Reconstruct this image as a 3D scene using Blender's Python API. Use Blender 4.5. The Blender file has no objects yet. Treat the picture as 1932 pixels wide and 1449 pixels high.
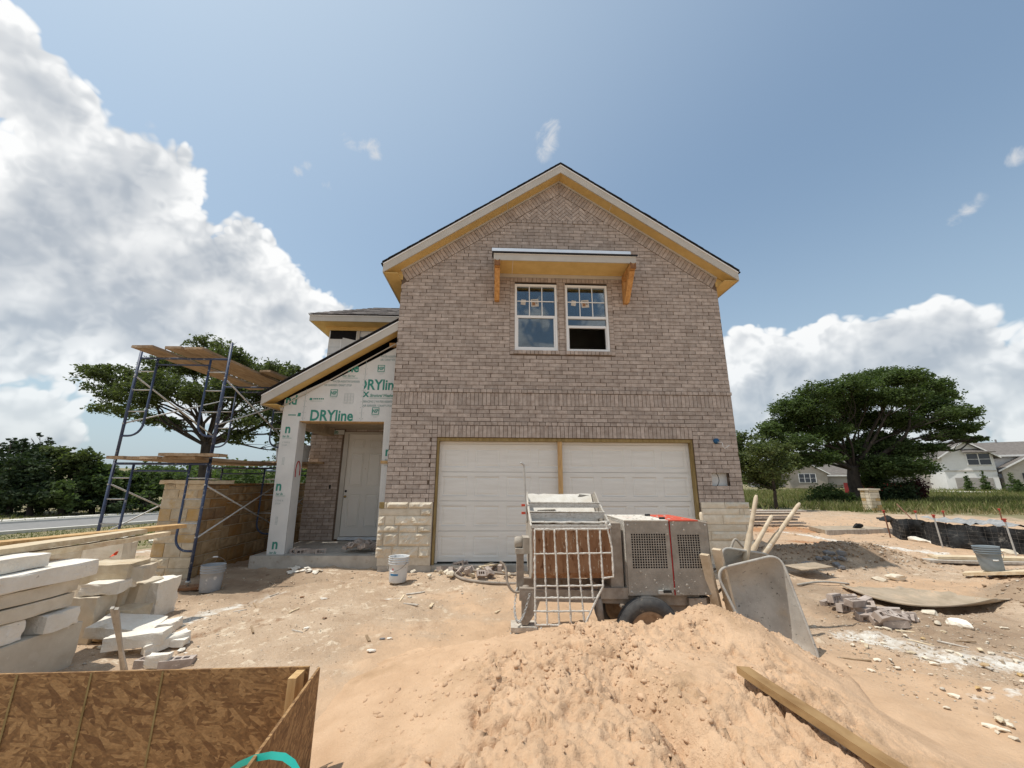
import bpy, bmesh, math, random
import numpy as np
from mathutils import Matrix, Vector, noise as mnoise

R = math.radians
random.seed(7)
NPR = np.random.RandomState(11)
scene = bpy.context.scene
COL = scene.collection

# ------------------------------------------------------------------ camera
F_PX, PITCH, ROLL, YAW = 745.27, 0.243464, -0.0041595, 0.0384668
W_PX, H_PX = 1932.0, 1449.0
CAM = Vector((-1.35467, -7.62474, 1.43969))


def ray(px, py):
    u = (px - W_PX / 2) / F_PX
    v = -(py - H_PX / 2) / F_PX
    c, s = math.cos(ROLL), math.sin(ROLL)
    u, v = c * u + s * v, -s * u + c * v
    c, s = math.cos(PITCH), math.sin(PITCH)
    y, z = c - s * v, s + c * v
    c, s = math.cos(YAW), math.sin(YAW)
    return Vector((c * u + s * y, -s * u + c * y, z))


def at(px, py, Y):
    d = ray(px, py)
    return CAM + d * ((Y - CAM.y) / d.y)


def atz(px, py, z):
    d = ray(px, py)
    return CAM + d * ((z - CAM.z) / d.z)


def atx(px, py, x):
    d = ray(px, py)
    return CAM + d * ((x - CAM.x) / d.x)


def mpp(Y):
    return (Y - CAM.y) / F_PX      # rough metres per photograph pixel at depth Y


cam_d = bpy.data.cameras.new('camera')
cam_d.sensor_fit = 'HORIZONTAL'
cam_d.sensor_width = 36.0
cam_d.lens = F_PX / W_PX * 36.0
cam_d.clip_start = 0.05
cam_d.clip_end = 6000
cam = bpy.data.objects.new('camera', cam_d)
COL.objects.link(cam)
fw = ray(W_PX / 2, H_PX / 2).normalized()
rt = (ray(W_PX / 2 + 10, H_PX / 2) - ray(W_PX / 2, H_PX / 2)).normalized()
up = rt.cross(fw)
cam.matrix_world = Matrix(((rt.x, up.x, -fw.x, CAM.x), (rt.y, up.y, -fw.y, CAM.y), (rt.z, up.z, -fw.z, CAM.z), (0, 0, 0, 1)))
scene.camera = cam

# ------------------------------------------------------------------ sun, exposure
SUN = Vector((-0.36, -0.018, 0.93)).normalized()     # direction towards the sun
sd = bpy.data.lights.new('sun', 'SUN')
sd.energy = 4.3
sd.angle = R(0.53)
sd.color = (1.0, 0.955, 0.88)
so = bpy.data.objects.new('sun', sd)
COL.objects.link(so)
so.rotation_euler = SUN.to_track_quat('Z', 'Y').to_euler()
so.location = (0, 0, 30)
scene.view_settings.view_transform = 'Standard'
scene.view_settings.look = 'None'
scene.view_settings.exposure = -0.17
scene.view_settings.gamma = 1.0
scene.render.engine = 'CYCLES'
scene.cycles.use_denoising = True
scene.cycles.max_bounces = 7
scene.cycles.diffuse_bounces = 4
scene.cycles.transparent_max_bounces = 8

# ------------------------------------------------------------------ world: sky with cumulus
world = bpy.data.worlds.new('World')
scene.world = world
world.cycles.sampling_method = 'MANUAL'
world.cycles.sample_map_resolution = 256
world.use_nodes = True
wn, wl = world.node_tree.nodes, world.node_tree.links
wn.clear()


def wnode(t, **kw):
    n = wn.new(t)
    for k, v in kw.items():
        setattr(n, k, v)
    return n


def wmath(op, a, b=None, c=None, clamp=False):
    n = wn.new('ShaderNodeMath')
    n.operation = op
    n.use_clamp = clamp
    for i, v in enumerate((a, b, c)):
        if v is None:
            continue
        if isinstance(v, (int, float)):
            n.inputs[i].default_value = v
        else:
            wl.new(v, n.inputs[i])
    return n.outputs[0]


def wramp(val, a, b, lo=0.0, hi=1.0, smooth=True):
    n = wn.new('ShaderNodeMapRange')
    n.interpolation_type = 'SMOOTHSTEP' if smooth else 'LINEAR'
    wl.new(val, n.inputs[0])
    for i, v in enumerate((a, b, lo, hi)):
        n.inputs[1 + i].default_value = v
    return n.outputs[0]


sky = wnode('ShaderNodeTexSky', sky_type='NISHITA')
sky.sun_disc = False
sky.sun_elevation = math.asin(SUN.z)
sky.sun_rotation = math.atan2(SUN.x, SUN.y)
sky.air_density = 1.25
sky.dust_density = 3.0
sky.ozone_density = 1.6
sky.altitude = 250
tc = wnode('ShaderNodeTexCoord')
DIRV = tc.outputs['Generated']


def cap(px, py, rpx):
    d = ray(px, py).normalized()
    k = 1.0 / ray(px, py).length      # angular size shrinks off-axis
    return (d, math.atan(rpx / F_PX * k * k * 1.25))


CAPS = [cap(*a) for a in [
    (-40, 90, 150), (60, 190, 150), (-30, 380, 300), (190, 370, 170), (300, 330, 88), (250, 480, 170),
    (400, 540, 130), (510, 600, 105), (330, 640, 190), (80, 560, 260), (610, 610, 62), (470, 690, 130),
    (1785, 640, 105), (1690, 670, 105), (1590, 710, 105), (1480, 690, 75), (1400, 670, 60), (1740, 740, 170), (1580, 790, 160),
    (1910, 760, 150), (1430, 790, 130), (60, 800, 100), (950, 860, 260)]]
for az, el, r in ((112, 14, .26), (150, 16, .3), (190, 15, .28), (225, 18, .3), (262, 22, .32)):
    a, e = R(az), R(el)
    CAPS.append((Vector((math.sin(a) * math.cos(e), math.cos(a) * math.cos(e), math.sin(e))), r))


def wnoise(vec, scale, detail=0.0, rough=.55, signed=True):
    n = wnode('ShaderNodeTexNoise')
    n.normalize = not signed
    n.inputs['Scale'].default_value = scale
    n.inputs['Detail'].default_value = detail
    n.inputs['Roughness'].default_value = rough
    wl.new(vec, n.inputs['Vector'])
    return n.outputs[0]


def billows(vec):
    """heaped cumulus relief: folded noise in four octaves"""
    t = None
    for sc, am in ((7.0, .85), (14.5, .48), (31.0, .30), (66.0, .18)):
        n = wmath('ABSOLUTE', wnoise(vec, sc))
        t = wmath('MULTIPLY', n, am) if t is None else wmath('MULTIPLY_ADD', n, am, t)
    return t


M = None
for d, r in CAPS:
    n = wnode('ShaderNodeVectorMath', operation='DOT_PRODUCT')
    wl.new(DIRV, n.inputs[0])
    n.inputs[1].default_value = d
    k = 1.0 / (1.0 - math.cos(r))
    f = wmath('MULTIPLY_ADD', n.outputs['Value'], k, 1.0 - k)
    M = f if M is None else wmath('SMOOTH_MAX', M, f, 0.3)
B1 = billows(DIRV)
off = wnode('ShaderNodeVectorMath', operation='ADD')
wl.new(DIRV, off.inputs[0])
off.inputs[1].default_value = (-0.008, 0.0, 0.021)
B2 = billows(off.outputs[0])
BIG = wnoise(DIRV, 3.2, 3.0, .55)
def wnode_z():
    n = wnode('ShaderNodeSeparateXYZ')
    wl.new(DIRV, n.inputs[0])
    return n.outputs['Z']


F1 = wmath('ADD', wmath('MULTIPLY_ADD', B1, 1.35, M), wmath('MULTIPLY_ADD', BIG, .55, -.44))
alpha = wmath('MULTIPLY', wramp(F1, 0.0, 0.26), wramp(wnode_z(), 0.0, 0.40, 0.62, 0.96))
lit = wramp(wmath('SUBTRACT', B1, B2), -0.30, 0.30)
# softer large-scale light: the bank itself faces the sun at its upper left edge
off2 = wnode('ShaderNodeVectorMath', operation='ADD')
wl.new(DIRV, off2.inputs[0])
off2.inputs[1].default_value = (-0.03, 0.0, 0.07)
soft = wramp(wmath('SUBTRACT', wnoise(DIRV, 5.5, 3.0, .5), wnoise(off2.outputs[0], 5.5, 3.0, .5)), -0.45, 0.45)
deep = wramp(wmath('MULTIPLY_ADD', BIG, .8, M), 0.15, 0.95)
# thin wisps
wz = wnode('ShaderNodeTexNoise')
wz.inputs['Scale'].default_value = 22.0
wz.inputs['Detail'].default_value = 8.0
wz.inputs['Roughness'].default_value = 0.6
wz.inputs['Distortion'].default_value = 0.6
wl.new(DIRV, wz.inputs['Vector'])
wm = None
for px, py, r in ((1038, 240, 22), (1032, 262, 26), (1026, 288, 20), (692, 275, 22), (705, 295, 18), (660, 268, 20), (572, 302, 18), (560, 322, 14), (286, 238, 16), (1845, 380, 24), (1825, 398, 24), (1800, 415, 22), (1925, 290, 30), (618, 348, 12)):
    d, rr = cap(px, py, r)
    n = wnode('ShaderNodeVectorMath', operation='DOT_PRODUCT')
    wl.new(DIRV, n.inputs[0])
    n.inputs[1].default_value = d
    k = 1.0 / (1.0 - math.cos(rr))
    f = wmath('MULTIPLY_ADD', n.outputs['Value'], k, 1.0 - k)
    wm = f if wm is None else wmath('MAXIMUM', wm, f)
wisp = wmath('MULTIPLY', wramp(wmath('ADD', wm, wmath('MULTIPLY_ADD', wz.outputs[0], 5.0, -2.62)), 0.1, 1.8), 0.85)

edge = wmath('SUBTRACT', 1.0, wmath('MULTIPLY', deep, 0.60))
shade = wmath('ADD', wmath('MULTIPLY', wmath('SUBTRACT', lit, .5), wmath('MULTIPLY', edge, .62)), wmath('MULTIPLY_ADD', soft, .42, .70))
shade = wmath('SUBTRACT', shade, wmath('MULTIPLY', deep, 0.36), clamp=True)
cr = wnode('ShaderNodeValToRGB')
wl.new(shade, cr.inputs[0])
els = cr.color_ramp.elements
els[0].position, els[0].color = 0.25, (0.52, 0.57, 0.635, 1)
els[1].position, els[1].color = 1.0, (1.14, 1.14, 1.13, 1)
e = els.new(0.62)
e.color = (0.80, 0.825, 0.85, 1)
sk_s = wnode('ShaderNodeVectorMath', operation='SCALE')
tint = wnode('ShaderNodeVectorMath', operation='MULTIPLY')
wl.new(sky.outputs[0], tint.inputs[0])
tint.inputs[1].default_value = (.94, 1.05, 1.03)
wl.new(tint.outputs[0], sk_s.inputs[0])
sk_s.inputs['Scale'].default_value = 1.50
# summer haze: thicker towards the horizon and round the sun
sep = wnode('ShaderNodeSeparateXYZ')
wl.new(DIRV, sep.inputs[0])
dsun = wnode('ShaderNodeVectorMath', operation='DOT_PRODUCT')
wl.new(DIRV, dsun.inputs[0])
dsun.inputs[1].default_value = SUN
hz = wmath('ADD', wramp(sep.outputs['Z'], 0.0, 0.62, 0.68, 0.17), wramp(dsun.outputs['Value'], 0.35, 1.0, 0.0, 0.42))
mh = wnode('ShaderNodeMix', data_type='RGBA')
wl.new(wmath('MINIMUM', hz, .85), mh.inputs[0])
wl.new(sk_s.outputs[0], mh.inputs[6])
mh.inputs[7].default_value = (5.9, 7.3, 8.6, 1)
mx = wnode('ShaderNodeMix', data_type='RGBA')
wl.new(wisp, mx.inputs[0])
wl.new(mh.outputs[2], mx.inputs[6])
mx.inputs[7].default_value = (8.0, 8.2, 8.5, 1)
mx2 = wnode('ShaderNodeMix', data_type='RGBA')
wl.new(alpha, mx2.inputs[0])
wl.new(mx.outputs[2], mx2.inputs[6])
cs = wnode('ShaderNodeVectorMath', operation='SCALE')
wl.new(cr.outputs[0], cs.inputs[0])
cs.inputs['Scale'].default_value = 10.0
wl.new(cs.outputs[0], mx2.inputs[7])
bg = wnode('ShaderNodeBackground')
bg.inputs['Strength'].default_value = 0.1
wl.new(mx2.outputs[2], bg.inputs['Color'])
wo = wnode('ShaderNodeOutputWorld')
wl.new(bg.outputs[0], wo.inputs['Surface'])

# ------------------------------------------------------------------ materials
MATS = {}


def mat(name, c1, c2=None, scale=8.0, rough=0.85, bump=0.0, bscale=40.0, island=0.0, objrnd=0.0, metal=0.0, spots=None,
        stretch=None, detail=6.0, coord='Position', lo=0.35, hi=0.65, spec=0.3, attr=None, bdist=0.01, extra=None):
    """procedural material: two colours through noise, random value per piece, optional blotches and bump"""
    m = bpy.data.materials.new(name)
    m.use_nodes = True
    n, l = m.node_tree.nodes, m.node_tree.links
    b = n['Principled BSDF']
    b.inputs['Roughness'].default_value = rough
    b.inputs['Metallic'].default_value = metal
    b.inputs['Specular IOR Level'].default_value = spec
    geo = n.new('ShaderNodeNewGeometry')
    if coord == 'Position':
        vec = geo.outputs['Position']
    else:
        t = n.new('ShaderNodeTexCoord')
        vec = t.outputs[coord]
    if stretch:
        mp = n.new('ShaderNodeVectorMath')
        mp.operation = 'MULTIPLY'
        l.new(vec, mp.inputs[0])
        mp.inputs[1].default_value = stretch
        vec = mp.outputs[0]
    c2 = c2 or c1

    def noise(sc, det=detail, ro=0.6):
        t = n.new('ShaderNodeTexNoise')
        t.inputs['Scale'].default_value = sc
        t.inputs['Detail'].default_value = det
        t.inputs['Roughness'].default_value = ro
        l.new(vec, t.inputs['Vector'])
        return t.outputs[0]

    def rng(v, a, b_, lo_=0.0, hi_=1.0):
        r = n.new('ShaderNodeMapRange')
        l.new(v, r.inputs[0])
        for i, q in enumerate((a, b_, lo_, hi_)):
            r.inputs[1 + i].default_value = q
        return r.outputs[0]

    def mix(f, a, b_, bt='MIX'):
        x = n.new('ShaderNodeMix')
        x.data_type = 'RGBA'
        x.blend_type = bt
        if isinstance(f, (int, float)):
            x.inputs[0].default_value = f
        else:
            l.new(f, x.inputs[0])
        for i, q in ((6, a), (7, b_)):
            if isinstance(q, tuple):
                x.inputs[i].default_value = (q + (1,))[:4]
            else:
                l.new(q, x.inputs[i])
        return x.outputs[2]

    col = mix(rng(noise(scale), lo, hi), c1, c2)
    if spots:
        for (sc, th, wd, cc) in spots:
            col = mix(rng(noise(sc, 8.0, 0.65), th, th + wd), col, cc)
    if attr:
        for (an, cc, th, wd, sc) in attr:     # zone masks stored on the mesh, broken up by noise
            a = n.new('ShaderNodeAttribute')
            a.attribute_name = an
            ad = n.new('ShaderNodeMath')
            ad.operation = 'MULTIPLY_ADD'
            l.new(noise(sc, 8.0, 0.65), ad.inputs[0])
            ad.inputs[1].default_value = 1.6
            l.new(a.outputs['Fac'], ad.inputs[2])
            c_in = cc
            if isinstance(cc, list):
                c_in = mix(rng(noise(cc[2]), 0.35, 0.65), cc[0], cc[1])
            col = mix(rng(ad.outputs[0], th, th + wd), col, c_in)
    if island or objrnd:
        oi = n.new('ShaderNodeObjectInfo')
        ad = n.new('ShaderNodeMath')
        ad.operation = 'ADD'
        l.new(geo.outputs['Random Per Island'], ad.inputs[0])
        l.new(oi.outputs['Random'], ad.inputs[1])
        fr = n.new('ShaderNodeMath')
        fr.operation = 'FRACT'
        l.new(ad.outputs[0], fr.inputs[0])
        k = island or objrnd
        hv = n.new('ShaderNodeHueSaturation')
        l.new(col, hv.inputs['Color'])
        l.new(rng(fr.outputs[0], 0, 1, 1 - k, 1 + k), hv.inputs['Value'])
        col = hv.outputs[0]
        if extra:                              # a share of the pieces takes another colour
            for (a, b_, cc) in extra:
                f1 = n.new('ShaderNodeMath')
                f1.operation = 'COMPARE'
                l.new(fr.outputs[0], f1.inputs[0])
                f1.inputs[1].default_value = (a + b_) / 2
                f1.inputs[2].default_value = (b_ - a) / 2
                f2 = n.new('ShaderNodeMath')
                f2.operation = 'MULTIPLY'
                l.new(f1.outputs[0], f2.inputs[0])
                l.new(rng(noise(scale * 0.7), 0.3, 0.7, 0.25, 1.0), f2.inputs[1])
                col = mix(f2.outputs[0], col, cc)
    l.new(col, b.inputs['Base Color'])
    if bump:
        bp = n.new('ShaderNodeBump')
        bp.inputs['Strength'].default_value = bump
        bp.inputs['Distance'].default_value = bdist
        l.new(noise(bscale, 8.0, 0.6), bp.inputs['Height'])
        l.new(bp.outputs[0], b.inputs['Normal'])
    MATS[name] = m
    return m


mat('brick', (.335, .27, .228), (.465, .395, .345), 9, .9, .5, 90, island=.15, lo=.36, hi=.64, stretch=(1, 1, 1.0),
    spots=[(1.3, .58, .2, (.40, .325, .275)), (5, .60, .12, (.27, .205, .17)), (26, .60, .07, (.58, .505, .445))], bdist=.004)
mat('mortar_joint', (.115, .082, .06), (.165, .12, .09), 20, .95, .3, 120)
mat('limestone', (.60, .52, .40), (.71, .635, .515), 6, .92, .9, 30, objrnd=.10, spots=[(3.2, .60, .12, (.55, .45, .31))], bdist=.006)
mat('limestone_white', (.76, .70, .60), (.85, .80, .71), 5, .92, 1.0, 28, objrnd=.06, spots=[(4, .60, .12, (.58, .49, .36)), (18, .62, .05, (.84, .81, .75)), (30, .66, .04, (.50, .44, .35))], bdist=.012)
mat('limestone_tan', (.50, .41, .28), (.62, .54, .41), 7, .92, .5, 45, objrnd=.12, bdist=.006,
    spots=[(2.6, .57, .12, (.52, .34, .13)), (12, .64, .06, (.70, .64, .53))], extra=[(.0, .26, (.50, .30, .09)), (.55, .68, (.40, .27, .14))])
mat('wall_stone_shaded', (.24, .155, .075), (.33, .235, .135), 7, .92, .5, 45, objrnd=.14, bdist=.006,
    spots=[(2.6, .55, .12, (.27, .145, .045)), (12, .64, .06, (.38, .30, .20))], extra=[(.0, .26, (.26, .13, .035)), (.55, .68, (.16, .09, .045))])  # ochre stone with the shade of the wall's visible face put into its colour
mat('slab_stone', (.52, .455, .36), (.62, .56, .46), 5, .92, .6, 40, spots=[(3, .56, .03, (.36, .30, .23)), (3, .53, .03, (.58, .52, .43)), (14, .62, .05, (.68, .62, .53))], bdist=.006)
mat('stone_mortar', (.52, .46, .37), (.60, .55, .46), 14, .95, .3, 90)
mat('concrete', (.36, .33, .285), (.47, .44, .39), 5, .93, .35, 60, spots=[(9, .60, .1, (.30, .255, .20))])
mat('garage_white', (.68, .66, .615), (.74, .725, .685), 2, .62, .35, 26, stretch=(1, 1, 9), bdist=.0018)
mat('door_paint', (.66, .63, .575), (.70, .67, .615), 3, .6, .12, 60)
mat('trim_primer', (.47, .44, .39), (.53, .50, .45), 3, .75, .1, 60)
mat('vinyl_white', (.80, .80, .79), None, 5, .4)
mat('soffit_yellow', (.60, .41, .15), (.68, .48, .19), 4, .8, .15, 60)
mat('cedar', (.42, .20, .065), (.60, .33, .12), 6, .75, .3, 30, stretch=(4, 4, .6), spots=[(9, .66, .04, (.2, .09, .03))], bdist=.003)
mat('cedar_end', (.17, .075, .03), (.26, .12, .05), 20, .8, .3, 60)
mat('treated_wood', (.22, .155, .06), (.34, .25, .11), 7, .85, .3, 40, stretch=(3, 3, .5))
mat('stud_wood', (.44, .26, .11), (.60, .40, .19), 6, .8, .25, 40, stretch=(4, 4, .6), spots=[(10, .67, .04, (.22, .11, .05))])
mat('plank_wood', (.25, .17, .10), (.39, .285, .185), 7, .88, .4, 45, stretch=(3, .5, 3), objrnd=.12, spots=[(5, .60, .12, (.43, .36, .28)), (14, .66, .05, (.15, .09, .05))], bdist=.003)
mat('grey_wood', (.40, .35, .29), (.58, .53, .46), 8, .9, .45, 50, stretch=(2, 2, .5), objrnd=.1, spots=[(13, .62, .06, (.25, .20, .16))], bdist=.004)
mat('sun_wood', (.56, .43, .27), (.70, .59, .42), 7, .88, .35, 45, stretch=(.6, 3, 3), objrnd=.1, bdist=.003)
mat('sand_board', (.235, .135, .055), (.35, .22, .10), 6, .85, .3, 50, stretch=(1.2, .8, 3), spots=[(9, .64, .05, (.20, .10, .035))], bdist=.003)
mat('ply_wood', (.31, .245, .17), (.41, .33, .24), 5, .9, .3, 40, spots=[(3, .52, .15, (.50, .38, .265))])
mat('handle_wood', (.46, .36, .245), (.60, .50, .375), 9, .85, .4, 60, objrnd=.08, spots=[(12, .60, .08, (.68, .63, .55))], bdist=.003)
mat('sheathing', (.60, .60, .585), (.67, .67, .65), 3, .8, .3, 9, spots=[(30, .70, .03, (.45, .45, .43))])
mat('print_teal', (.035, .215, .165), (.06, .26, .205), 6, .8)
mat('print_grey', (.30, .37, .36), None, 6, .85)
mat('spray_red', (.38, .035, .03), (.30, .02, .02), 20, .7)
mat('felt_black', (.006, .006, .007), (.011, .011, .012), 20, .95)
mat('room_dark', (.012, .012, .012), None, 5, .95)
mat('shingle', (.085, .075, .07), (.19, .165, .15), 60, .95, .5, 200, island=.45, lo=.3, hi=.7)
mat('shingle_edge', (.012, .012, .014), (.03, .03, .032), 40, .9)
mat('drip_metal', (.58, .63, .68), (.66, .70, .74), 4, .38, metal=.35)
mat('scaffold_blue', (.026, .042, .092), (.042, .064, .125), 9, .5, .12, 60, spots=[(16, .585, .07, (.30, .30, .30)), (5, .66, .08, (.20, .15, .12))], spec=.5)
mat('galvanized', (.42, .42, .41), (.56, .56, .54), 20, .5, metal=.35, spots=[(25, .62, .07, (.34, .28, .22))])
mat('crust_grey', (.32, .285, .24), (.44, .40, .345), 9, .92, .7, 70, spots=[(5, .60, .12, (.28, .235, .19)), (42, .63, .06, (.60, .56, .50))], bdist=.008)
mat('crust_bar', (.52, .48, .42), (.66, .62, .56), 30, .92, 1.0, 70, spots=[(40, .60, .08, (.30, .22, .16))], bdist=.012)
mat('engine_cover', (.25, .222, .187), (.35, .315, .27), 7, .85, .8, 60, spots=[(6, .62, .1, (.40, .365, .315)), (55, .66, .05, (.46, .425, .375))], bdist=.004)
mat('cover_red', (.55, .08, .045), (.62, .11, .065), 8, .55, .15, 80, spots=[(20, .66, .05, (.60, .45, .38))])
mat('cover_dusty', (.60, .55, .47), (.70, .66, .59), 9, .9, .6, 70, spots=[(4, .60, .12, (.62, .32, .24))], bdist=.006)
mat('drum_rust', (.23, .115, .058), (.335, .19, .105), 6, .9, .5, 60, spots=[(11, .58, .08, (.13, .055, .025)), (20, .60, .06, (.48, .39, .29))], stretch=(2.2, 2.2, .7), bdist=.004)
mat('frame_rust', (.25, .205, .165), (.37, .32, .265), 12, .9, .6, 80, spots=[(9, .62, .1, (.17, .085, .05))], bdist=.005)
mat('tyre', (.045, .045, .047), (.085, .082, .078), 12, .88, .5, 90, spots=[(7, .60, .1, (.28, .235, .18))], bdist=.003)
mat('rim_rust', (.24, .17, .115), (.36, .275, .20), 18, .85, .4, 90, metal=.1)
mat('black_rubber', (.018, .018, .019), (.035, .033, .03), 9, .7, spots=[(12, .62, .08, (.20, .17, .13))])
mat('barrow_grey', (.37, .345, .31), (.48, .455, .41), 6, .85, .45, 60, spots=[(4, .56, .12, (.46, .40, .32)), (26, .62, .04, (.15, .145, .135)), (9, .63, .05, (.20, .19, .175)), (60, .62, .04, (.55, .53, .49))], bdist=.004)
mat('bucket_grey', (.33, .345, .36), (.39, .40, .41), 8, .55, .1, 50, spots=[(9, .60, .06, (.60, .59, .57))])
mat('bucket_white', (.60, .60, .59), (.66, .66, .65), 8, .5, spots=[(11, .60, .06, (.40, .40, .39))])
mat('bucket_blue', (.20, .235, .255), (.25, .285, .305), 8, .55)
mat('label_blue', (.03, .20, .42), None, 8, .5)
mat('label_red', (.55, .06, .05), None, 8, .5)
mat('wire', (.22, .20, .18), None, 10, .6, metal=.5)
mat('orange_tape', (.80, .11, .035), (.70, .08, .03), 20, .6)
mat('teal_strap', (.02, .40, .32), (.03, .46, .37), 10, .35, spec=.5)
mat('silt_fabric', (.010, .011, .012), (.03, .031, .032), 9, .8, .6, 30, spots=[(5, .60, .1, (.20, .19, .17))], bdist=.02)
mat('fabric_grey', (.22, .22, .215), (.38, .38, .37), 6, .8, .5, 20)
mat('rebar_rust', (.16, .07, .045), (.22, .11, .07), 20, .9)
mat('cap_red', (.40, .055, .04), None, 10, .6)
mat('cable_white', (.72, .70, .66), None, 10, .5)
mat('box_blue', (.015, .085, .19), None, 10, .45)
mat('brass', (.35, .25, .10), None, 10, .4, metal=.8)
mat('asphalt', (.20, .195, .185), (.25, .24, .23), 3, .95, .2, 100)
mat('kerb_stone', (.58, .55, .49), (.66, .63, .57), 5, .9)
mat('verge', (.105, .135, .042), (.20, .20, .085), 1.4, .95, .6, 30, spots=[(6, .58, .1, (.27, .235, .125))])
mat('bark', (.030, .024, .020), (.065, .052, .042), 6, .95, .8, 12, stretch=(1, 1, .35))
mat('house_white', (.70, .69, .67), (.76, .75, .73), 2, .85)
mat('house_stone', (.47, .43, .38), (.56, .52, .46), 3, .9)
mat('house_grey', (.20, .195, .195), (.25, .245, .245), 2, .9)
mat('house_taupe', (.30, .265, .225), (.36, .325, .28), 2, .9)
mat('house_roof', (.135, .12, .108), (.185, .165, .15), 3, .95, .3, 30)
mat('house_glass', (.025, .033, .045), None, 3, .15, spec=.6)
mat('garage_grey', (.36, .335, .31), None, 3, .8)
mat('dumpster_red', (.22, .022, .02), (.16, .016, .015), 2, .7)
mat('pale_concrete', (.66, .62, .54), (.74, .70, .62), 2, .95)
mat('red_leaf', (.07, .02, .02), (.04, .014, .014), 2, .8)

m = mat('sand', (.51, .335, .205), (.605, .412, .262), 3.2, .97, .8, 85, spots=[(1.4, .56, .14, (.425, .275, .16)), (60, .64, .06, (.36, .23, .135))], bdist=.012)
mat('sand_lump', (.48, .315, .195), (.58, .392, .25), 6, .97, .6, 70, island=.04, bdist=.006)
mat('dirt', (.375, .265, .175), (.49, .37, .26), 1.6, .97, .7, 26, bdist=.02,
    spots=[(7, .57, .07, (.60, .49, .36)), (3.1, .58, .1, (.30, .19, .115)), (90, .60, .04, (.22, .155, .10)), (140, .62, .04, (.70, .61, .49)), (30, .60, .06, (.27, .195, .13)), (45, .62, .05, (.66, .57, .45))],
    attr=[('sandy', [(.455, .305, .19), (.545, .375, .24), 3.0], 1.12, .40, 1.5), ('lime', [(.50, .455, .385), (.70, .665, .60), 14.0], 1.30, .30, 7.0),
          ('rusty', (.40, .21, .105), 1.10, .4, 1.0), ('grey', [(.25, .17, .11), (.36, .265, .18), 4.0], 1.15, .35, 2.0), ('lawn', [(.12, .125, .05), (.30, .24, .145), 1.6], 1.15, .2, 1.2)])
mat('gravel', (.38, .29, .20), (.50, .41, .31), 8, .95, .5, 60, island=.38, extra=[(.0, .2, (.62, .56, .47)), (.55, .75, (.25, .165, .105))])
mat('soil_clod', (.26, .175, .11), (.37, .265, .175), 9, .97, .6, 60, island=.25, extra=[(.0, .22, (.60, .54, .45))])


def leaf_mat(name, c1, c2, isl=.35, trans=.25):
    m = mat(name, c1, c2, .6, .75, island=isl, spec=.25)
    n, l = m.node_tree.nodes, m.node_tree.links
    b = n['Principled BSDF']
    t = n.new('ShaderNodeBsdfTranslucent')
    t.inputs['Color'].default_value = (c2[0] * 1.5, c2[1] * 1.7, c2[2] * .9, 1)
    mxs = n.new('ShaderNodeMixShader')
    mxs.inputs[0].default_value = trans
    l.new(b.outputs[0], mxs.inputs[1])
    l.new(t.outputs[0], mxs.inputs[2])
    l.new(mxs.outputs[0], n['Material Output'].inputs['Surface'])


leaf_mat('oak_leaf', (.050, .070, .024), (.098, .118, .044), .4, .3)
leaf_mat('oak_leaf_far', (.042, .068, .022), (.085, .118, .040), .4, .3)
leaf_mat('cedar_leaf', (.020, .036, .015), (.042, .062, .024), .4, .15)
leaf_mat('bush_leaf', (.060, .085, .022), (.115, .135, .045))
leaf_mat('grass_blade', (.075, .10, .028), (.16, .165, .06), .45, .25)
leaf_mat('dry_grass', (.20, .165, .085), (.31, .255, .14), .35, .25)


def glass_material():
    m = bpy.data.materials.new('window_glass')
    m.use_nodes = True
    n, l = m.node_tree.nodes, m.node_tree.links
    n.remove(n['Principled BSDF'])
    g = n.new('ShaderNodeBsdfGlossy')
    g.inputs['Roughness'].default_value = .01
    g.inputs['Color'].default_value = (.86, .93, 1, 1)
    t = n.new('ShaderNodeBsdfTransparent')
    t.inputs['Color'].default_value = (.74, .80, .82, 1)
    f = n.new('ShaderNodeFresnel')
    f.inputs['IOR'].default_value = 1.9
    x = n.new('ShaderNodeMixShader')
    l.new(f.outputs[0], x.inputs[0])
    l.new(t.outputs[0], x.inputs[1])
    l.new(g.outputs[0], x.inputs[2])
    l.new(x.outputs[0], n['Material Output'].inputs['Surface'])
    MATS['window_glass'] = m


glass_material()


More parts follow.
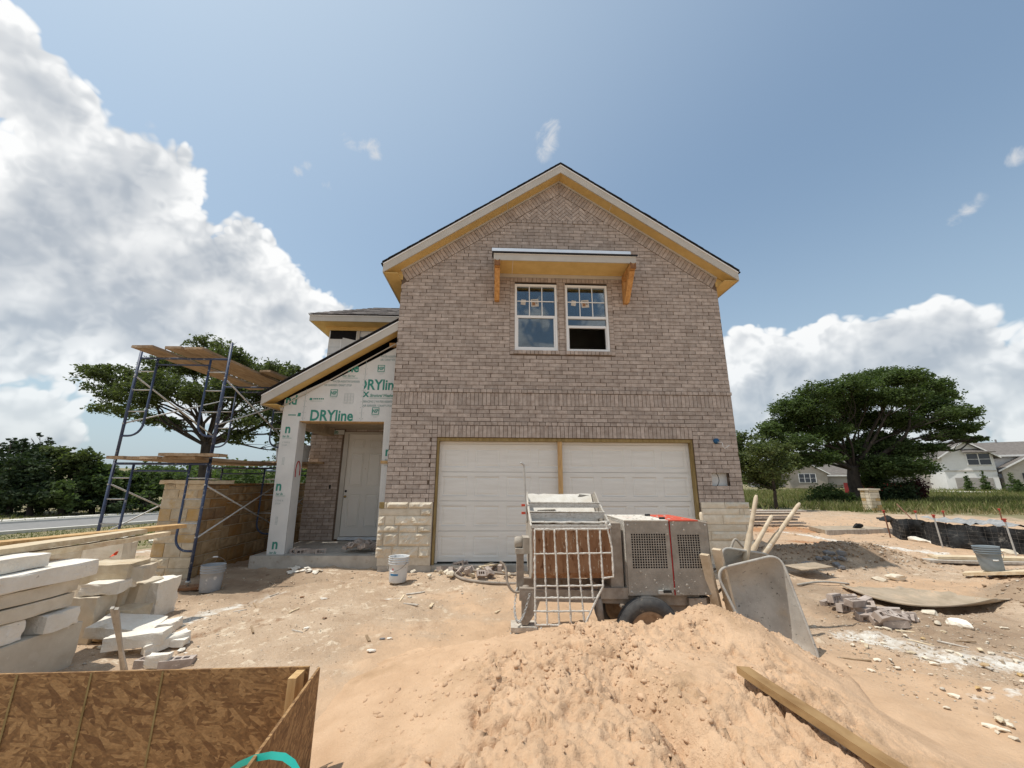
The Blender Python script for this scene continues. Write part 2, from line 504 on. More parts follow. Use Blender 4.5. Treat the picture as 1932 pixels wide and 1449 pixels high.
def osb_material():
    m = bpy.data.materials.new('osb')
    m.use_nodes = True
    n, l = m.node_tree.nodes, m.node_tree.links
    b = n['Principled BSDF']
    b.inputs['Roughness'].default_value = .85
    geo = n.new('ShaderNodeNewGeometry')
    prev = None
    hsum = None
    for i, (sc, st, ang) in enumerate(((8, (6, 6, 1), 18), (9, (6, 6, 1), -32), (8, (7, 7, 1), 62), (11, (5, 5, 1), -68), (9, (6.5, 6.5, 1), 5), (6, (4.5, 4.5, 1), 40))):
        mp = n.new('ShaderNodeMapping')
        mp.vector_type = 'TEXTURE'
        mp.inputs['Rotation'].default_value = (R(ang), R(ang), 0)
        mp.inputs['Scale'].default_value = st
        mp.inputs['Location'].default_value = (i * 3.1, i * 1.7, i)
        l.new(geo.outputs['Position'], mp.inputs['Vector'])
        v = n.new('ShaderNodeTexVoronoi')
        v.inputs['Scale'].default_value = sc * 8.5
        v.inputs['Randomness'].default_value = 1
        l.new(mp.outputs[0], v.inputs['Vector'])
        # flakes: random value per cell
        sp = n.new('ShaderNodeSeparateColor')
        l.new(v.outputs['Color'], sp.inputs[0])
        gn = n.new('ShaderNodeTexNoise')           # grain along the strand
        gn.inputs['Scale'].default_value = sc * 22
        gn.inputs['Detail'].default_value = 3
        l.new(mp.outputs[0], gn.inputs['Vector'])
        gm = n.new('ShaderNodeMath')
        gm.operation = 'MULTIPLY_ADD'
        l.new(gn.outputs[0], gm.inputs[0])
        gm.inputs[1].default_value = .9
        gs = n.new('ShaderNodeMath')
        gs.operation = 'SUBTRACT'
        l.new(sp.outputs[i % 3], gs.inputs[0])
        gs.inputs[1].default_value = .45
        l.new(gs.outputs[0], gm.inputs[2])
        cr = n.new('ShaderNodeValToRGB')
        l.new(gm.outputs[0], cr.inputs[0])
        e = cr.color_ramp.elements
        e[0].color = (.165, .08, .029, 1)
        e[1].color = (.40, .235, .10, 1)
        q = e.new(.55)
        q.color = (.275, .15, .058, 1)
        if prev is None:
            prev = cr.outputs[0]
        else:
            x = n.new('ShaderNodeMix')
            x.data_type = 'RGBA'
            gt = n.new('ShaderNodeMath')
            gt.operation = 'GREATER_THAN'
            l.new(sp.outputs[(i + 1) % 3], gt.inputs[0])
            gt.inputs[1].default_value = .62
            l.new(gt.outputs[0], x.inputs[0])
            l.new(prev, x.inputs[6])
            l.new(cr.outputs[0], x.inputs[7])
            prev = x.outputs[2]
    g = n.new('ShaderNodeTexNoise')
    mp = n.new('ShaderNodeMapping')
    mp.inputs['Scale'].default_value = (1, 1, 1.6)
    mp.inputs['Rotation'].default_value = (.6, .7, 0)
    l.new(geo.outputs['Position'], mp.inputs['Vector'])
    l.new(mp.outputs[0], g.inputs['Vector'])
    g.inputs['Scale'].default_value = 55
    g.inputs['Detail'].default_value = 8
    hv = n.new('ShaderNodeHueSaturation')
    mr = n.new('ShaderNodeMapRange')
    l.new(g.outputs[0], mr.inputs[0])
    mr.inputs[1].default_value, mr.inputs[2].default_value, mr.inputs[3].default_value, mr.inputs[4].default_value = .3, .7, .74, 1.18
    l.new(mr.outputs[0], hv.inputs['Value'])
    l.new(prev, hv.inputs['Color'])
    l.new(hv.outputs[0], b.inputs['Base Color'])
    bp = n.new('ShaderNodeBump')
    bp.inputs['Strength'].default_value = .5
    bp.inputs['Distance'].default_value = .004
    l.new(g.outputs[0], bp.inputs['Height'])
    l.new(bp.outputs[0], b.inputs['Normal'])
    MATS['osb'] = m


osb_material()


# ------------------------------------------------------------------ mesh building
class MB:
    """collects faces; build() links them as ONE mesh object with its origin at the middle of the piece"""

    def __init__(s):
        s.v, s.f = [], []

    def add(s, vs, fs):
        o = len(s.v)
        s.v += [tuple(q) for q in vs]
        s.f += [tuple(i + o for i in f) for f in fs]
        return s

    def box(s, x0, x1, y0, y1, z0, z1):
        return s.add([(x0, y0, z0), (x1, y0, z0), (x1, y1, z0), (x0, y1, z0), (x0, y0, z1), (x1, y0, z1), (x1, y1, z1), (x0, y1, z1)],
                     [(0, 3, 2, 1), (4, 5, 6, 7), (0, 1, 5, 4), (1, 2, 6, 5), (2, 3, 7, 6), (3, 0, 4, 7)])

    def bar(s, a, b, w, h, upv=(0, 0, 1)):
        """rectangular bar from a to b"""
        a, b = Vector(a), Vector(b)
        d = (b - a).normalized()
        u = Vector(upv)
        sx = d.cross(u)
        if sx.length < 1e-4:
            sx = d.cross(Vector((0, 1, 0)))
        sx.normalize()
        u = sx.cross(d)
        vs = []
        for p in (a, b):
            for i, j in ((-1, -1), (1, -1), (1, 1), (-1, 1)):
                vs.append(p + sx * (i * w / 2) + u * (j * h / 2))
        return s.add(vs, [(0, 1, 2, 3), (7, 6, 5, 4), (0, 4, 5, 1), (1, 5, 6, 2), (2, 6, 7, 3), (3, 7, 4, 0)])

    def tube(s, pts, r, n=8, caps=True, wob=0.0):
        pts = [Vector(p) for p in pts]
        rs = r if isinstance(r, (list, tuple)) else [r] * len(pts)
        o = len(s.v)
        prev = None
        for i, p in enumerate(pts):
            d = (pts[min(i + 1, len(pts) - 1)] - pts[max(i - 1, 0)]).normalized()
            if prev is None:
                q = d.cross(Vector((0, 0, 1)))
                if q.length < .05:
                    q = d.cross(Vector((0, 1, 0)))
            else:
                q = prev - d * prev.dot(d)
            q.normalize()
            prev = q
            w = d.cross(q)
            for k in range(n):
                a = 2 * math.pi * k / n
                rr = rs[i] * (1 + (random.uniform(-wob, wob) if wob else 0))
                s.v.append(tuple(p + (q * math.cos(a) + w * math.sin(a)) * rr))
        for i in range(len(pts) - 1):
            for k in range(n):
                a, b = o + i * n + k, o + i * n + (k + 1) % n
                s.f.append((a, b, b + n, a + n))
        if caps:
            s.f.append(tuple(o + k for k in range(n))[::-1])
            s.f.append(tuple(o + (len(pts) - 1) * n + k for k in range(n)))
        return s

    def lathe(s, prof, n=24, c=(0, 0, 0), ax='Z'):
        """profile of (radius, height)"""
        o = len(s.v)
        for r, h in prof:
            for k in range(n):
                a = 2 * math.pi * k / n
                x, y, z = r * math.cos(a), r * math.sin(a), h
                if ax == 'Y':
                    x, y, z = x, z, y
                if ax == 'X':
                    x, y, z = z, x, y
                s.v.append((x + c[0], y + c[1], z + c[2]))
        for i in range(len(prof) - 1):
            for k in range(n):
                a, b = o + i * n + k, o + i * n + (k + 1) % n
                s.f.append((a, b, b + n, a + n))
        return s

    def prism(s, poly, y0, y1, hole=None):
        """polygon in XZ extruded along Y"""
        n = len(poly)
        vs = [(x, y0, z) for x, z in poly] + [(x, y1, z) for x, z in poly]
        fs = [tuple(range(n)), tuple(range(2 * n - 1, n - 1, -1))]
        for i in range(n):
            j = (i + 1) % n
            fs.append((j, i, i + n, j + n))
        return s.add(vs, fs)

    def build(s, name, material, parent=None, smooth=False, matrix=None):
        v = np.array(s.v, dtype=np.float64)
        c = (v.min(0) + v.max(0)) / 2
        me = bpy.data.meshes.new(name)
        me.from_pydata((v - c).tolist(), [], s.f)
        me.materials.append(MATS[material])
        if smooth:
            me.polygons.foreach_set('use_smooth', [True] * len(me.polygons))
        return link(name, me, c, parent)


ORG = {}


def link(name, me, c, parent=None):
    """object with origin at c, given in the frame of its thing"""
    o = bpy.data.objects.new(name, me)
    COL.objects.link(o)
    c = Vector(c)
    if parent is not None:
        o.parent = parent
        o.location = c - ORG[parent.name]
    else:
        o.location = c
    ORG[o.name] = c
    return o


def thing(name, label, cat, loc=(0, 0, 0), group=None, rot=None, local=False):
    o = bpy.data.objects.new(name, None)
    COL.objects.link(o)
    o.empty_display_size = .2
    o.location = loc
    if rot:
        o.rotation_euler = rot
    ORG[o.name] = Vector((0, 0, 0)) if local else Vector(loc)
    return tag(o, label, cat, group)


def tag(o, label=None, cat=None, group=None, kind=None):
    if label:
        o['label'] = label
    if cat:
        o['category'] = cat
    if group:
        o['group'] = group
    if kind:
        o['kind'] = kind
    return o


def copy_tree(o, parent=None):
    c = o.copy()
    COL.objects.link(c)
    if parent is not None:
        c.parent = parent
    for ch in list(o.children):
        copy_tree(ch, c)
    return c


def np_mesh(name, v, quads, material, smooth=False):
    """fast mesh from numpy arrays; quads is (n,4) or (n,3)"""
    me = bpy.data.meshes.new(name)
    k = quads.shape[1]
    me.vertices.add(len(v))
    me.vertices.foreach_set('co', np.ascontiguousarray(v, dtype=np.float32).ravel())
    me.loops.add(quads.size)
    me.loops.foreach_set('vertex_index', np.ascontiguousarray(quads, dtype=np.int32).ravel())
    me.polygons.add(len(quads))
    me.polygons.foreach_set('loop_start', np.arange(0, quads.size, k, dtype=np.int32))
    me.update(calc_edges=True)
    if smooth:
        me.polygons.foreach_set('use_smooth', np.ones(len(quads), dtype=bool))
    me.materials.append(MATS[material])
    return me


# value noise on arrays
def vnoise(x, y, seed=0):
    xi, yi = np.floor(x).astype(np.int64), np.floor(y).astype(np.int64)
    xf, yf = x - xi, y - yi
    u, v = xf * xf * xf * (xf * (xf * 6 - 15) + 10), yf * yf * yf * (yf * (yf * 6 - 15) + 10)

    def h(a, b):
        n = (a * 374761393 + b * 668265263 + seed * 1442695040) & 0xffffffff
        n = ((n ^ (n >> 13)) * 1274126177) & 0xffffffff
        n = ((n ^ (n >> 16)) * 2246822519) & 0xffffffff
        return ((n ^ (n >> 15)) & 0xffff) / 65535.0
    return (h(xi, yi) * (1 - u) + h(xi + 1, yi) * u) * (1 - v) + (h(xi, yi + 1) * (1 - u) + h(xi + 1, yi + 1) * u) * v


def fbm(x, y, f=1.0, oct=4, seed=0, gain=.5):
    t, a, s = 0, 1.0, 0
    for i in range(oct):
        t = t + a * vnoise(x * f + i * 17.3, y * f - i * 9.1, seed + i)
        s += a
        a *= gain
        f *= 2.03
    return t / s


def gauss(x, y, cx, cy, sx, sy, rot=0.0):
    c, s_ = math.cos(rot), math.sin(rot)
    dx, dy = x - cx, y - cy
    a, b = c * dx + s_ * dy, -s_ * dx + c * dy
    return np.exp(-.5 * ((a / sx) ** 2 + (b / sy) ** 2))


def sstep(a, b, x):
    t = np.clip((x - a) / (b - a), 0, 1)
    return t * t * (3 - 2 * t)


def rock_mesh(name, size, seed, rough=.25, material='limestone', sub=2, flat=1.0):
    bm = bmesh.new()
    bmesh.ops.create_icosphere(bm, subdivisions=sub, radius=.5)
    rr = random.Random(seed)
    o = Vector((rr.uniform(-50, 50), rr.uniform(-50, 50), rr.uniform(-50, 50)))
    pl = [(Vector((rr.gauss(0, 1), rr.gauss(0, 1), rr.gauss(0, 1))).normalized(), rr.uniform(.26, .42)) for _ in range(7)]
    for v in bm.verts:
        for nn, d in pl:
            t = v.co.dot(nn) - d
            if t > 0:
                v.co -= nn * t
        v.co *= 1 + rough * mnoise.noise(v.co * 4 + o)
        v.co.x *= size[0]
        v.co.y *= size[1]
        v.co.z *= size[2]
    me = bpy.data.meshes.new(name)
    bm.to_mesh(me)
    bm.free()
    me.materials.append(MATS[material])
    return me


def block_mesh(name, sx, sy, sz, seed, rough=.008, material='limestone_white', cuts=4, chip=.02, taper=0.0):
    """sawn or split stone block with uneven faces and chipped edges"""
    bm = bmesh.new()
    bmesh.ops.create_cube(bm, size=1)
    bmesh.ops.subdivide_edges(bm, edges=bm.edges[:], cuts=cuts, use_grid_fill=True)
    o = Vector((seed * 3.7, seed * 1.3, seed * 7.1))
    for v in bm.verts:
        c = v.co.copy()
        p = Vector((c.x * sx, c.y * sy, c.z * sz))
        edge = sum(1 for q in c if abs(abs(q) - .5) < 1e-4)
        w = Vector((mnoise.noise(p * 5 + o), mnoise.noise(p * 5 + o * 2), mnoise.noise(p * 5 - o)))
        f = Vector((mnoise.noise(p * 23 + o), mnoise.noise(p * 23 + o * 2), mnoise.noise(p * 23 - o)))
        p += w * rough * .8 + f * rough * .35
        if edge > 1:
            k = max(0, mnoise.noise(p * 19 + o) + .15)
            p -= Vector((math.copysign(1, c.x) * (abs(abs(c.x) - .5) < 1e-4), math.copysign(1, c.y) * (abs(abs(c.y) - .5) < 1e-4), math.copysign(1, c.z) * (abs(abs(c.z) - .5) < 1e-4))) * k * chip
        p.y *= 1 + taper * c.x
        v.co = p
    me = bpy.data.meshes.new(name)
    bm.to_mesh(me)
    bm.free()
    me.materials.append(MATS[material])
    return me


def text_part(s, size, x, z, y, parent, material='print_teal', bold=0.0, shear=0.0, sx=1.0, rotz=None, name='lettering', clip=None, spacing=1.0):
    """flat printed lettering, facing -Y, its lower left corner at (x, z)"""
    cu = bpy.data.curves.new(name, 'FONT')
    cu.body = s
    cu.size = size
    cu.offset = bold
    cu.shear = shear
    cu.space_character = spacing
    cu.resolution_u = 3
    t = bpy.data.objects.new(name, cu)
    COL.objects.link(t)
    me = bpy.data.meshes.new_from_object(t)
    bpy.data.objects.remove(t)
    bpy.data.curves.remove(cu)
    if clip:
        bm = bmesh.new()
        bm.from_mesh(me)
        for v in bm.verts:
            v.co.x *= sx
        for co, no in clip:       # (x, z) point and outward normal in the lettering's own plane
            bmesh.ops.bisect_plane(bm, geom=bm.verts[:] + bm.edges[:] + bm.faces[:], plane_co=(co[0], co[1], 0), plane_no=(no[0], no[1], 0), clear_outer=True)
        bm.to_mesh(me)
        bm.free()
        sx = 1.0
    for v in me.vertices:
        a, b = v.co.x * sx, v.co.y
        v.co = (a, 0, b) if rotz is None else (-b, 0, a)
    me.materials.clear()
    me.materials.append(MATS[material])
    o = link(name, me, (x, y, z), parent)
    return o

# ------------------------------------------------------------------ ground
RN = Vector((-.907, .421, 0))            # normal of the road on the left, pointing away from the site
RP = Vector((-24.3, 12.75, 0))           # a point on its near edge


def road_s(x, y):
    return (x - RP.x) * RN.x + (y - RP.y) * RN.y


def base_h(x, y):
    s = road_s(x, y)
    h = -.12 - .88 * sstep(-17, -2, s)
    r = np.hypot(x - CAM.x, y - CAM.y)
    right = sstep(-10, 12, x)
    h = h + .012 * np.clip(r - 36, 0, 90) * right
    h = h + 2.5 * sstep(70, 260, s)
    h = h + sstep(150, 700, r) * 14 * (1 - .5 * sstep(0, 300, x))
    return h


def ground_h(x, y):
    x, y = np.asarray(x, float), np.asarray(y, float)
    h = base_h(x, y)
    near = sstep(30, 12, np.hypot(x, y + 2))
    h = h + near * ((fbm(x, y, .8, 3, 3) - .5) * .09 + (fbm(x, y, 5, 4, 5) - .5) * .035)
    h = h + near * .03 * sstep(.58, .8, fbm(x, y, 9, 3, 8))
    # spoil heap beyond the wheelbarrows, another at the right edge
    lump = .75 + .5 * fbm(x, y, 3.5, 4, 9)
    h = h + .27 * gauss(x, y, 5.35, .55, .75, .45) * lump + .07 * gauss(x, y, -4.6, .1, .9, .25)
    h = h + .22 * gauss(x, y, 6.3, .7, .6, .35) * lump
    h = h + .40 * gauss(x, y, 8.3, -1.35, 1.0, .55) * lump + .30 * gauss(x, y, 6.75, -1.95, .65, .32) * lump
    h = h + .22 * gauss(x, y, 4.3, .9, .6, .4)
    # hollow under the plywood sheet
    h = h - .22 * gauss(x, y, 4.75, -1.95, .55, .22)
    # rise of rubble before the garage
    h = h + .12 * gauss(x, y, -1.6, -.75, .75, .35) * lump
    h = h + .05 * gauss(x, y, -3, -3.2, 1.6, 1.2)
    # under the fallen stone, left
    h = h - .10 * gauss(x, y, -4.25, -4.05, .3, .4)
    inside = (x > -3.2) & (x < 3.2) & (y > .25) & (y < 12)
    h = np.where(inside, np.minimum(h, -.2), h)
    inside = (x > -5.6) & (x < -3.2) & (y > .35) & (y < 12)
    h = np.where(inside, np.minimum(h, -.05), h)
    return h


def gz_at(x, y):
    return float(ground_h(np.array([x]), np.array([y]))[0])


def axis(parts):
    out = []
    for a, b, st in parts:
        out.append(np.arange(a, b, st))
    return np.unique(np.round(np.concatenate(out), 4))


xs = axis([(-700, -120, 40), (-120, -40, 5), (-40, -12, 1.2), (-12, -7, .25), (-7, 9.5, .06), (9.5, 16, .2), (16, 50, 1.2), (50, 130, 6), (130, 900, 45)])
ys = axis([(-300, -30, 30), (-30, -9, 2), (-9, -6.5, .3), (-6.5, 2.6, .06), (2.6, 8, .2), (8, 40, 1.0), (40, 120, 6), (120, 1100, 45)])
GX, GY = np.meshgrid(xs, ys)
GZ = ground_h(GX, GY)
nx, ny = len(xs), len(ys)
idx = np.arange(nx * ny).reshape(ny, nx)
quads = np.stack([idx[:-1, :-1], idx[:-1, 1:], idx[1:, 1:], idx[1:, :-1]], -1).reshape(-1, 4)
gv = np.stack([GX.ravel(), GY.ravel(), GZ.ravel()], 1)
me = np_mesh('ground', gv, quads, 'dirt', smooth=True)
x, y = gv[:, 0], gv[:, 1]


def seg(x, y, a, b, w):
    ax, ay, bx, by = a[0], a[1], b[0], b[1]
    t = np.clip(((x - ax) * (bx - ax) + (y - ay) * (by - ay)) / ((bx - ax) ** 2 + (by - ay) ** 2), 0, 1)
    d = np.hypot(x - ax - t * (bx - ax), y - ay - t * (by - ay))
    return np.clip(1.15 - d / w, 0, 1)


def zone(name, arr):
    at_ = me.attributes.new(name, 'FLOAT', 'POINT')
    at_.data.foreach_set('value', np.clip(arr, 0, 1).astype(np.float32))


sandy = np.maximum.reduce([gauss(x, y, -.3, -3.9, 1.9, 1.3) * 1.2, gauss(x, y, .2, -2.0, 1.6, .9), gauss(x, y, 1.7, -4.3, .8, 1.0) * 1.1, gauss(x, y, 5.0, -1.2, 1.1, .35) * 1.3,
                           gauss(x, y, 9.5, 8.5, 6, 2.5), gauss(x, y, 6.5, 2.6, 2.5, .5) * .8, gauss(x, y, 14, 5, 8, 7) * .8])


def g2(px, py):
    q = atz(px, py, -.12)
    return (q.x, q.y)


lime = .80 * np.maximum.reduce([
    seg(x, y, g2(330, 1180), g2(420, 1150), .28), seg(x, y, g2(420, 1150), g2(520, 1125), .22) * .8,
    seg(x, y, g2(1610, 1200), g2(1760, 1225), .42), seg(x, y, g2(1760, 1235), g2(1932, 1250), .40),
    seg(x, y, g2(1530, 1012), g2(1640, 1030), .38), seg(x, y, g2(1640, 1030), g2(1760, 1045), .5), seg(x, y, g2(1760, 1045), g2(1860, 1065), .42),
    seg(x, y, g2(1860, 1065), g2(1932, 1050), .4), seg(x, y, g2(1450, 1000), g2(1530, 1012), .3),
    seg(x, y, g2(730, 1136), g2(765, 1137), .07) * .9, seg(x, y, g2(1850, 1320), g2(1932, 1300), .12) * .8, seg(x, y, (-9.5, 1.8), (-8.2, 4.5), .35) * .9])
rusty = np.maximum(gauss(x, y, *g2(1520, 1022), .5, .25), gauss(x, y, 9, 6.5, 2.5, .8) * .75)
grey = np.maximum.reduce([gauss(x, y, 5.4, .6, 1.0, .6), gauss(x, y, 8.3, -1.3, 1.3, .7), gauss(x, y, 6.75, -1.95, .9, .5) * 1.2, gauss(x, y, 3.6, -2.6, 1.0, .9) * .9, gauss(x, y, -5.2, -.8, .9, .8), gauss(x, y, 3.3, -1.2, .8, .5) * .8])
s = road_s(x, y)
rr = np.hypot(x - CAM.x, y - CAM.y)
lawn = np.maximum(sstep(-19.5, -16.5, s + (fbm(x, y, .6, 3, 4) - .5) * 2.5) * (y > -3), sstep(26, 33, rr + (fbm(x, y, .25, 3, 6) - .5) * 7) * sstep(8, 10, y) * (x > 4))
zone('sandy', sandy)
zone('lime', lime)
zone('rusty', rusty)
zone('grey', grey)
zone('lawn', lawn)
ground = tag(link('ground', me, (0, 0, 0)), 'dusty tan building plot of packed dirt and lime', kind='structure')

# the road behind the scaffold with its kerbs and the far pavement
RT = Vector((.421, .907, 0))


def strip(name, s0, s1, z, material, t0=-60, t1=220, n=60, thick=None):
    mb = MB()
    vs, fs = [], []
    for i in range(n + 1):
        t = t0 + (t1 - t0) * i / n
        for sv in (s0, s1):
            p = RP + RT * t + RN * sv
            vs.append((p.x, p.y, float(base_h(np.array([p.x]), np.array([p.y]))[0]) + z))
    for i in range(n):
        fs.append((2 * i, 2 * i + 2, 2 * i + 3, 2 * i + 1))
    if thick:
        k = len(vs)
        vs += [(a, b, c - thick) for a, b, c in vs]
        for i in range(n):
            fs.append((2 * i, 2 * i + 2 + 0, 2 * i + 2 + k, 2 * i + k))
            fs.append((2 * i + 1, 2 * i + 1 + k, 2 * i + 3 + k, 2 * i + 3))
    mb.add(vs, fs)
    return mb.build(name, material)


tag(strip('road', 0, 6.2, .03, 'asphalt'), 'grey asphalt road behind the scaffold', kind='structure')
tag(strip('kerb', -.35, 0, .14, 'kerb_stone', thick=.3), 'pale kerb on the near side of the road', kind='structure')
tag(strip('kerb', 6.2, 6.5, .14, 'kerb_stone', thick=.3), 'pale kerb on the far side of the road', kind='structure')
tag(strip('pavement', 8.6, 9.8, .05, 'kerb_stone', thick=.2), 'narrow pale pavement beyond the road', kind='structure')

# ------------------------------------------------------------------ sand pile
sx_ = np.arange(-2.75, 2.15, .0125)
sy_ = np.arange(-7.2, -2.95, .0125)


def pile_h(x, y):
    x, y = np.asarray(x, float), np.asarray(y, float)
    w = (fbm(x, y, 1.3, 3, 21) - .5)
    xw, yw = x + w * .35, y + (fbm(x, y, 1.3, 3, 27) - .5) * .3
    # broad body of the pile; toe on the right runs towards the camera
    body = .27 * sstep(1.68, .35, xw) * sstep(-2.85, -1.3, xw) * sstep(-3.15, -4.15, yw)
    crest = .225 * gauss(xw, yw, .52, -3.80, .46, .27) + .10 * gauss(xw, yw, .85, -4.0, .35, .25) + .10 * gauss(xw, yw, -.42, -3.95, .28, .22)
    crest = crest + .10 * gauss(xw, yw, -.9, -4.3, .45, .35) - .20 * gauss(x, y, -.02, -3.52, .17, .22)
    mid = .08 * gauss(xw, yw, .2, -4.7, .6, .6) + .07 * gauss(xw, yw, -.6, -5.3, .7, .6)
    # scooped trench that runs down towards the camera, with a broken edge
    tr = xw + .47 - .10 * np.sin(yw * 3.1)
    cut = -.15 * np.exp(-(np.clip(tr, -1, 1) / .13) ** 2) * sstep(-4.45, -4.95, yw) * sstep(-.20, .05, tr + .2)
    h = body + crest + mid + cut
    amp = sstep(.02, .18, h)
    rough = sstep(.36, .54, fbm(x, y, 1.7, 3, 31))
    smooth_flank = sstep(.55, .95, xw) * sstep(-3.9, -4.3, yw)
    rough = rough * (1 - .85 * smooth_flank)
    n1 = fbm(x, y, 13, 5, 33, .62) - .5
    crk = np.abs(2 * fbm(x + .2 * n1, y, 3.3, 3, 43) - 1)
    h = h + amp * (.07 * (fbm(x, y, 2.6, 4, 37) - .5) + rough * (.105 * n1 - .06 * sstep(.08, .0, crk)) + .012 * (fbm(x, y, 20, 3, 39, .65) - .5))
    # broken shelves of damp sand
    st = fbm(x, y, 4.2, 4, 47)
    h = h + amp * rough * .16 * (np.floor(st * 7) / 7 + .35 * (st * 7 % 1) ** 3 / 7 - st)
    h = h + amp * .010 * sstep(.60, .75, fbm(x * 1.0 + y * .5, y, 22, 2, 41)) * (.35 + rough)
    return h - .12 - .08 * (1 - sstep(0, .06, h))


PX, PY = np.meshgrid(sx_, sy_)
PZ = pile_h(PX, PY)
PZ = np.where((PX < -2.6) | (PX > 2.05) | (PY > -3.05), -.35, PZ)
n1_, n2_ = len(sx_), len(sy_)
idx = np.arange(n1_ * n2_).reshape(n2_, n1_)
quads = np.stack([idx[:-1, :-1], idx[:-1, 1:], idx[1:, 1:], idx[1:, :-1]], -1).reshape(-1, 4)
me = np_mesh('sand_pile', np.stack([PX.ravel(), PY.ravel(), PZ.ravel()], 1), quads, 'sand', smooth=True)
tag(link('sand_pile', me, (0, 0, 0)), 'large heap of tan masonry sand in front of the mixer', 'sand pile', kind='stuff')


def sz_at(x, y):
    return max(gz_at(x, y), float(pile_h(np.array([x]), np.array([y]))[0]))


def surf(px, py):
    """point of the sand or ground seen at a photograph pixel"""
    d = ray(px, py)
    t0, t1 = .8, 40.0
    for n in (420, 40):
        t = np.geomspace(t0, t1, n)
        X, Y, Z = CAM.x + d.x * t, CAM.y + d.y * t, CAM.z + d.z * t
        H = np.maximum(ground_h(X, Y), np.where((X > -2.6) & (X < 2.05) & (Y < -3.05), pile_h(X, Y), -9))
        k = np.nonzero(Z <= H)[0]
        if not len(k):
            return Vector((X[-1], Y[-1], H[-1]))
        k = max(1, k[0])
        t0, t1 = t[k - 1], t[k]
    return Vector((X[k], Y[k], H[k]))


def scatter(name, material, pts, sizes, seed, flat=.6, kind_label=None, cat='gravel', sub=1):
    """many small lumps as one mesh"""
    protos = []
    for k in range(6):
        m_ = rock_mesh('lump_shape', (1, 1, 1), seed + k, .35, material, sub)
        vv = np.array([v.co[:] for v in m_.vertices])
        ff = np.array([p.vertices[:] for p in m_.polygons])
        protos.append((vv, ff))
        bpy.data.meshes.remove(m_)
    V, Fc, o = [], [], 0
    rs = np.random.RandomState(seed)
    for (p, sz) in zip(pts, sizes):
        vv, ff = protos[rs.randint(6)]
        a = rs.uniform(0, 6.28)
        c, s_ = math.cos(a), math.sin(a)
        sc = np.array([sz * rs.uniform(.7, 1.4), sz * rs.uniform(.6, 1.0), sz * flat * rs.uniform(.7, 1.2)])
        q = vv * sc
        q = np.stack([q[:, 0] * c - q[:, 1] * s_, q[:, 0] * s_ + q[:, 1] * c, q[:, 2]], 1) + np.array([p[0], p[1], p[2] + sz * flat * .22])
        V.append(q)
        Fc.append(ff + o)
        o += len(vv)
    me_ = np_mesh(name, np.concatenate(V), np.concatenate(Fc), material)
    ob = link(name, me_, (0, 0, 0))
    return tag(ob, kind_label, cat, kind='stuff')


# crumbs and clods of damp sand
rs = np.random.RandomState(5)
pts, szs = [], []
zones = [(-.42, -4.85, .13, .36, 420), (.48, -3.92, .26, .16, 420), (-1.35, -4.68, .30, .10, 260), (-.95, -4.75, .25, .15, 160), (-.5, -4.22, .22, .12, 220), (.05, -4.45, .22, .22, 180), (-.42, -5.15, .12, .3, 200), (1.25, -4.05, .12, .08, 90), (-1.2, -5.2, .5, .4, 160), (-1.7, -4.6, .4, .3, 160), (-1.3, -4.3, .3, .15, 120), (.9, -4.8, .5, .6, 14)]
for cx, cy, sx, sy, n in zones:
    for _ in range(n):
        x_, y_ = rs.normal(cx, sx), rs.normal(cy, sy)
        if -2.35 < x_ < 1.6 and -6.3 < y_ < -3.2:
            pts.append((x_, y_))
            szs.append(.008 + .055 * rs.rand() ** 4.0)
P_ = np.array(pts)
zz = np.maximum(pile_h(P_[:, 0], P_[:, 1]), ground_h(P_[:, 0], P_[:, 1])) - np.array(szs) * .22
scatter('sand_clods', 'sand_lump', [(a, b, c) for (a, b), c in zip(pts, zz)], szs, 51, .62, 'crumbled clods of damp sand strewn over the sand heap', 'sand')

# gravel and stone chips over the plot
pts, szs = [], []
for cx, cy, sx, sy, n, s0 in ((-3.2, -1.6, 1.6, 1.0, 2600, .008), (-2.6, -2.8, 1.5, .8, 1500, .007), (-1.6, -.75, .8, .3, 800, .014), (3.6, -2.6, 1.2, .9, 2600, .011), (2.4, -4.0, .5, .8, 1500, .009), (3.4, -3.4, .8, .6, 1200, .016), (5.6, .3, 1.0, .6, 1200, .015), (8.2, -1.4, 1.2, .7, 1200, .013), (-5.2, -2.2, .8, 1.2, 1200, .012), (6, -1.6, 1.5, .5, 900, .010), (6.5, 2.2, 2.5, 1.0, 1200, .014), (11, 8, 4, 2.5, 1500, .03),
                              (4.5, 1.2, 1.5, .6, 300, .02), (7.5, 2.8, 2.2, .8, 450, .02), (10, 4.6, 1.5, .9, 300, .03), (2.6, -4.4, .9, .7, 420, .010), (-4.6, -.4, .9, .4, 220, .016), (-7.5, -2.2, 1.0, 1.5, 300, .016), (1.5, -1.6, 1.5, .6, 250, .010)):
    for _ in range(n):
        x_, y_ = rs.normal(cx, sx), rs.normal(cy, sy)
        if y_ > -.05 and -5.9 < x_ < 3.45:
            continue
        if -2.6 < x_ < 1.7 and y_ < -3.3:
            continue
        pts.append((x_, y_))
        szs.append(s0 * (.6 + 2.6 * rs.rand() ** 4))
P_ = np.array(pts)
zz = ground_h(P_[:, 0], P_[:, 1])
scatter('gravel', 'gravel', [(a, b, c) for (a, b), c in zip(pts, zz)], szs, 61, .5, 'loose stone chips and grit scattered over the bare dirt', 'gravel')
pts, szs = [], []
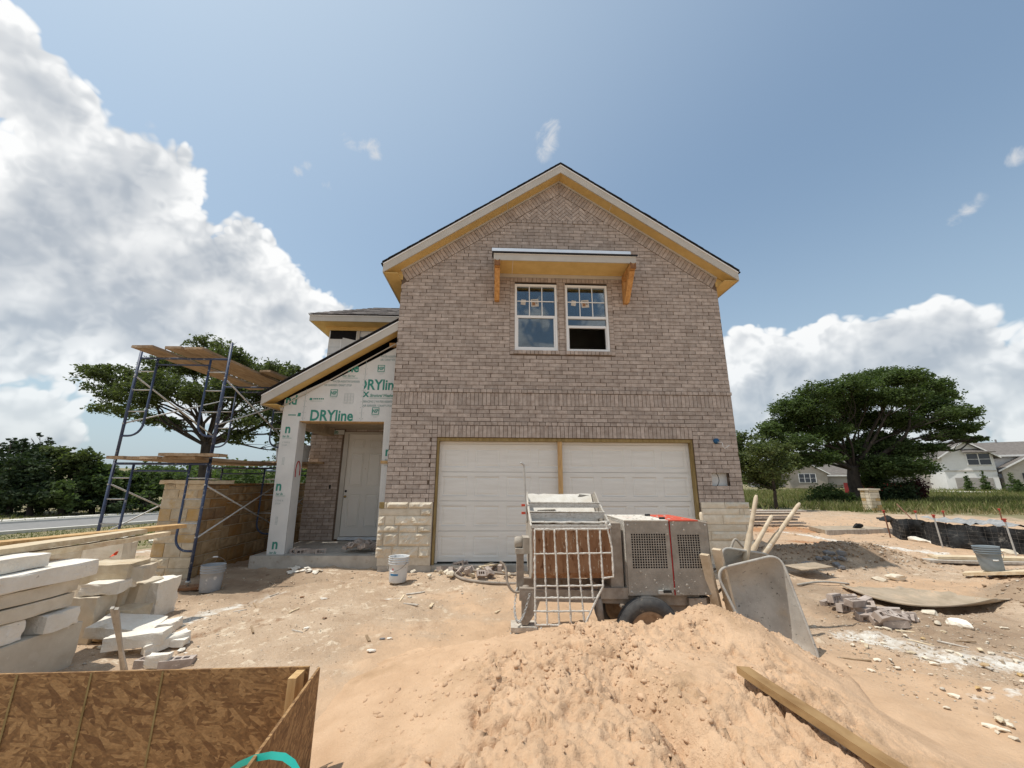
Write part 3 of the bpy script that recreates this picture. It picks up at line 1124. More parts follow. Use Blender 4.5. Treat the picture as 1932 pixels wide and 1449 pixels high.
for cx, cy, sx, sy, n in ((5.35, .5, .7, .4, 900), (6.3, .6, .5, .3, 350), (8.3, -1.35, .8, .5, 600), (6.75, -1.95, .55, .28, 600), (4.2, .7, .4, .3, 150)):
    for _ in range(n):
        x_, y_ = rs.normal(cx, sx), rs.normal(cy, sy)
        pts.append((x_, y_))
        szs.append(.015 + .06 * rs.rand() ** 3)
P_ = np.array(pts)
zz = ground_h(P_[:, 0], P_[:, 1])
scatter('soil_clods', 'soil_clod', [(a, b, c) for (a, b), c in zip(pts, zz)], szs, 71, .7, 'brown clods of dug soil and rock on the spoil heaps', 'soil')

# ------------------------------------------------------------------ the brick house
def proj(p):
    d = Vector(p) - CAM
    c, s = math.cos(YAW), math.sin(YAW)
    x, y = c * d.x - s * d.y, s * d.x + c * d.y
    c, s = math.cos(PITCH), math.sin(PITCH)
    dep, upv = c * y + s * d.z, -s * y + c * d.z
    u, v = x / dep, upv / dep
    c, s = math.cos(ROLL), math.sin(ROLL)
    u, v = c * u - s * v, s * u + c * v
    return (W_PX / 2 + F_PX * u, H_PX / 2 - F_PX * v)


def clip_poly(poly, a, b, c):
    """keep the side a*x + b*z <= c"""
    out = []
    n = len(poly)
    for i in range(n):
        p, q = poly[i], poly[(i + 1) % n]
        dp, dq = a * p[0] + b * p[1] - c, a * q[0] + b * q[1] - c
        if dp <= 0:
            out.append(p)
        if (dp < 0 < dq) or (dq < 0 < dp):
            t = dp / (dp - dq)
            out.append((p[0] + t * (q[0] - p[0]), p[1] + t * (q[1] - p[1])))
    return out


def parea(poly):
    return abs(sum(poly[i][0] * poly[(i + 1) % len(poly)][1] - poly[(i + 1) % len(poly)][0] * poly[i][1] for i in range(len(poly)))) / 2


XL, XR, ZA, SL = -3.39, 3.37, 8.09, .69
XM = -.01
INN = .25 * math.sqrt(1 + SL * SL)
CO = .0794
house = thing('brick_house', 'two-storey taupe brick house under construction with white double garage door', 'house', (0, 0, 0))

BR = []          # bricks: (polygon, y front, y back, full?)
rb = random.Random(3)


def in_rake(poly, inner=True):
    z = ZA - (INN + .008 if inner else 0)
    poly = clip_poly(poly, -SL, 1, z - SL * XM)
    return clip_poly(poly, SL, 1, z + SL * XM) if len(poly) > 2 else poly


def rect(x0, x1, z0, z1):
    return [(x0, z0), (x1, z0), (x1, z1), (x0, z1)]


def put(poly, out=0.0, back=.035):
    if len(poly) > 2 and parea(poly) > .0006:
        BR.append((poly, -out - rb.uniform(0, .005), back))


def course(z, x0, x1, h=CO, holes=(), off=0.0, L=.2555):
    """one running course between x0 and x1, broken by holes (xa, xb, za, zb)"""
    iv = [(x0, x1)]
    zm = z + h / 2
    for xa, xb, za, zb in holes:
        if za - .001 < zm < zb:
            nv = []
            for a, b in iv:
                if xb <= a or xa >= b:
                    nv.append((a, b))
                else:
                    if xa > a:
                        nv.append((a, xa))
                    if xb < b:
                        nv.append((xb, b))
            iv = nv
    for a, b in iv:
        xq = x0 + off - L
        while xq < b:
            j = rb.uniform(-.004, .004)
            p0, p1 = max(xq + j, a), min(xq + L - .0095 + j, b - .004)
            if p1 - p0 > .025:
                put(in_rake(rect(p0, p1, z + .0045 + rb.uniform(-.0015, .0015), z + h - .0045)))
            xq += L


def soldiers(x0, x1, z0, z1, w=CO, out=0.0):
    n = max(1, round((x1 - x0) / w))
    w = (x1 - x0) / n
    for i in range(n):
        put(in_rake(rect(x0 + i * w + .0045, x0 + (i + 1) * w - .0045, z0 + .004, z1 - .005 - rb.uniform(0, .004)), True), out)


def stack(x0, x1, z0, z1, h=CO, out=.0):
    n = max(1, round((z1 - z0) / h))
    h = (z1 - z0) / n
    for i in range(n):
        put(rect(x0 + .004, x1 - .004, z0 + i * h + .0045, z0 + (i + 1) * h - .0045), out)


GW = 2.49
METER = (2.78, 3.13, 1.388, 1.626)
holesA = [(-GW - .10, GW + .10, 0, 2.578), METER]
for i in range(23):
    course(1.07 + i * CO, XL, XR, CO, holesA, off=(.1278 if i % 2 else 0) + rb.uniform(-.03, .03))
for sgn in (-1, 1):
    a, b = sorted((sgn * GW, sgn * (GW + .10)))
    stack(a, b, 1.07, 2.578)
soldiers(-GW, GW, 2.27, 2.503)
soldiers(-GW, GW, 2.503, 2.578, .115, .008)
soldiers(XL, XR, 2.896, 3.150)
soldiers(XL - .012, XR + .012, 3.150, 3.226, .115, .016)
W1, W2 = (-1.01, -.12), (.06, .96)
WZ0, WZ1 = 4.05, 5.57
holesB = [(W1[0] - .10, W2[1] + .10, 3.96, 5.80)]
nB = 48
hB = (7.02 - 3.226) / nB
for i in range(nB):
    course(3.226 + i * hB, XL, XR, hB, holesB, off=(.1278 if i % 2 else 0) + rb.uniform(-.03, .03))
soldiers(XL, XR, 7.02, 7.095, .115, .010)
stack(W1[0] - .10, W1[0], 3.96, 5.58)
stack(W2[1], W2[1] + .10, 3.96, 5.58)
stack(W1[1] + .03, W2[0] - .03, 4.05, 5.58)
stack(W1[1], W1[1] + .03, 4.05, 5.58, .16)
stack(W2[0] - .03, W2[0], 4.05, 5.58, .16)
soldiers(W1[0] - .10, W2[1] + .10, 5.58, 5.80)
for a, b in (W1, W2):
    soldiers(a - .02, b + .02, 3.96, 4.045, .085, .035)
stack(W1[1] + .02, W2[0] - .02, 3.96, 4.05)
# herringbone in the peak
HW, HN = .0735, 3
for c_ in range(-24, 25):
    for m_ in range(-8, 9):
        for (u0, v0, du, dv) in ((c_ + 2 * HN * m_, c_, HN, 1), (c_ + 2 * HN * m_, c_ + 1, 1, HN)):
            p = []
            for uu, vv in ((u0, v0), (u0 + du, v0), (u0 + du, v0 + dv), (u0, v0 + dv)):
                gu = .06 if uu == u0 else -.06
                gv = .06 if vv == v0 else -.06
                a, b = (uu + gu) * HW, (vv + gv) * HW
                p.append((XM + (a - b) * .7071, 7.1 + (a + b) * .7071))
            if max(q[1] for q in p) < 7.1 or min(q[1] for q in p) > 8:
                continue
            p = clip_poly(p, 0, -1, -7.10)
            p = in_rake(p) if len(p) > 2 else p
            put(p)
# band of bricks set square to the rake
sl_len = math.hypot(1, SL)
for sgn in (-1, 1):
    tx, tz = sgn / sl_len, -SL / sl_len
    nxn, nzn = -sgn * SL / sl_len, -1 / sl_len
    t = .012
    tot = 3.40 * sl_len
    while t < tot:
        w = .0795
        p = []
        for tt, dd in ((t + .0045, .006), (t + w - .0045, .006), (t + w - .0045, .246), (t + .0045, .246)):
            p.append((XM + tx * tt + nxn * dd, ZA + tz * tt + nzn * dd))
        p = clip_poly(p, -1, 0, -XL)
        p = clip_poly(p, 1, 0, XR) if len(p) > 2 else p
        p = clip_poly(p, -sgn, 0, -sgn * XM - .004) if len(p) > 2 else p
        put(p, .006)
        t += w

# mortar wall behind the bricks, with its openings
wm = MB()
cuts_x = sorted({XL, XR, -GW, GW, W1[0], W1[1], W2[0], W2[1], METER[0], METER[1]})
cuts_z = sorted({0.0, 2.27, WZ0, WZ1, METER[2], METER[3], 5.76})
for i in range(len(cuts_x) - 1):
    for j in range(len(cuts_z) - 1):
        a, b, c, d = cuts_x[i], cuts_x[i + 1], cuts_z[j], cuts_z[j + 1]
        mx_, mz_ = (a + b) / 2, (c + d) / 2
        if abs(mx_) < GW and mz_ < 2.27:
            continue
        if (W1[0] < mx_ < W1[1] or W2[0] < mx_ < W2[1]) and WZ0 < mz_ < WZ1:
            continue
        if METER[0] < mx_ < METER[1] and METER[2] < mz_ < METER[3]:
            continue
        wm.add([(a, .010, c), (b, .010, c), (b, .010, d), (a, .010, d), (a, .11, c), (b, .11, c), (b, .11, d), (a, .11, d)],
               [(0, 1, 2, 3), (7, 6, 5, 4), (0, 4, 5, 1), (3, 2, 6, 7), (0, 3, 7, 4), (1, 5, 6, 2)])
wm.prism([(XL, 5.76), (XR, 5.76), (XM, ZA)], .010, .11)
wall = wm.build('wall', 'mortar_joint', house)


def brick_children(parent, bricks, limit=300):
    """largest bricks as pieces of their own, the others joined"""
    order = []
    for k, (poly, yf, yb) in enumerate(bricks):
        order.append((-parea([proj((x, yf, z)) for x, z in poly]), k))
    order.sort()
    rest = MB()
    for n, (_, k) in enumerate(order):
        poly, yf, yb = bricks[k]
        if n < limit:
            MB().prism(poly, yf, yb).build('brick', 'brick', parent)
        else:
            rest.prism(poly, yf, yb)
    if rest.v:
        o = rest.build('brickwork', 'brick', parent)
        o['kind'] = 'stuff'


brick_children(wall, BR, 300)


# --- rock-faced limestone at the foot of the piers
def stone_piece(x0, x1, z0, z1, yf, rough, seed, parent, material='limestone', depth=.06, gap=.005, axis_x=None):
    """one stone with a pitched face; axis_x: the face looks along +X at that x instead"""
    nx_, nz_ = max(3, int((x1 - x0) / .035)), max(3, int((z1 - z0) / .035))
    x0, x1, z0, z1 = x0 + gap, x1 - gap, z0 + gap, z1 - gap
    vs, fs = [], []
    for j in range(nz_ + 1):
        for i in range(nx_ + 1):
            u, v = i / nx_, j / nz_
            e = min(1, min(u, 1 - u) * (x1 - x0) / .03, min(v, 1 - v) * (z1 - z0) / .03)
            p = Vector((x0 + u * (x1 - x0), seed * 3.1, z0 + v * (z1 - z0)))
            n = mnoise.fractal(p * 7, 1.0, 2.0, 4)
            r2 = abs(mnoise.noise(p * 15 + Vector((7, 0, 0))))
            y = yf - e * rough * (.55 + .75 * n + .5 * r2)
            vs.append((p.x, y, p.z))
    w = nx_ + 1
    for j in range(nz_):
        for i in range(nx_):
            a = j * w + i
            fs.append((a, a + 1, a + 1 + w, a + w))
    rim = [i for i in range(w)] + [j * w + nx_ for j in range(1, nz_ + 1)] + [nz_ * w + i for i in range(nx_ - 1, -1, -1)] + [j * w for j in range(nz_ - 1, 0, -1)]
    o = len(vs)
    for k in rim:
        vs.append((vs[k][0], yf + depth, vs[k][2]))
    m_ = len(rim)
    for k in range(m_):
        a, b = rim[k], rim[(k + 1) % m_]
        fs.append((b, a, o + k, o + (k + 1) % m_))
    if axis_x is not None:       # turn the face to +X: (x, y, z) -> (axis_x + (yf - y), x, z)
        vs = [(axis_x + (yf - y_), x_, z_) for x_, y_, z_ in vs]
    mb = MB()
    mb.add(vs, fs)
    return mb.build('stone', material, parent)


def rows(ylist, pxm, ox, oy, sc, Y):
    return [at(pxm, oy + v / sc, Y).z for v in ylist]


base_l = MB().box(-3.44, -2.505, -.012, .10, .0, 1.065).build('stone_base', 'stone_mortar', house)
zr = rows((922, 966, 1012, 1075, 1122, 1210, 1285), 775, 710, 680, 3.45, -.03)
jl = [[.0, .14, .55, 1], [0, .78, 1], [0, .13, .31, 1], [0, .40, .74, 1], [0, .12, .40, 1], [0, .30, .78, 1]]
sd_ = 1
for j in range(6):
    for a, b in zip(jl[j][:-1], jl[j][1:]):
        xa, xb = -3.475 + a * .965, -3.475 + b * .965
        if j == 0 and a == 0:
            xa += .09
        stone_piece(xa, xb, max(zr[j + 1], -.02), zr[j], -.022, .045 if (j, a) not in ((1, 0), (2, .13)) else .008, sd_, base_l)
        sd_ += 1
MB().box(-3.47, -3.385, -.03, .05, zr[1] + .004, zr[0] - .004).build('wood_block', 'treated_wood', house)
base_r = MB().box(2.505, 3.40, -.012, .10, .0, 1.065).build('stone_base', 'stone_mortar', house)
zr2 = rows((808, 866, 925, 1012, 1075, 1162, 1290), 1365, 1290, 780, 4.83, -.03)
jr = [[0, .49, 1], [0, .78, .87, 1], [0, .42, 1], [0, .88, 1], [0, .14, 1], [0, .82, 1]]
for j in range(6):
    for a, b in zip(jr[j][:-1], jr[j][1:]):
        xa, xb = 2.505 + a * .925, 2.505 + b * .925
        rg = .035 if (j, a) in ((0, .49), (2, .42), (4, .14), (5, .82)) else .010
        stone_piece(xa, xb, max(zr2[j + 1], -.02), zr2[j], -.022, rg, sd_, base_r)
        sd_ += 1
f = MB().box(XL - .03, -GW, -.015, .25, -.4, -.004).box(GW, XR + .03, -.015, .25, -.4, -.004).box(-GW, GW, .02, .5, -.4, -.004)
f.build('foundation', 'concrete', house)

# --- garage door
gd = MB().box(-2.44, 2.44, .20, .24, .02, 2.15).build('garage_door', 'garage_white', house)
YD = .16
secz = [.03, .558, 1.092, 1.626, 2.155]
for k in range(4):
    z0, z1 = secz[k] + .003, secz[k + 1] - .003
    pz0, pz1 = z0 + .085, z1 - .085
    ms = MB()
    xe = -2.44
    px_ = [(-2.44 + .61 * i + .068, -2.44 + .61 * (i + 1) - .068) for i in range(8)]
    for i, (a, b) in enumerate(px_):
        ms.add([(xe, YD, pz0), (a, YD, pz0), (a, YD, pz1), (xe, YD, pz1)], [(0, 1, 2, 3)])
        xe = b
    ms.add([(xe, YD, pz0), (2.44, YD, pz0), (2.44, YD, pz1), (xe, YD, pz1)], [(0, 1, 2, 3)])
    for a, b in ((z0, pz0), (pz1, z1)):
        ms.add([(-2.44, YD, a), (2.44, YD, a), (2.44, YD, b), (-2.44, YD, b)], [(0, 1, 2, 3)])
    ms.add([(-2.44, YD, z1), (2.44, YD, z1), (2.44, .2, z1), (-2.44, .2, z1)], [(0, 1, 2, 3)])
    ms.add([(-2.44, YD, z0), (2.44, YD, z0), (2.44, .2, z0), (-2.44, .2, z0)], [(3, 2, 1, 0)])
    sec = ms.build('door_section', 'garage_white', gd)
    # embossed panels: a groove round a raised field (shared shape)
    if k == 0:
        pw, ph = px_[0][1] - px_[0][0], pz1 - pz0
        pv, pf = [], []
        for ins, dy in ((0, 0), (.014, .008), (.030, .008), (.052, .002)):
            pv += [(-pw / 2 + ins, dy, -ph / 2 + ins), (pw / 2 - ins, dy, -ph / 2 + ins), (pw / 2 - ins, dy, ph / 2 - ins), (-pw / 2 + ins, dy, ph / 2 - ins)]
        for r_ in range(3):
            for q in range(4):
                a, b = r_ * 4 + q, r_ * 4 + (q + 1) % 4
                pf.append((a, b, b + 4, a + 4))
        pf.append((12, 13, 14, 15))
        panel_me = bpy.data.meshes.new('panel')
        panel_me.from_pydata(pv, [], pf)
        panel_me.materials.append(MATS['garage_white'])
    for a, b in px_:
        link('panel', panel_me, ((a + b) / 2, YD, (pz0 + pz1) / 2), gd)
MB().box(-2.43, 2.43, .165, .2, -.0, .03).build('seal', 'black_rubber', gd)
j_ = MB().box(-GW + .002, -GW + .04, .03, .20, .0, 2.265).build('jamb', 'treated_wood', house)
MB().box(GW - .04, GW - .002, .03, .20, .0, 2.265).build('jamb', 'treated_wood', house)
MB().box(-GW + .042, GW - .042, .03, .20, 2.205, 2.265).build('door_header', 'treated_wood', house)
for a, b in ((-2.447, -2.405), (2.405, 2.447)):
    MB().box(a, b, .135, .158, .01, 2.20).build('door_stop', 'garage_white', house)
MB().box(-2.404, 2.404, .135, .158, 2.155, 2.203).build('door_stop', 'garage_white', house)
MB().box(-.17, -.085, .045, .083, .0, 2.204).build('prop_stud', 'stud_wood', house)

# --- recess for the meter and the blue electrical box
mr = MB().box(METER[0] - .05, METER[1] + .05, .10, .14, METER[2] - .05, METER[3] + .05).build('meter_recess', 'sheathing', house)
pts_ = [(METER[0] + .06 + .13 * math.sin(t), .096, (METER[2] + METER[3]) / 2 + .15 * math.cos(t)) for t in np.linspace(R(35), R(165), 14)]
MB().tube(pts_, .005, 6).build('hole_mark', 'black_rubber', mr)
bb = at(1352, 832, -.03)
eb = MB().lathe([(.0, -.045), (.048, -.045), (.052, -.03), (.052, .0)], 16, (bb.x, 0, bb.z), 'Y').build('electrical_box', 'box_blue', house, True)
cp = [at(px, py, y) for px, py, y in ((1354, 834, -.05), (1360, 835, -.10), (1363, 836, -.12), (1364, 843, -.13), (1367, 846, -.13), (1371, 844, -.12), (1376, 840, -.11))]
cw = MB().tube(cp, .006, 6).tube([cp[-2], at(1374, 847, -.11)], .004, 5)
cw.build('cable', 'cable_white', eb, True)

# --- roof of the main block
ZS = 8.13                      # underside of the rake soffit at the peak
YO = -.30


def rake(mb, z0, z1, y0, y1, xe=3.70, both=True):
    """board along both rakes between heights z0 and z1 at the peak"""
    for sgn in (-1, 1):
        x = XM + sgn * xe
        dz = -SL * xe
        mb.prism([(XM, z0), (x, z0 + dz), (x, z1 + dz), (XM, z1)] if sgn > 0 else [(x, z0 + dz), (XM, z0), (XM, z1), (x, z1 + dz)], y0, y1)
    return mb


for sgn in (-1, 1):
    x = XM + sgn * 3.70
    dz = -SL * 3.70

    def slab(z0, z1, y0, y1, xx=x, e=0.0):
        d2 = -SL * (3.70 + e)
        x2 = XM + sgn * (3.70 + e)
        p = [(XM, z0), (x2, z0 + d2), (x2, z1 + d2), (XM, z1)]
        return MB().prism(p if sgn > 0 else [p[1], p[0], p[3], p[2]], y0, y1)
    slab(ZS - .015, ZS + .155, YO, YO + .025).build('fascia', 'trim_primer', house)
    slab(ZS + .157, ZS + .185, YO - .012, YO + .03).build('drip_edge', 'vinyl_white', house)
    slab(ZS, ZS + .012, YO + .026, -.0).build('soffit', 'soffit_yellow', house)
    d3 = -SL * 3.40
    x3 = XM + sgn * 3.40
    p = [(XM, ZA - .003), (x3, ZA + d3 - .003), (x3, ZS - .002 + d3), (XM, ZS - .002)]
    MB().prism(p if sgn > 0 else [p[1], p[0], p[3], p[2]], -.030, -.008).build('frieze', 'trim_primer', house)
    # side eave: level soffit and fascia
    xa, xb = sorted((XM + sgn * 3.40, XM + sgn * 3.68))
    ze = ZS + dz
    MB().box(xa, xb, YO + .03, 9.9, ze - .012, ze).build('soffit', 'soffit_yellow', house)
    xa, xb = sorted((XM + sgn * 3.682, XM + sgn * 3.70))
    MB().box(xa, xb, YO + .028, 9.9, ze - .02, ze + .15).build('fascia', 'trim_primer', house)
    p = [(XM + sgn * 3.36, ze - .006), (XM + sgn * 3.68, ze - .006), (XM + sgn * 3.36, ZS - SL * 3.36 - .002)]
    MB().prism(p if sgn > 0 else [p[1], p[0], p[2]], -.006, .05).build('eave_end', 'soffit_yellow', house)
    # roof deck with rows of shingles; ragged lower lip
    rf = slab(ZS + .187, ZS + .205, YO - .02, 10.1, e=.04).build('roof', 'shingle_edge', house)
    sh = MB()
    rr_ = random.Random(5 + sgn)
    step = .145
    nrow = int(3.74 * sl_len / step)
    for k in range(nrow):
        t0, t1 = k * step, (k + 1) * step + .02
        for (ya, yb) in [(YO - .035 + rr_.uniform(-.006, .004), .35)] + [(.35 + q * .9, .35 + (q + 1) * .9 - .006) for q in range(11)]:
            xa_, xb_ = XM + sgn * t0 / sl_len, XM + sgn * t1 / sl_len
            za_, zb_ = ZS + .207 - SL * t0 / sl_len, ZS + .207 - SL * t1 / sl_len
            th = .012 + rr_.uniform(0, .006)
            p = [(xa_, za_), (xb_, zb_ + .004), (xb_, zb_ + th + .006), (xa_, za_ + th)]
            sh.prism(p if sgn > 0 else [p[1], p[0], p[3], p[2]], ya, yb)
    o = sh.build('shingles', 'shingle_edge', rf)
    o['kind'] = 'stuff'
# joints of the soffit boards
for px, py in ((958, 378), (1152, 392)):
    q = at(px, py, -.15)
    MB().box(q.x - .004, q.x + .004, YO + .03, -.032, ZS - SL * abs(q.x - XM) - .004, ZS - SL * abs(q.x - XM) + .002).build('soffit_joint', 'cable_white', house)
# hidden sides and back
MB().box(XL + .02, XL + .12, .11, 9.6, -.3, 5.60).build('side_wall', 'brick', house)
MB().box(XR - .12, XR - .02, .11, 9.6, -.3, 5.60).build('side_wall', 'brick', house)
MB().box(XL + .12, XR - .12, 9.5, 9.6, -.3, 5.6).prism([(XL + .1, 5.6), (XR - .1, 5.6), (XM, 7.9)], 9.5, 9.6).build('back_wall', 'brick', house)
MB().box(XL + .12, XR - .12, .12, 9.4, 2.75, 2.85).build('floor_deck', 'room_dark', house)

# --- awning over the windows
ax0, ax1, AY = -1.46, 1.41, -.60
aw = MB().box(ax0, ax1, AY, AY + .022, 5.725, 5.865).build('awning', 'trim_primer', house)
MB().box(ax0, ax0 + .02, AY + .023, -.0, 5.735, 5.865).box(ax1 - .02, ax1, AY + .023, -.0, 5.735, 5.865).build('side_fascia', 'trim_primer', aw)
MB().box(ax0 + .021, ax1 - .021, AY + .023, -.012, 5.750, 5.762).build('soffit', 'soffit_yellow', aw)
MB().box(ax0 + .10, ax1 - .10, -.03, -.009, 5.672, 5.748).build('frieze', 'trim_primer', aw)
MB().add([(ax0 - .03, AY - .03, 5.87), (ax1 + .03, AY - .03, 5.87), (ax1 + .03, -.0, 6.12), (ax0 - .03, -.0, 6.12),
          (ax0 - .03, AY - .03, 5.90), (ax1 + .03, AY - .03, 5.90), (ax1 + .03, -.0, 6.15), (ax0 - .03, -.0, 6.15)],
         [(0, 3, 2, 1), (4, 5, 6, 7), (0, 1, 5, 4), (1, 2, 6, 5), (2, 3, 7, 6), (3, 0, 4, 7)]).build('shingle_roof', 'shingle_edge', aw)
MB().box(ax0 + .0, ax1 + .0, AY - .006, AY - .001, 5.858, 5.872).build('drip_edge', 'vinyl_white', aw)
MB().add([(ax0 - .035, AY - .034, 5.903), (1.30, AY - .034, 5.903), (1.30, AY - .022, 5.975), (ax0 - .035, AY - .022, 5.975),
          (ax0 - .035, AY - .030, 5.903), (1.30, AY - .030, 5.903), (1.30, AY - .018, 5.975), (ax0 - .035, AY - .018, 5.975)],
         [(0, 1, 2, 3), (7, 6, 5, 4), (3, 2, 6, 7), (0, 4, 5, 1), (0, 3, 7, 4), (1, 5, 6, 2)]).build('flashing', 'drip_metal', aw)
q = at(967, 503, -.3)
MB().box(q.x - .004, q.x + .004, AY + .03, -.035, 5.746, 5.7495).build('soffit_joint', 'cable_white', aw)
for bx in (-1.385, 1.335):
    br_ = MB().box(bx - .055, bx + .055, AY - .012, -.034, 5.60, 5.715).build('awning_bracket', 'cedar', house)
    nt = MB().prism([(bx - .056, 5.595), (bx + .056, 5.595), (bx + .056, 5.735), (bx + .0, 5.67), (bx - .056, 5.735)], AY - .030, AY - .013)
    nt.build('end_grain', 'cedar_end', br_)
    MB().bar((bx, -.07, 5.13), (bx, -.50, 5.62), .105, .12, (0, -1, 1)).build('brace', 'cedar', br_)
    MB().box(bx - .05, bx + .05, -.10, -.008, 5.10, 5.595).build('wall_post', 'cedar', br_)


# --- windows
def window(a, b, opened):
    wnd = MB()
    fr = .045
    for (x0, x1, z0, z1) in ((a, a + fr, WZ0, WZ1 - .035), (b - fr, b, WZ0, WZ1 - .035), (a + fr, b - fr, WZ0, WZ0 + fr), (a + fr, b - fr, WZ1 - .035 - fr, WZ1 - .035)):
        wnd.box(x0 + .001, x1 - .001, .012, .10, z0 + .001, z1 - .001)
    w = wnd.build('window', 'vinyl_white', house)
    MB().box(a, b, .03, .09, WZ1 - .034, WZ1 - .002).build('head_gap', 'felt_black', w)
    zm = 4.80
    MB().box(a + fr, b - fr, .028, .075, zm - .028, zm + .024).build('meeting_rail', 'vinyl_white', w)
    for i in (1, 2):
        x = a + fr + (b - a - 2 * fr) * i / 3
        MB().box(x - .009, x + .009, .050, .058, zm + .025, WZ1 - .035 - fr).build('muntin', 'vinyl_white', w)
    zq = (zm + .025 + WZ1 - .035 - fr) / 2
    for i in range(3):
        xw = (b - a - 2 * fr) / 3
        MB().box(a + fr + i * xw + .010, a + fr + (i + 1) * xw - .010, .050, .058, zq - .009, zq + .009).build('muntin', 'vinyl_white', w)
    up_ = MB().box(a + fr, b - fr, .060, .064, zm + .025, WZ1 - .036 - fr).build('pane', 'window_glass', w)
    if opened:
        zl = 4.60
        MB().box(a + fr, b - fr, .040, .080, zl - .03, zl + .02).build('sash_rail', 'vinyl_white', w)
        MB().box(a + fr, b - fr, .066, .070, zl + .02, zm - .029).build('pane', 'window_glass', w)
        for x0 in (a + fr, b - fr - .022):
            MB().box(x0, x0 + .022, .040, .09, WZ0 + fr, zl - .031).build('sash_track', 'vinyl_white', w)
    else:
        for (x0, x1, z0, z1) in ((a + fr, a + fr + .03, WZ0 + fr, zm - .029), (b - fr - .03, b - fr, WZ0 + fr, zm - .029), (a + fr + .031, b - fr - .031, WZ0 + fr, WZ0 + fr + .035)):
            MB().box(x0, x1, .030, .075, z0 + .001, z1 - .001).build('sash_rail', 'vinyl_white', w)
        MB().box(a + fr + .03, b - fr - .03, .055, .059, WZ0 + fr + .035, zm - .029).build('pane', 'window_glass', w)
    # maker's stickers on the upper pane
    for (u, v, ww, hh, tilt, striped) in ((.10, -.02, .10, .12, -8, False), (.34, -.03, .16, .17, 4, True)):
        cx, cz = a + fr + u * (b - a) + ww / 2, zq + v
        c, s = math.cos(R(tilt)), math.sin(R(tilt))
        pl = [(cx + c * i * ww / 2 - s * j * hh / 2, cz + s * i * ww / 2 + c * j * hh / 2) for i, j in ((-1, -1), (1, -1), (1, 1), (-1, 1))]
        st = MB().prism(pl, .0585, .0595).build('sticker', 'house_stone', w)
        if striped:
            for (i0, j0, i1, j1, mt) in ((-.7, .75, .7, .3, 'house_grey'), (-.7, .2, .1, -.7, 'drum_rust'), (.2, .2, .7, -.3, 'house_grey')):
                pl = [(cx + i * ww / 2, cz + j * hh / 2) for i, j in ((i0, j1), (i1, j1), (i1, j0 - .1), (i0, j0))]
                MB().prism(pl, .0572, .0584).build('print', mt, st)


window(*W1, False)
window(*W2, True)
# room behind the windows
MB().box(-2.2, 2.2, 3.2, 3.25, 3.2, 6.2).build('room_wall', 'house_taupe', house)

# ------------------------------------------------------------------ porch
YP = .30
slabp = MB().box(-5.74, XL - .02, YP - .14, 2.04, -.35, .135).build('porch_slab', 'concrete', house)
# sheathed front with its opening
OPX0, OPX1, OPZ = -5.26, -3.60, 2.60
shp = MB()
shp.prism([(-5.53, .137), (-5.21, .137), (OPX0 - .0, OPZ), (-5.60, OPZ)], YP, YP + .02)
front = MB().prism([(-5.60, OPZ), (XL, OPZ), (XL, 4.20), (-4.72, 3.42), (-4.80, 3.44), (-5.60, 3.02)], YP, YP + .02).build('porch_gable', 'sheathing', house)
col = shp.build('porch_column', 'sheathing', house)
MB().add([(-5.21, YP + .0, .137), (-5.21, YP + .30, .137), (OPX0, YP + .30, OPZ), (OPX0, YP + .0, OPZ), (-5.23, YP + .02, .137), (-5.23, YP + .28, .137), (OPX0 - .02, YP + .28, OPZ), (OPX0 - .02, YP + .02, OPZ)],
         [(0, 1, 2, 3), (7, 6, 5, 4), (1, 5, 6, 2), (0, 3, 7, 4), (0, 4, 5, 1), (3, 2, 6, 7)]).build('side_face', 'sheathing', col)
MB().box(-5.50, -5.29, YP + .022, YP + .28, .137, 2.59).build('core', 'stud_wood', col)
pil = MB().prism([(-3.555, .137), (XL, .137), (XL, OPZ), (OPX1, OPZ)], YP, YP + .02).build('porch_pilaster', 'sheathing', house)
MB().box(-3.56, XL + .0, YP + .022, 2.0, .137, 2.62).build('side_wall', 'sheathing', house)
# sheet joints and nail rows on the sheathing
for x in (-5.20, -4.06):
    jt = MB().box(x - .003, x + .003, YP - .0025, YP - .0005, OPZ + .01, 3.25 if x < -5 else 3.86)
    jt.build('sheet_joint', 'print_grey', front)
nl = MB()
rn = random.Random(2)
for x in (-5.17, -5.22, -4.09, -4.03, -3.45):
    for k in range(10):
        z = 2.65 + k * .115
        if z < 3.0 + (x + 5.6) * .5:
            nl.box(x - .004, x + .004, YP - .002, YP - .0006, z, z + .012)
o = nl.build('nail_heads', 'house_grey', front)
o['kind'] = 'stuff'
YT = YP - .0025
# printed lettering on the sheets
text_part('DRYline', .30, -5.07, 2.612, YT, front, bold=.008, sx=.84)
text_part('DRYline', .30, -4.19, 3.255, YT, front, bold=.008, sx=.84, clip=[((.13, 0), (-1, 0)), ((.78, 0), (1, 0))])
text_part('X', .15, -4.06, 3.10, YT, front, bold=.006)
text_part('Structural Weather', .085, -3.93, 3.105, YT, front, 'print_teal', bold=.002, shear=.3, sx=.72)
MB().box(-3.93, -3.41, YT - .0008, YT + .0005, 3.075, 3.082).build('printed_rule', 'print_teal', front)
text_part('BRACING | WATER-RESISTIVE', .060, -4.05, 2.985, YT, front, 'print_grey', bold=.002, sx=.80)
text_part('AIR BARRIER / DRAFT STOP', .060, -4.05, 2.90, YT, front, 'print_grey', bold=.002, sx=.80)


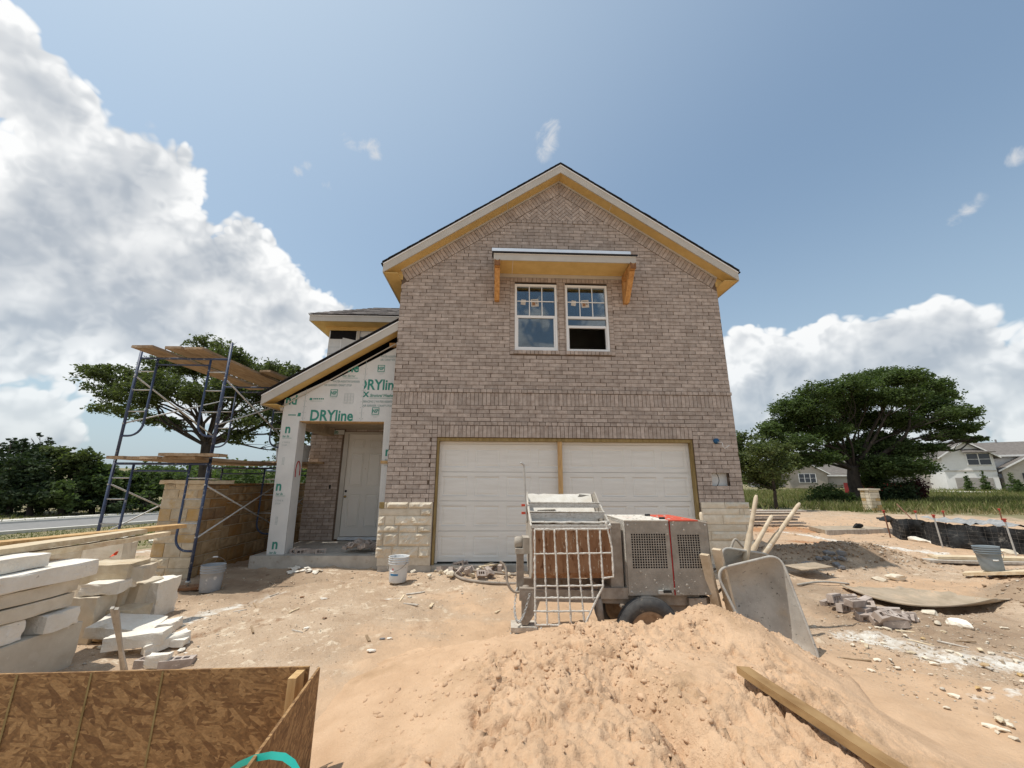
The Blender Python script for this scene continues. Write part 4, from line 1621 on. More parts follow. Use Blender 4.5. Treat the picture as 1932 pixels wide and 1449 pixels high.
def stamp(x, z, w=.145):
    b = MB()
    t = .012
    b.box(x, x + w, YT - .001, YT + .0006, z, z + t).box(x, x + w, YT - .001, YT + .0006, z + w - t, z + w)
    b.box(x, x + t, YT - .001, YT + .0006, z + t, z + w - t).box(x + w - t, x + w, YT - .001, YT + .0006, z + t, z + w - t)
    q_ = b.build('certification_mark', 'print_teal', front)
    text_part('NSP', .098, x + .013, z + .040, YT - .0002, front, bold=.0035, sx=.66)
    MB().box(x, x + w, YT - .0006, YT + .0005, z - .026, z - .020).box(x + .03, x + w - .03, YT - .0006, YT + .0005, z - .05, z - .046).build('small_print', 'print_grey', front)


stamp(-4.72, 3.10)
stamp(-3.86, 2.74)
stamp(-3.82, 3.63)
text_part('WATER-RESISTIVE BARRIER', .058, -4.70, 3.395, YT, front, 'print_grey', bold=.002, sx=.78, clip=[((.0, .0), (-1, 0))])
text_part('AIR BARRIER / DRAFT STOP', .058, -4.86, 3.315, YT, front, 'print_grey', bold=.002, sx=.78)
text_part('ne', .27, -4.42, 3.62, YT, front, bold=.008, sx=.84, clip=[((.0, .06), (-.5, .86))])
text_part('ther Barrier', .075, -4.52, 3.51, YT, front, 'print_teal', shear=.3, sx=.72)
MB().box(-4.5, -4.2, YT - .0008, YT + .0005, 3.485, 3.491).build('printed_rule', 'print_teal', front)
text_part('WATER-RESISTIVE', .06, -3.78, 3.94, YT, front, 'print_grey', bold=.002, sx=.7)
text_part('AIR / DRAFT STOP', .06, -3.78, 3.87, YT, front, 'print_grey', bold=.002, sx=.7)
text_part('nd', .27, -5.58, 2.93, YT, front, bold=.008, sx=.84, clip=[((0, .15), (-.45, .89))])
sp_ = MB()
for k in range(6):
    sp_.box(-5.04 + k * .036, -5.04 + k * .036 + .024, YT - .0006, YT + .0005, 3.035, 3.062)
sp_.box(-5.10, -4.86, YT - .0006, YT + .0005, 3.000, 3.004).box(-5.49, -5.34, YT - .0006, YT + .0005, 2.705, 2.725)
sp_.build('small_print', 'print_teal', front)
MB().box(-5.115, -5.06, YT - .0008, YT + .0005, 3.02, 3.065).build('printed_logo', 'print_teal', front)
MB().prism([(-5.31, 2.69), (-5.25, 2.69), (-5.245, 2.76), (-5.30, 2.76)], YT - .0008, YT + .0005).build('printed_logo', 'print_teal', front)
tb = MB()
for k in range(8):
    tb.box(-4.43, -4.25, YT - .0006, YT + .0005, 2.955 + k * .030, 2.958 + k * .030)
for k in range(4):
    tb.box(-4.43 + k * .06, -4.427 + k * .06, YT - .0006, YT + .0005, 2.955, 3.165)
tb.build('printed_table', 'print_grey', front)
for z, s in ((2.36, 'n'), (1.27, 'n'), (.235, 'n')):
    x = -5.62 + (2.6 - z) * .028 + .10
    text_part(s, .25, x - (.05 if z == 1.27 else 0), z, YT, col, bold=.008, sx=.9)
    text_part('her Ba', .060, x - .03, z - .085, YT, col, 'print_teal', shear=.3, sx=.8, bold=.001)
    MB().box(x - .03, x + .15, YT - .0008, YT + .0005, z - .105, z - .099).build('printed_rule', 'print_teal', col)
    if z > .5:
        text_part('CTIVE B', .042, x - .02, z - .20, YT, col, 'print_grey')
        text_part('STOP', .042, x - .02, z - .255, YT, col, 'print_grey')
        text_part('222222', .055, x + .07, z - .62, YT, col, 'print_grey', rotz=1, sx=.9)
for z, s in ((1.93, 'n'), (.86, 'n')):
    text_part(s, .25, -3.53 + (1.93 - z) * .03, z, YT, pil, bold=.008, sx=.9, clip=[((.10, 0), (1, 0))])
    text_part('her', .06, -3.53 + (1.93 - z) * .03, z - .10, YT, pil, 'print_teal', shear=.3, sx=.7)
    text_part('STOP', .042, -3.53 + (1.93 - z) * .03, z - .20, YT, pil, 'print_grey', sx=.8)
MB().box(-3.60, XL - .002, YP - .03, YP - .001, 1.78, 1.835).build('wood_strip', 'stud_wood', pil)
# red spray mark on the inner face of the column
pts_ = [(-5.206, YP + .15 + .085 * math.sin(t), 1.62 + .20 * math.cos(t)) for t in np.linspace(R(-120), R(110), 18)]
pts_ = [(-5.206 - (1.62 - .2 + (p[2] - 1.42)) * .018, p[1], p[2]) for p in pts_]
MB().tube(pts_, .010, 6).build('spray_mark', 'spray_red', col)

# porch roof: rake board, soffit and shingles, dying into the brick
ps = (4.60 - 3.02) / (5.90 - 3.40)


def prk(z0, z1, y0, y1, x0=-5.90, x1=XL + .0):
    return MB().prism([(x0, 3.02 + z0), (x1, 3.02 + z0 + ps * (x1 - x0)), (x1, 3.02 + z1 + ps * (x1 - x0)), (x0, 3.02 + z1)], y0, y1)


prk(-.16, .01, .02, .045).build('fascia', 'trim_primer', house)
prk(.012, .036, .008, .05).build('drip_edge', 'vinyl_white', house)
prk(-.150, -.138, .046, YP + .0).build('soffit', 'soffit_yellow', house)
prk(-.172, -.152, YP - .035, YP - .012, x0=-5.66).build('frieze', 'trim_primer', house)
prf = prk(.04, .066, .0, 2.45, x0=-5.95).build('roof', 'shingle_edge', house)
sh = MB()
for k in range(20):
    x0 = -5.96 + k * .13
    x1 = min(x0 + .15, XL - .001)
    za, zb = 3.02 + .068 + ps * (x0 + 5.90), 3.02 + .068 + ps * (x1 + 5.90)
    for ya, yb in ((-.015 + rn.uniform(-.006, .004), .45), (.455, 1.2), (1.205, 2.4)):
        sh.prism([(x0, za), (x1, zb), (x1, zb + .010), (x0, za + .020)], ya, yb)
o = sh.build('shingles', 'shingle_edge', prf)
o['kind'] = 'stuff'
MB().box(-5.90, -5.875, .046, 2.4, 2.86, 3.02).build('fascia', 'trim_primer', house)
MB().box(-5.874, -5.60, .046, 2.4, 2.875, 2.887).build('soffit', 'soffit_yellow', house)
MB().box(-5.655, -5.61, YP - .01, 2.3, 2.80, 2.874).build('frieze', 'trim_primer', house)
prk(-.62, -.152, YP + .10, YP + .13, x0=-5.58, x1=XL + .01).build('felt_paper', 'felt_black', house)
MB().box(-3.62, XL + .01, YP + .0, YP + .12, 4.19, 4.26).build('blocking', 'stud_wood', house)
# beams and ceiling inside the porch
MB().box(-5.52, -5.26, YP + .31, 2.16, 2.50, 2.74).build('beam', 'ply_wood', house)
MB().box(-5.26, XL - .17, YP + .03, 2.16, 2.66, 2.74).build('porch_ceiling', 'ply_wood', house)
MB().box(OPX0 + .01, OPX1 - .01, YP + .022, YP + .28, 2.585, 2.66).build('opening_head', 'stud_wood', house)

# entrance wall: brick to the left of the door
YB = 2.05
ew = MB().box(-5.78, -5.0, YB + .010, YB + .12, .137, 2.68).box(-5.0, -3.4, YB + .010, YB + .12, 2.60, 2.72).build('entrance_wall', 'mortar_joint', house)
BR2 = []
save = BR
BR = BR2
for i in range(30):
    z = .14 + i * CO
    xq = -5.80 - (.12 if i % 2 else 0)
    while xq < -5.06:
        p0, p1 = max(xq, -5.79), min(xq + .246, -5.055)
        if p1 - p0 > .03:
            put(rect(p0, p1, z + .0045, z + CO - .0045))
        xq += .2555
BR2 = [(p, y0 + YB, y1 + YB) for p, y0, y1 in BR]
BR = save
for poly, y0, y1 in BR2:
    MB().prism(poly, y0, y1).build('brick', 'brick', ew)
BR3 = []
for i in range(5):
    BR3.append((rect(-4.98 + i * .2555, -4.98 + i * .2555 + .246, 2.615, 2.69), YB, YB + .03))
for poly, y0, y1 in BR3:
    MB().prism(poly, y0, y1).build('brick', 'brick', ew)
MB().box(-5.35, -5.02, YB - .006, YB + .008, 2.535, 2.645).build('sheathing_patch', 'sheathing', ew)
text_part('lin', .13, -5.28, 2.55, YB - .008, ew, bold=.004)
MB().box(-5.24, -5.20, YB - .012, YB + .0, 1.27, 1.36).build('doorbell_box', 'black_rubber', ew)
# front door
fd = MB().box(-4.90, -4.0, YB + .03, YB + .075, .225, 2.545).build('front_door', 'door_paint', house)
for (x0, x1, z0, z1) in ((-5.0, -4.90, .17, 2.60), (-4.0, -3.92, .17, 2.60), (-4.90, -4.0, 2.548, 2.60)):
    MB().box(x0, x1, YB - .012, YB + .06, z0, z1).build('door_frame', 'trim_primer', fd)
MB().box(-4.92, -3.98, YB - .02, YB + .06, .15, .215).build('threshold', 'drip_metal', fd)
pn = []
for x0, x1 in ((-4.80, -4.51), (-4.39, -4.10)):
    for z0, z1 in ((2.22, 2.42), (1.33, 2.10), (.42, 1.15)):
        pv, pf = [], []
        yy = YB + .0285
        for ins, dy in ((0, 0), (.012, .008), (.022, .008), (.04, -.002)):
            pv += [(x0 + ins, yy + dy - .008, z0 + ins), (x1 - ins, yy + dy - .008, z0 + ins), (x1 - ins, yy + dy - .008, z1 - ins), (x0 + ins, yy + dy - .008, z1 - ins)]
        for r_ in range(3):
            for q in range(4):
                a, b = r_ * 4 + q, r_ * 4 + (q + 1) % 4
                pf.append((a, b, b + 4, a + 4))
        pf.append((12, 13, 14, 15))
        MB().add(pv, pf).build('panel', 'door_paint', fd)
MB().lathe([(.0, -.06), (.02, -.055), (.028, -.04), (.012, -.02), (.026, -.005), (.026, .0)], 14, (-4.855, YB + .03, 1.10), 'Y').build('door_knob', 'brass', fd, True)
MB().lathe([(.0, -.02), (.024, -.018), (.026, .0)], 14, (-4.855, YB + .03, 1.22), 'Y').build('deadbolt', 'black_rubber', fd, True)
MB().lathe([(.0, -.006), (.008, -.005), (.008, .0)], 8, (-4.45, YB + .029, 1.73), 'Y').build('peephole', 'brass', fd)
MB().box(-3.92, XL, YB + .0, YB + .1, .14, 2.7).build('entrance_side', 'sheathing', house)

# ------------------------------------------------------------------ upper wing at the back, left
YW = 2.50
MB().box(-5.86, XL + .05, YW, YW + .1, 2.7, 5.40).box(-5.86, -5.76, YW + .1, 9.4, .1, 5.40).box(-5.76, XL + .05, 9.3, 9.4, .1, 5.4).build('wing_wall', 'sheathing', house)
wv = [at(px, py, YW - .01) for px, py in ((629, 620), (687, 620), (687, 632), (652, 626), (652, 630), (629, 629))]
MB().prism([(-5.83, 5.37), (-5.15, 5.37), (-5.15, 5.10), (-5.50, 5.17), (-5.50, 5.13), (-5.83, 5.13)][::-1], YW - .004, YW - .001).build('felt_paper', 'felt_black', house)
for (x0, x1, z0, z1) in ((-5.84, -5.55, 4.9, 4.905), (-5.84, -5.55, 4.72, 4.725), (-5.55, -5.2, 4.85, 4.855), (-5.84, -5.4, 4.55, 4.555)):
    MB().box(x0, x1, YW - .003, YW - .0005, z0, z1).build('sheet_joint', 'print_grey', house)
MB().box(-5.545, -5.525, YW - .006, YW - .001, 4.4, 5.12).build('tape', 'vinyl_white', house)
MB().box(-5.12, -5.05, YW - .03, YW - .001, 4.5, 5.36).build('window_trim', 'trim_primer', house)
MB().box(-5.05, -4.3, YW - .006, YW - .001, 4.3, 5.20).build('window_opening', 'house_glass', house)
# hip roof: eave at z 5.5
EX, EY, EZ = -6.22, 2.06, 5.63
MB().box(EX, XL, EY, EY + .025, EZ - .17, EZ - .03).build('fascia', 'trim_primer', house)
MB().box(EX, EX + .025, EY + .026, 9.6, EZ - .17, EZ - .03).build('fascia', 'trim_primer', house)
MB().box(EX - .01, XL, EY - .012, EY + .02, EZ - .028, EZ - .006).build('drip_edge', 'vinyl_white', house)
MB().box(-5.93, XL, EY + .026, YW - .002, EZ - .172, EZ - .160).build('soffit', 'soffit_yellow', house)
MB().box(EX + .026, -5.93, EY + .026, 9.5, EZ - .168, EZ - .156).build('soffit', 'soffit_yellow', house)
MB().box(-5.95, XL, YW - .05, YW - .025, EZ - .27, EZ - .173).build('frieze', 'soffit_yellow', house)
HS = .60
t = 1.35
hv = [(EX - .03, EY - .03, EZ), (XL, EY - .03, EZ), (XL, EY - .03 + t, EZ + HS * t), (EX - .03 + t, EY - .03 + t, EZ + HS * t), (EX - .03, 9.7, EZ), (EX - .03 + t, 9.7, EZ + HS * t), (XL, 9.7, EZ + HS * t)]
hr = MB().add(hv, [(0, 1, 2, 3), (0, 3, 5, 4), (3, 2, 6, 5)]).build('roof', 'shingle', house)
sh = MB()
nr = 11
for k in range(nr):
    u0, u1 = k * t / nr, (k + 1.25) * t / nr
    xq = EX - .03 + u0 - rn.uniform(0, .3)
    while xq < XL:
        x0, x1 = max(xq, EX - .03 + u0), min(xq + .165 + rn.uniform(-.05, .05), XL)
        if x1 > x0 + .02:
            th = .012 + rn.choice((0, 0, .008))
            y0, y1 = EY - .045 + u0, EY - .045 + u1
            z0, z1 = EZ + .006 + HS * u0, EZ + .006 + HS * u1
            sh.add([(x0, y0, z0), (x1, y0, z0), (x1, y1, z1), (x0, y1, z1), (x0, y0, z0 + th), (x1, y0, z0 + th), (x1, y1, z1 + .003), (x0, y1, z1 + .003)],
                   [(0, 3, 2, 1), (4, 5, 6, 7), (0, 1, 5, 4), (1, 2, 6, 5), (3, 0, 4, 7)])
        xq = max(x1, xq + .05) + .003
o = sh.build('shingles', 'shingle', hr)
o['kind'] = 'stuff'

# ------------------------------------------------------------------ stone pier and garden wall, left
pier = thing('stone_pier', 'square pier of cream and ochre limestone blocks with flat cap under the scaffold', 'pier', (-6.66, -.12, -.2))
core = MB().box(-6.985, -6.335, -.435, .19, -.25, 1.385).build('pier_core', 'stone_mortar', pier)
rp = random.Random(12)
z = -.15
sd_ = 200
for hh in (.20, .17, .22, .13, .21, .20, .16, .15, .13):
    z1 = min(z + hh, 1.385)
    for face in ('front', 'side'):
        a0, a1 = (-7.0, -6.32) if face == 'front' else (-.45, .20)
        cuts = [a0]
        while a1 - cuts[-1] > .36:
            cuts.append(cuts[-1] + rp.uniform(.17, .40))
        if a1 - cuts[-1] < .1 and len(cuts) > 1:
            cuts.pop()
        cuts.append(a1)
        for u, v in zip(cuts[:-1], cuts[1:]):
            if face == 'front':
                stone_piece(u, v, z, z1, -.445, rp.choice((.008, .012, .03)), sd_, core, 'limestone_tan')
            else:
                stone_piece(u, v, z, z1, 0, rp.choice((.008, .012, .025)), sd_, core, 'wall_stone_shaded', axis_x=-6.325)  # side face gets the darkened stone, its shade is in the colour
            sd_ += 1
    z = z1
me = block_mesh('cap', .78, .74, .065, 5, .006, 'limestone_tan')
link('cap', me, (-6.66, -.125, 1.418), pier)

gw = thing('stone_wall', 'long ochre and brown limestone garden wall running back behind the scaffold', 'wall', (-6.55, 3.0, -.2))
core = MB().box(-6.72, -6.385, .205, 6.2, -.3, 1.34).build('wall_core', 'stone_mortar', gw)
z = -.22
for hh in (.20, .25, .18, .22, .17, .24, .16, .14):
    z1 = min(z + hh, 1.34)
    u = .21
    while u < 6.2:
        v = min(u + rp.uniform(.22, .62), 6.2)
        stone_piece(u, v, z, z1, 0, rp.choice((.01, .015, .03)), sd_, core, 'wall_stone_shaded', axis_x=-6.375)
        sd_ += 1
        u = v
    z = z1
u = .21
while u < 6.2:
    v = min(u + rp.uniform(.5, .9), 6.2)
    link('coping', block_mesh('coping', .40, v - u - .01, .05, sd_, .005, 'wall_stone_shaded', 2), (-6.55, (u + v) / 2, 1.368), core)
    sd_ += 1
    u = v

# ------------------------------------------------------------------ scaffold
scf = thing('scaffold', 'tall blue tubular scaffold two lifts high over the stone pier', 'scaffold', (-6.65, 0, -.15))
SX0, SX1 = -7.40, -5.93
LIFTS = ((-.02, 1.72), (1.72, 3.47))


def frame(Y, z0, z1, foot=False):
    fr = MB()
    fr.tube([(SX0, Y, z0), (SX0, Y, z1 + (.10 if z1 > 3 else .06))], .0215, 10)
    fm = fr.build('frame', 'scaffold_blue', scf, True)
    MB().tube([(SX1, Y, z0), (SX1, Y, z1 + (.28 if z1 > 3 and Y < 0 else .06))], .0215, 10).build('leg', 'scaffold_blue', fm, True)
    MB().tube([(SX0, Y, z1 - .02), (SX1, Y, z1 - .02)], .019, 8).build('top_rail', 'scaffold_blue', fm, True)
    MB().tube([(SX0 + .30, Y, z1 - .13), (SX1 - .30, Y, z1 - .13)], .014, 8).build('top_rail', 'scaffold_blue', fm, True)
    for sx, sg in ((SX0, 1), (SX1, -1)):
        xi = sx + sg * .30
        zb = z0 + .42
        pts = [(xi, Y, z1 - .03), (xi, Y, zb + .20)]
        for k in range(1, 7):
            a = R(90 * k / 6)
            pts.append((sx + sg * (.30 - .20 * (1 - math.cos(a))), Y, zb + .20 - .20 * math.sin(a)))
        pts.append((sx + sg * .01, Y, zb))
        MB().tube(pts, .017, 8).build('ladder_tube', 'scaffold_blue', fm, True)
        for zr_ in (z0 + .82, z0 + 1.18, z0 + 1.50):
            MB().tube([(sx, Y, zr_), (xi, Y, zr_)], .012, 6).build('rung', 'galvanized', fm, True)
        for zr_ in (z0 + .62, z0 + 1.40):
            MB().tube([(sx, Y - .03, zr_), (sx, Y + .03, zr_)], .013, 6).build('brace_stud', 'galvanized', fm)
    if foot:
        for sx in (SX0, SX1):
            g = gz_at(sx, Y)
            MB().tube([(sx, Y, g + .03), (sx, Y, z0 + .25)], .014, 8).tube([(sx, Y, z0 - .03), (sx, Y, z0 + .01)], .035, 8).box(sx - .07, sx + .07, Y - .07, Y + .07, g + .02, g + .03).build('base_jack', 'galvanized', fm, True)


YS = (-1.0, 1.10, 3.2)
for Y in YS:
    for k, (z0, z1) in enumerate(LIFTS):
        if Y > 3 and k == 1:
            continue
        frame(Y, z0, z1, k == 0)
for (Ya, Yb) in ((YS[0], YS[1]), (YS[1], YS[2])):
    for k, (z0, z1) in enumerate(LIFTS):
        if Yb > 3 and k == 1:
            continue
        for sx in (SX0, SX1):
            e = -.02 if sx == SX0 else .02
            MB().tube([(sx + e, Ya, z0 + .62), (sx + e, Yb, z0 + 1.40)], .0125, 6).build('cross_brace', 'galvanized', scf, True)
            MB().tube([(sx - e, Ya, z0 + 1.40), (sx - e, Yb, z0 + .62)], .0125, 6).build('cross_brace', 'galvanized', scf, True)


def plank(a, b, w, t, label, group=None, material='plank_wood', roll=0.0, name='plank', sag=0.0):
    """sawn board from a to b, bowed a little, with worn ends"""
    a, b = Vector(a), Vector(b)
    d = (b - a)
    L = d.length
    d.normalize()
    sxv = d.cross(Vector((0, 0, 1))).normalized()
    u = sxv.cross(d)
    if roll:
        c, s_ = math.cos(roll), math.sin(roll)
        sxv, u = sxv * c + u * s_, u * c - sxv * s_
    mb = MB()
    n = 10
    rr_ = random.Random(int(abs(a.x * 977 + b.y * 131 + a.z * 71) * 10))
    vs, fs = [], []
    for i in range(n + 1):
        tt = i / n
        c = a + d * (L * tt) - Vector((0, 0, sag * 4 * tt * (1 - tt))) + u * rr_.uniform(-.002, .002)
        wv_ = w * (1 + rr_.uniform(-.012, .012)) * (.97 if i in (0, n) else 1)
        for p, q_ in ((-1, -1), (1, -1), (1, 1), (-1, 1)):
            e = rr_.uniform(-.006, .006) if i in (0, n) else 0
            vs.append(c + sxv * (p * wv_ / 2) + u * (q_ * t / 2) + d * e)
    for i in range(n):
        o = i * 4
        for k in range(4):
            fs.append((o + k, o + (k + 1) % 4, o + 4 + (k + 1) % 4, o + 4 + k))
    fs += [(3, 2, 1, 0), (n * 4, n * 4 + 1, n * 4 + 2, n * 4 + 3)]
    mb.add(vs, fs)
    return tag(mb.build(name, material), label, 'plank', group)


G = 'scaffold planks'
top_pl = [(-7.20, -6.84, 'leftmost plank on the top lift of the scaffold'), (-6.70, -6.42, 'middle plank on the top lift of the scaffold'), (-6.41, -6.10, 'right plank on the top lift of the scaffold, beside the tall leg')]
for k, (x0, x1, lb) in enumerate(top_pl):
    plank(((x0 + x1) / 2 - .10, -1.32 + .03 * k, 3.555), ((x0 + x1) / 2 + .03, 1.62, 3.53), x1 - x0, .042, lb, G)
plank((-6.02, .2, 3.585), (-5.80, 1.75, 3.575), .24, .042, 'short plank lapped on top of the upper lift, next to the porch eave', G)
low = [(-7.30, 'far left'), (-7.05, 'second from the left'), (-6.80, 'middle'), (-6.50, 'second from the right'), (-6.22, 'far right')]
for k, (x0, w) in enumerate(low):
    plank((x0 + .06, -1.20 + .05 * (k % 2), 1.785), (x0 + .03, 1.5 + .1 * (k % 3), 1.79), .265, .045, w + ' plank of the lower scaffold deck over the stone pier', G)
plank((-6.55, -1.16, 1.833), (-5.68, -1.10, 1.833), .24, .044, 'short plank laid crosswise over the front of the lower scaffold deck', G)
for k in range(3):
    plank((-6.5 + k * .27, 1.2, 1.835), (-6.45 + k * .29, 3.7, 1.80), .25, .045, ('left', 'middle', 'right')[k] + ' plank of the rear scaffold deck beside the porch', G)
plank((-5.86, 1.9, 1.86), (-5.40, 2.0, 1.86), .22, .045, 'short plank end seen through the open side of the porch', G)
g = gz_at(SX1, -1.0)
plank((SX1 - .35, -1.12, g + .02), (SX1 + .25, -.92, g + .02), .22, .04, 'rust-brown sole board under the near right scaffold leg', G, 'drum_rust')


# ------------------------------------------------------------------ buckets
def bucket(x, y, z, label, material='bucket_grey', h=.37, r=.15, handle='up', rot=0.0, tilt=(0, 0), lab=None, group='plastic pails', full=0.0):
    b = thing('bucket', label, 'bucket', (x, y, z), group, (tilt[0], tilt[1], rot), local=True)
    rb_ = r * .86
    pr = [(0, .004), (rb_ * .96, .004), (rb_, .015)]
    for t_ in (.25, .5, .70):
        pr.append((rb_ + (r - rb_) * t_, h * t_))
    for zz, e in ((.72, .010), (.745, .010), (.75, .002), (.80, .002), (.805, .012), (.83, .012), (.835, .003), (.90, .003), (.905, .011), (.925, .011), (.93, .003), (.985, .003), (.99, .010), (1.0, .010)):
        pr.append((rb_ + (r - rb_) * zz + e, h * zz))
    pr += [(r - .002, h), (r - .006, h * .97), (rb_ * .95, .03 + full * h), (0, .03 + full * h)]
    bd = MB().lathe(pr, 28).build('shell', material, b, True)
    rh = r + .012
    pts = []
    for k in range(17):
        a = math.pi * k / 16
        if handle == 'up':
            pts.append((math.cos(a) * rh, .02, h * .82 + math.sin(a) * rh * 1.05))
        else:
            pts.append((math.cos(a) * rh, -math.sin(a) * rh * .98 - .012, h * .82 - math.sin(a) * rh * .78))
    hd = MB().tube(pts, .0032, 6).build('handle', 'wire', b, True)
    MB().tube(pts[7:10], .011, 8).build('grip', 'bucket_white' if handle == 'up' else 'cable_white', hd, True)
    for sg in (-1, 1):
        MB().lathe([(0, .012), (.018, .010), (.018, -.006)], 10, (sg * (r + .002), 0, h * .82), 'X').build('lug', material, b)
    if lab:
        for (a0, a1, z0, z1, mt) in lab:
            mb = MB()
            n = 8
            vs = []
            for k in range(n + 1):
                a = R(a0 + (a1 - a0) * k / n)
                for zz in (z0, z1):
                    rr_ = rb_ + (r - rb_) * zz + .0015
                    vs.append((math.cos(a) * rr_, math.sin(a) * rr_, zz * h))
            mb.add(vs, [(2 * k, 2 * k + 2, 2 * k + 3, 2 * k + 1) for k in range(n)])
            mb.build('label', mt, b)
    return b


p = surf(395, 1116)
bucket(p.x, p.y, p.z, 'grey pail streaked with dried white mortar beside the scaffold foot, handle up', handle='up', rot=.4)
p = surf(750, 1098)
bucket(p.x, p.y, p.z, 'white pail with grey rim and blue label before the left garage pier', 'bucket_white', handle='down', rot=-.35,
       lab=[(-140, -40, .74, .99, 'bucket_grey'), (-112, -58, .30, .37, 'label_blue'), (-96, -88, .5, .58, 'label_red'), (-100, -60, .375, .40, 'vinyl_white')])
bucket(-6.08, 1.45, 1.86, 'grey pail standing on the rear scaffold deck left of another pail', rot=1.0)
bucket(-5.74, 1.62, 1.86, 'grey pail on the rear scaffold deck half hidden by the porch column', rot=2.0)

# stack of bricks on the scaffold, seen through the porch
def cored_brick(name='brick', L=.245, D=.092, H=.070, material='brick'):
    """extruded brick with three cores through its bed face"""
    mb = MB()
    hx = [(-.085, -.038), (-.024, .024), (.038, .085)]
    hy = .022
    x0, x1, y0, y1, z0, z1 = -L / 2, L / 2, -D / 2, D / 2, -H / 2, H / 2
    xs_ = [x0] + [v for h_ in hx for v in h_] + [x1]
    for z_, fl in ((z1, False), (z0, True)):
        for i in range(len(xs_) - 1):
            for a, b in ((y0, -hy), (-hy, hy), (hy, y1)):
                if a == -hy and (xs_[i], xs_[i + 1]) in hx:
                    continue
                vs = [(xs_[i], a, z_), (xs_[i + 1], a, z_), (xs_[i + 1], b, z_), (xs_[i], b, z_)]
                mb.add(vs, [(3, 2, 1, 0) if fl else (0, 1, 2, 3)])
    for a, b in hx:
        mb.add([(a, -hy, z0), (b, -hy, z0), (b, hy, z0), (a, hy, z0), (a, -hy, z1), (b, -hy, z1), (b, hy, z1), (a, hy, z1)],
               [(0, 4, 5, 1), (1, 5, 6, 2), (2, 6, 7, 3), (3, 7, 4, 0)])
    mb.add([(x0, y0, z0), (x1, y0, z0), (x1, y1, z0), (x0, y1, z0), (x0, y0, z1), (x1, y0, z1), (x1, y1, z1), (x0, y1, z1)],
           [(0, 1, 5, 4), (1, 2, 6, 5), (2, 3, 7, 6), (3, 0, 4, 7)])
    me_ = bpy.data.meshes.new(name)
    me_.from_pydata([tuple(v) for v in mb.v], [], mb.f)
    me_.materials.append(MATS[material])
    return me_


CB = cored_brick()


def lay(me_, name, loc, rot, label, cat, group=None, scale=None):
    o = bpy.data.objects.new(name, me_)
    COL.objects.link(o)
    o.location = loc
    o.rotation_euler = rot
    if scale:
        o.scale = scale
    return tag(o, label, cat, group)


for i in range(4):
    for j in range(3):
        lay(CB, 'brick', (-5.85 + .1 * (j % 2) * .2 + .26 * (i % 2), 2.5 + .1 * j, 1.868 + .073 * (i // 2 * 1 + 0) + .0), (0, 0, rb.uniform(-.06, .06)), 'brick in the small stack on the rear scaffold deck behind the porch', 'brick', 'bricks on the scaffold') if i < 4 and (i // 2) * 3 + j < 6 else None

# ------------------------------------------------------------------ limestone stacks, left foreground
GB = 'limestone blocks stacked on the left'


def stone(name, cx, cy, cz, sx, sy, sz, label, seed, rz=0.0, rx=0.0, ry=0.0, rough=.008, material='limestone_white', chip=.02, taper=0.0, cuts=4, group=GB):
    return lay(block_mesh(name, sx, sy, sz, seed, rough, material, cuts, chip, taper), name, (cx, cy, cz), (rx, ry, rz), label, 'stone block', group)


BKS = [  # x0 x1 y0 y1 z0 z1 label
    (-5.95, -4.88, -4.95, -3.62, -.14, .262, 'large sawn limestone slab with crackled face at the bottom of the left stack', 'slab_stone', .006),
    (-5.45, -4.905, -4.65, -4.05, .264, .415, 'short white stone block on the big bottom slab, nearest the left edge', 'limestone_white', .010),
    (-5.35, -4.855, -3.985, -3.69, .264, .40, 'small white stone block at the far end of the big bottom slab', 'limestone_white', .010),
    (-5.85, -4.895, -5.0, -3.735, .418, .525, 'thin grey-white slab third from the bottom of the left stone stack', 'limestone', .008),
    (-5.85, -4.905, -5.0, -3.70, .530, .635, 'thin tan slab fourth from the bottom of the left stone stack', 'limestone', .008),
    (-5.85, -4.87, -5.0, -3.60, .642, .775, 'long grey-white slab just under the topmost block of the left stack', 'limestone_white', .010),
    (-5.45, -4.98, -4.62, -3.93, .782, .885, 'topmost bright white block of the left stone stack', 'limestone_white', .012)]
for k, (x0, x1, y0, y1, z0, z1, lb, mt, rg) in enumerate(BKS):
    x0, x1, y1 = x0 - .05, x1 - .05, y1 - .03
    z0, z1 = z0 * .97, z1 * .97
    stone('stone_block', (x0 + x1) / 2, (y0 + y1) / 2, (z0 + z1) / 2, x1 - x0, y1 - y0, z1 - z0, lb, 20 + k, rough=rg, material=mt, chip=.012, cuts=6)


def pblock(px0, py0, px1, py1, Y, depth, label, seed, rz=0.0, ry=0.0, rx=0.0, ground_it=False, **kw):
    a, b = at(px0, py0, Y), at(px1, py1, Y)
    x0, x1, z0, z1 = min(a.x, b.x), max(a.x, b.x), min(a.z, b.z), max(a.z, b.z)
    if ground_it:
        z0 = gz_at((x0 + x1) / 2, Y + depth / 2) - .03
    return stone('stone_block', (x0 + x1) / 2, Y + depth / 2, (z0 + z1) / 2, x1 - x0, depth, z1 - z0, label, seed, rz=rz, rx=rx, ry=ry, **kw)


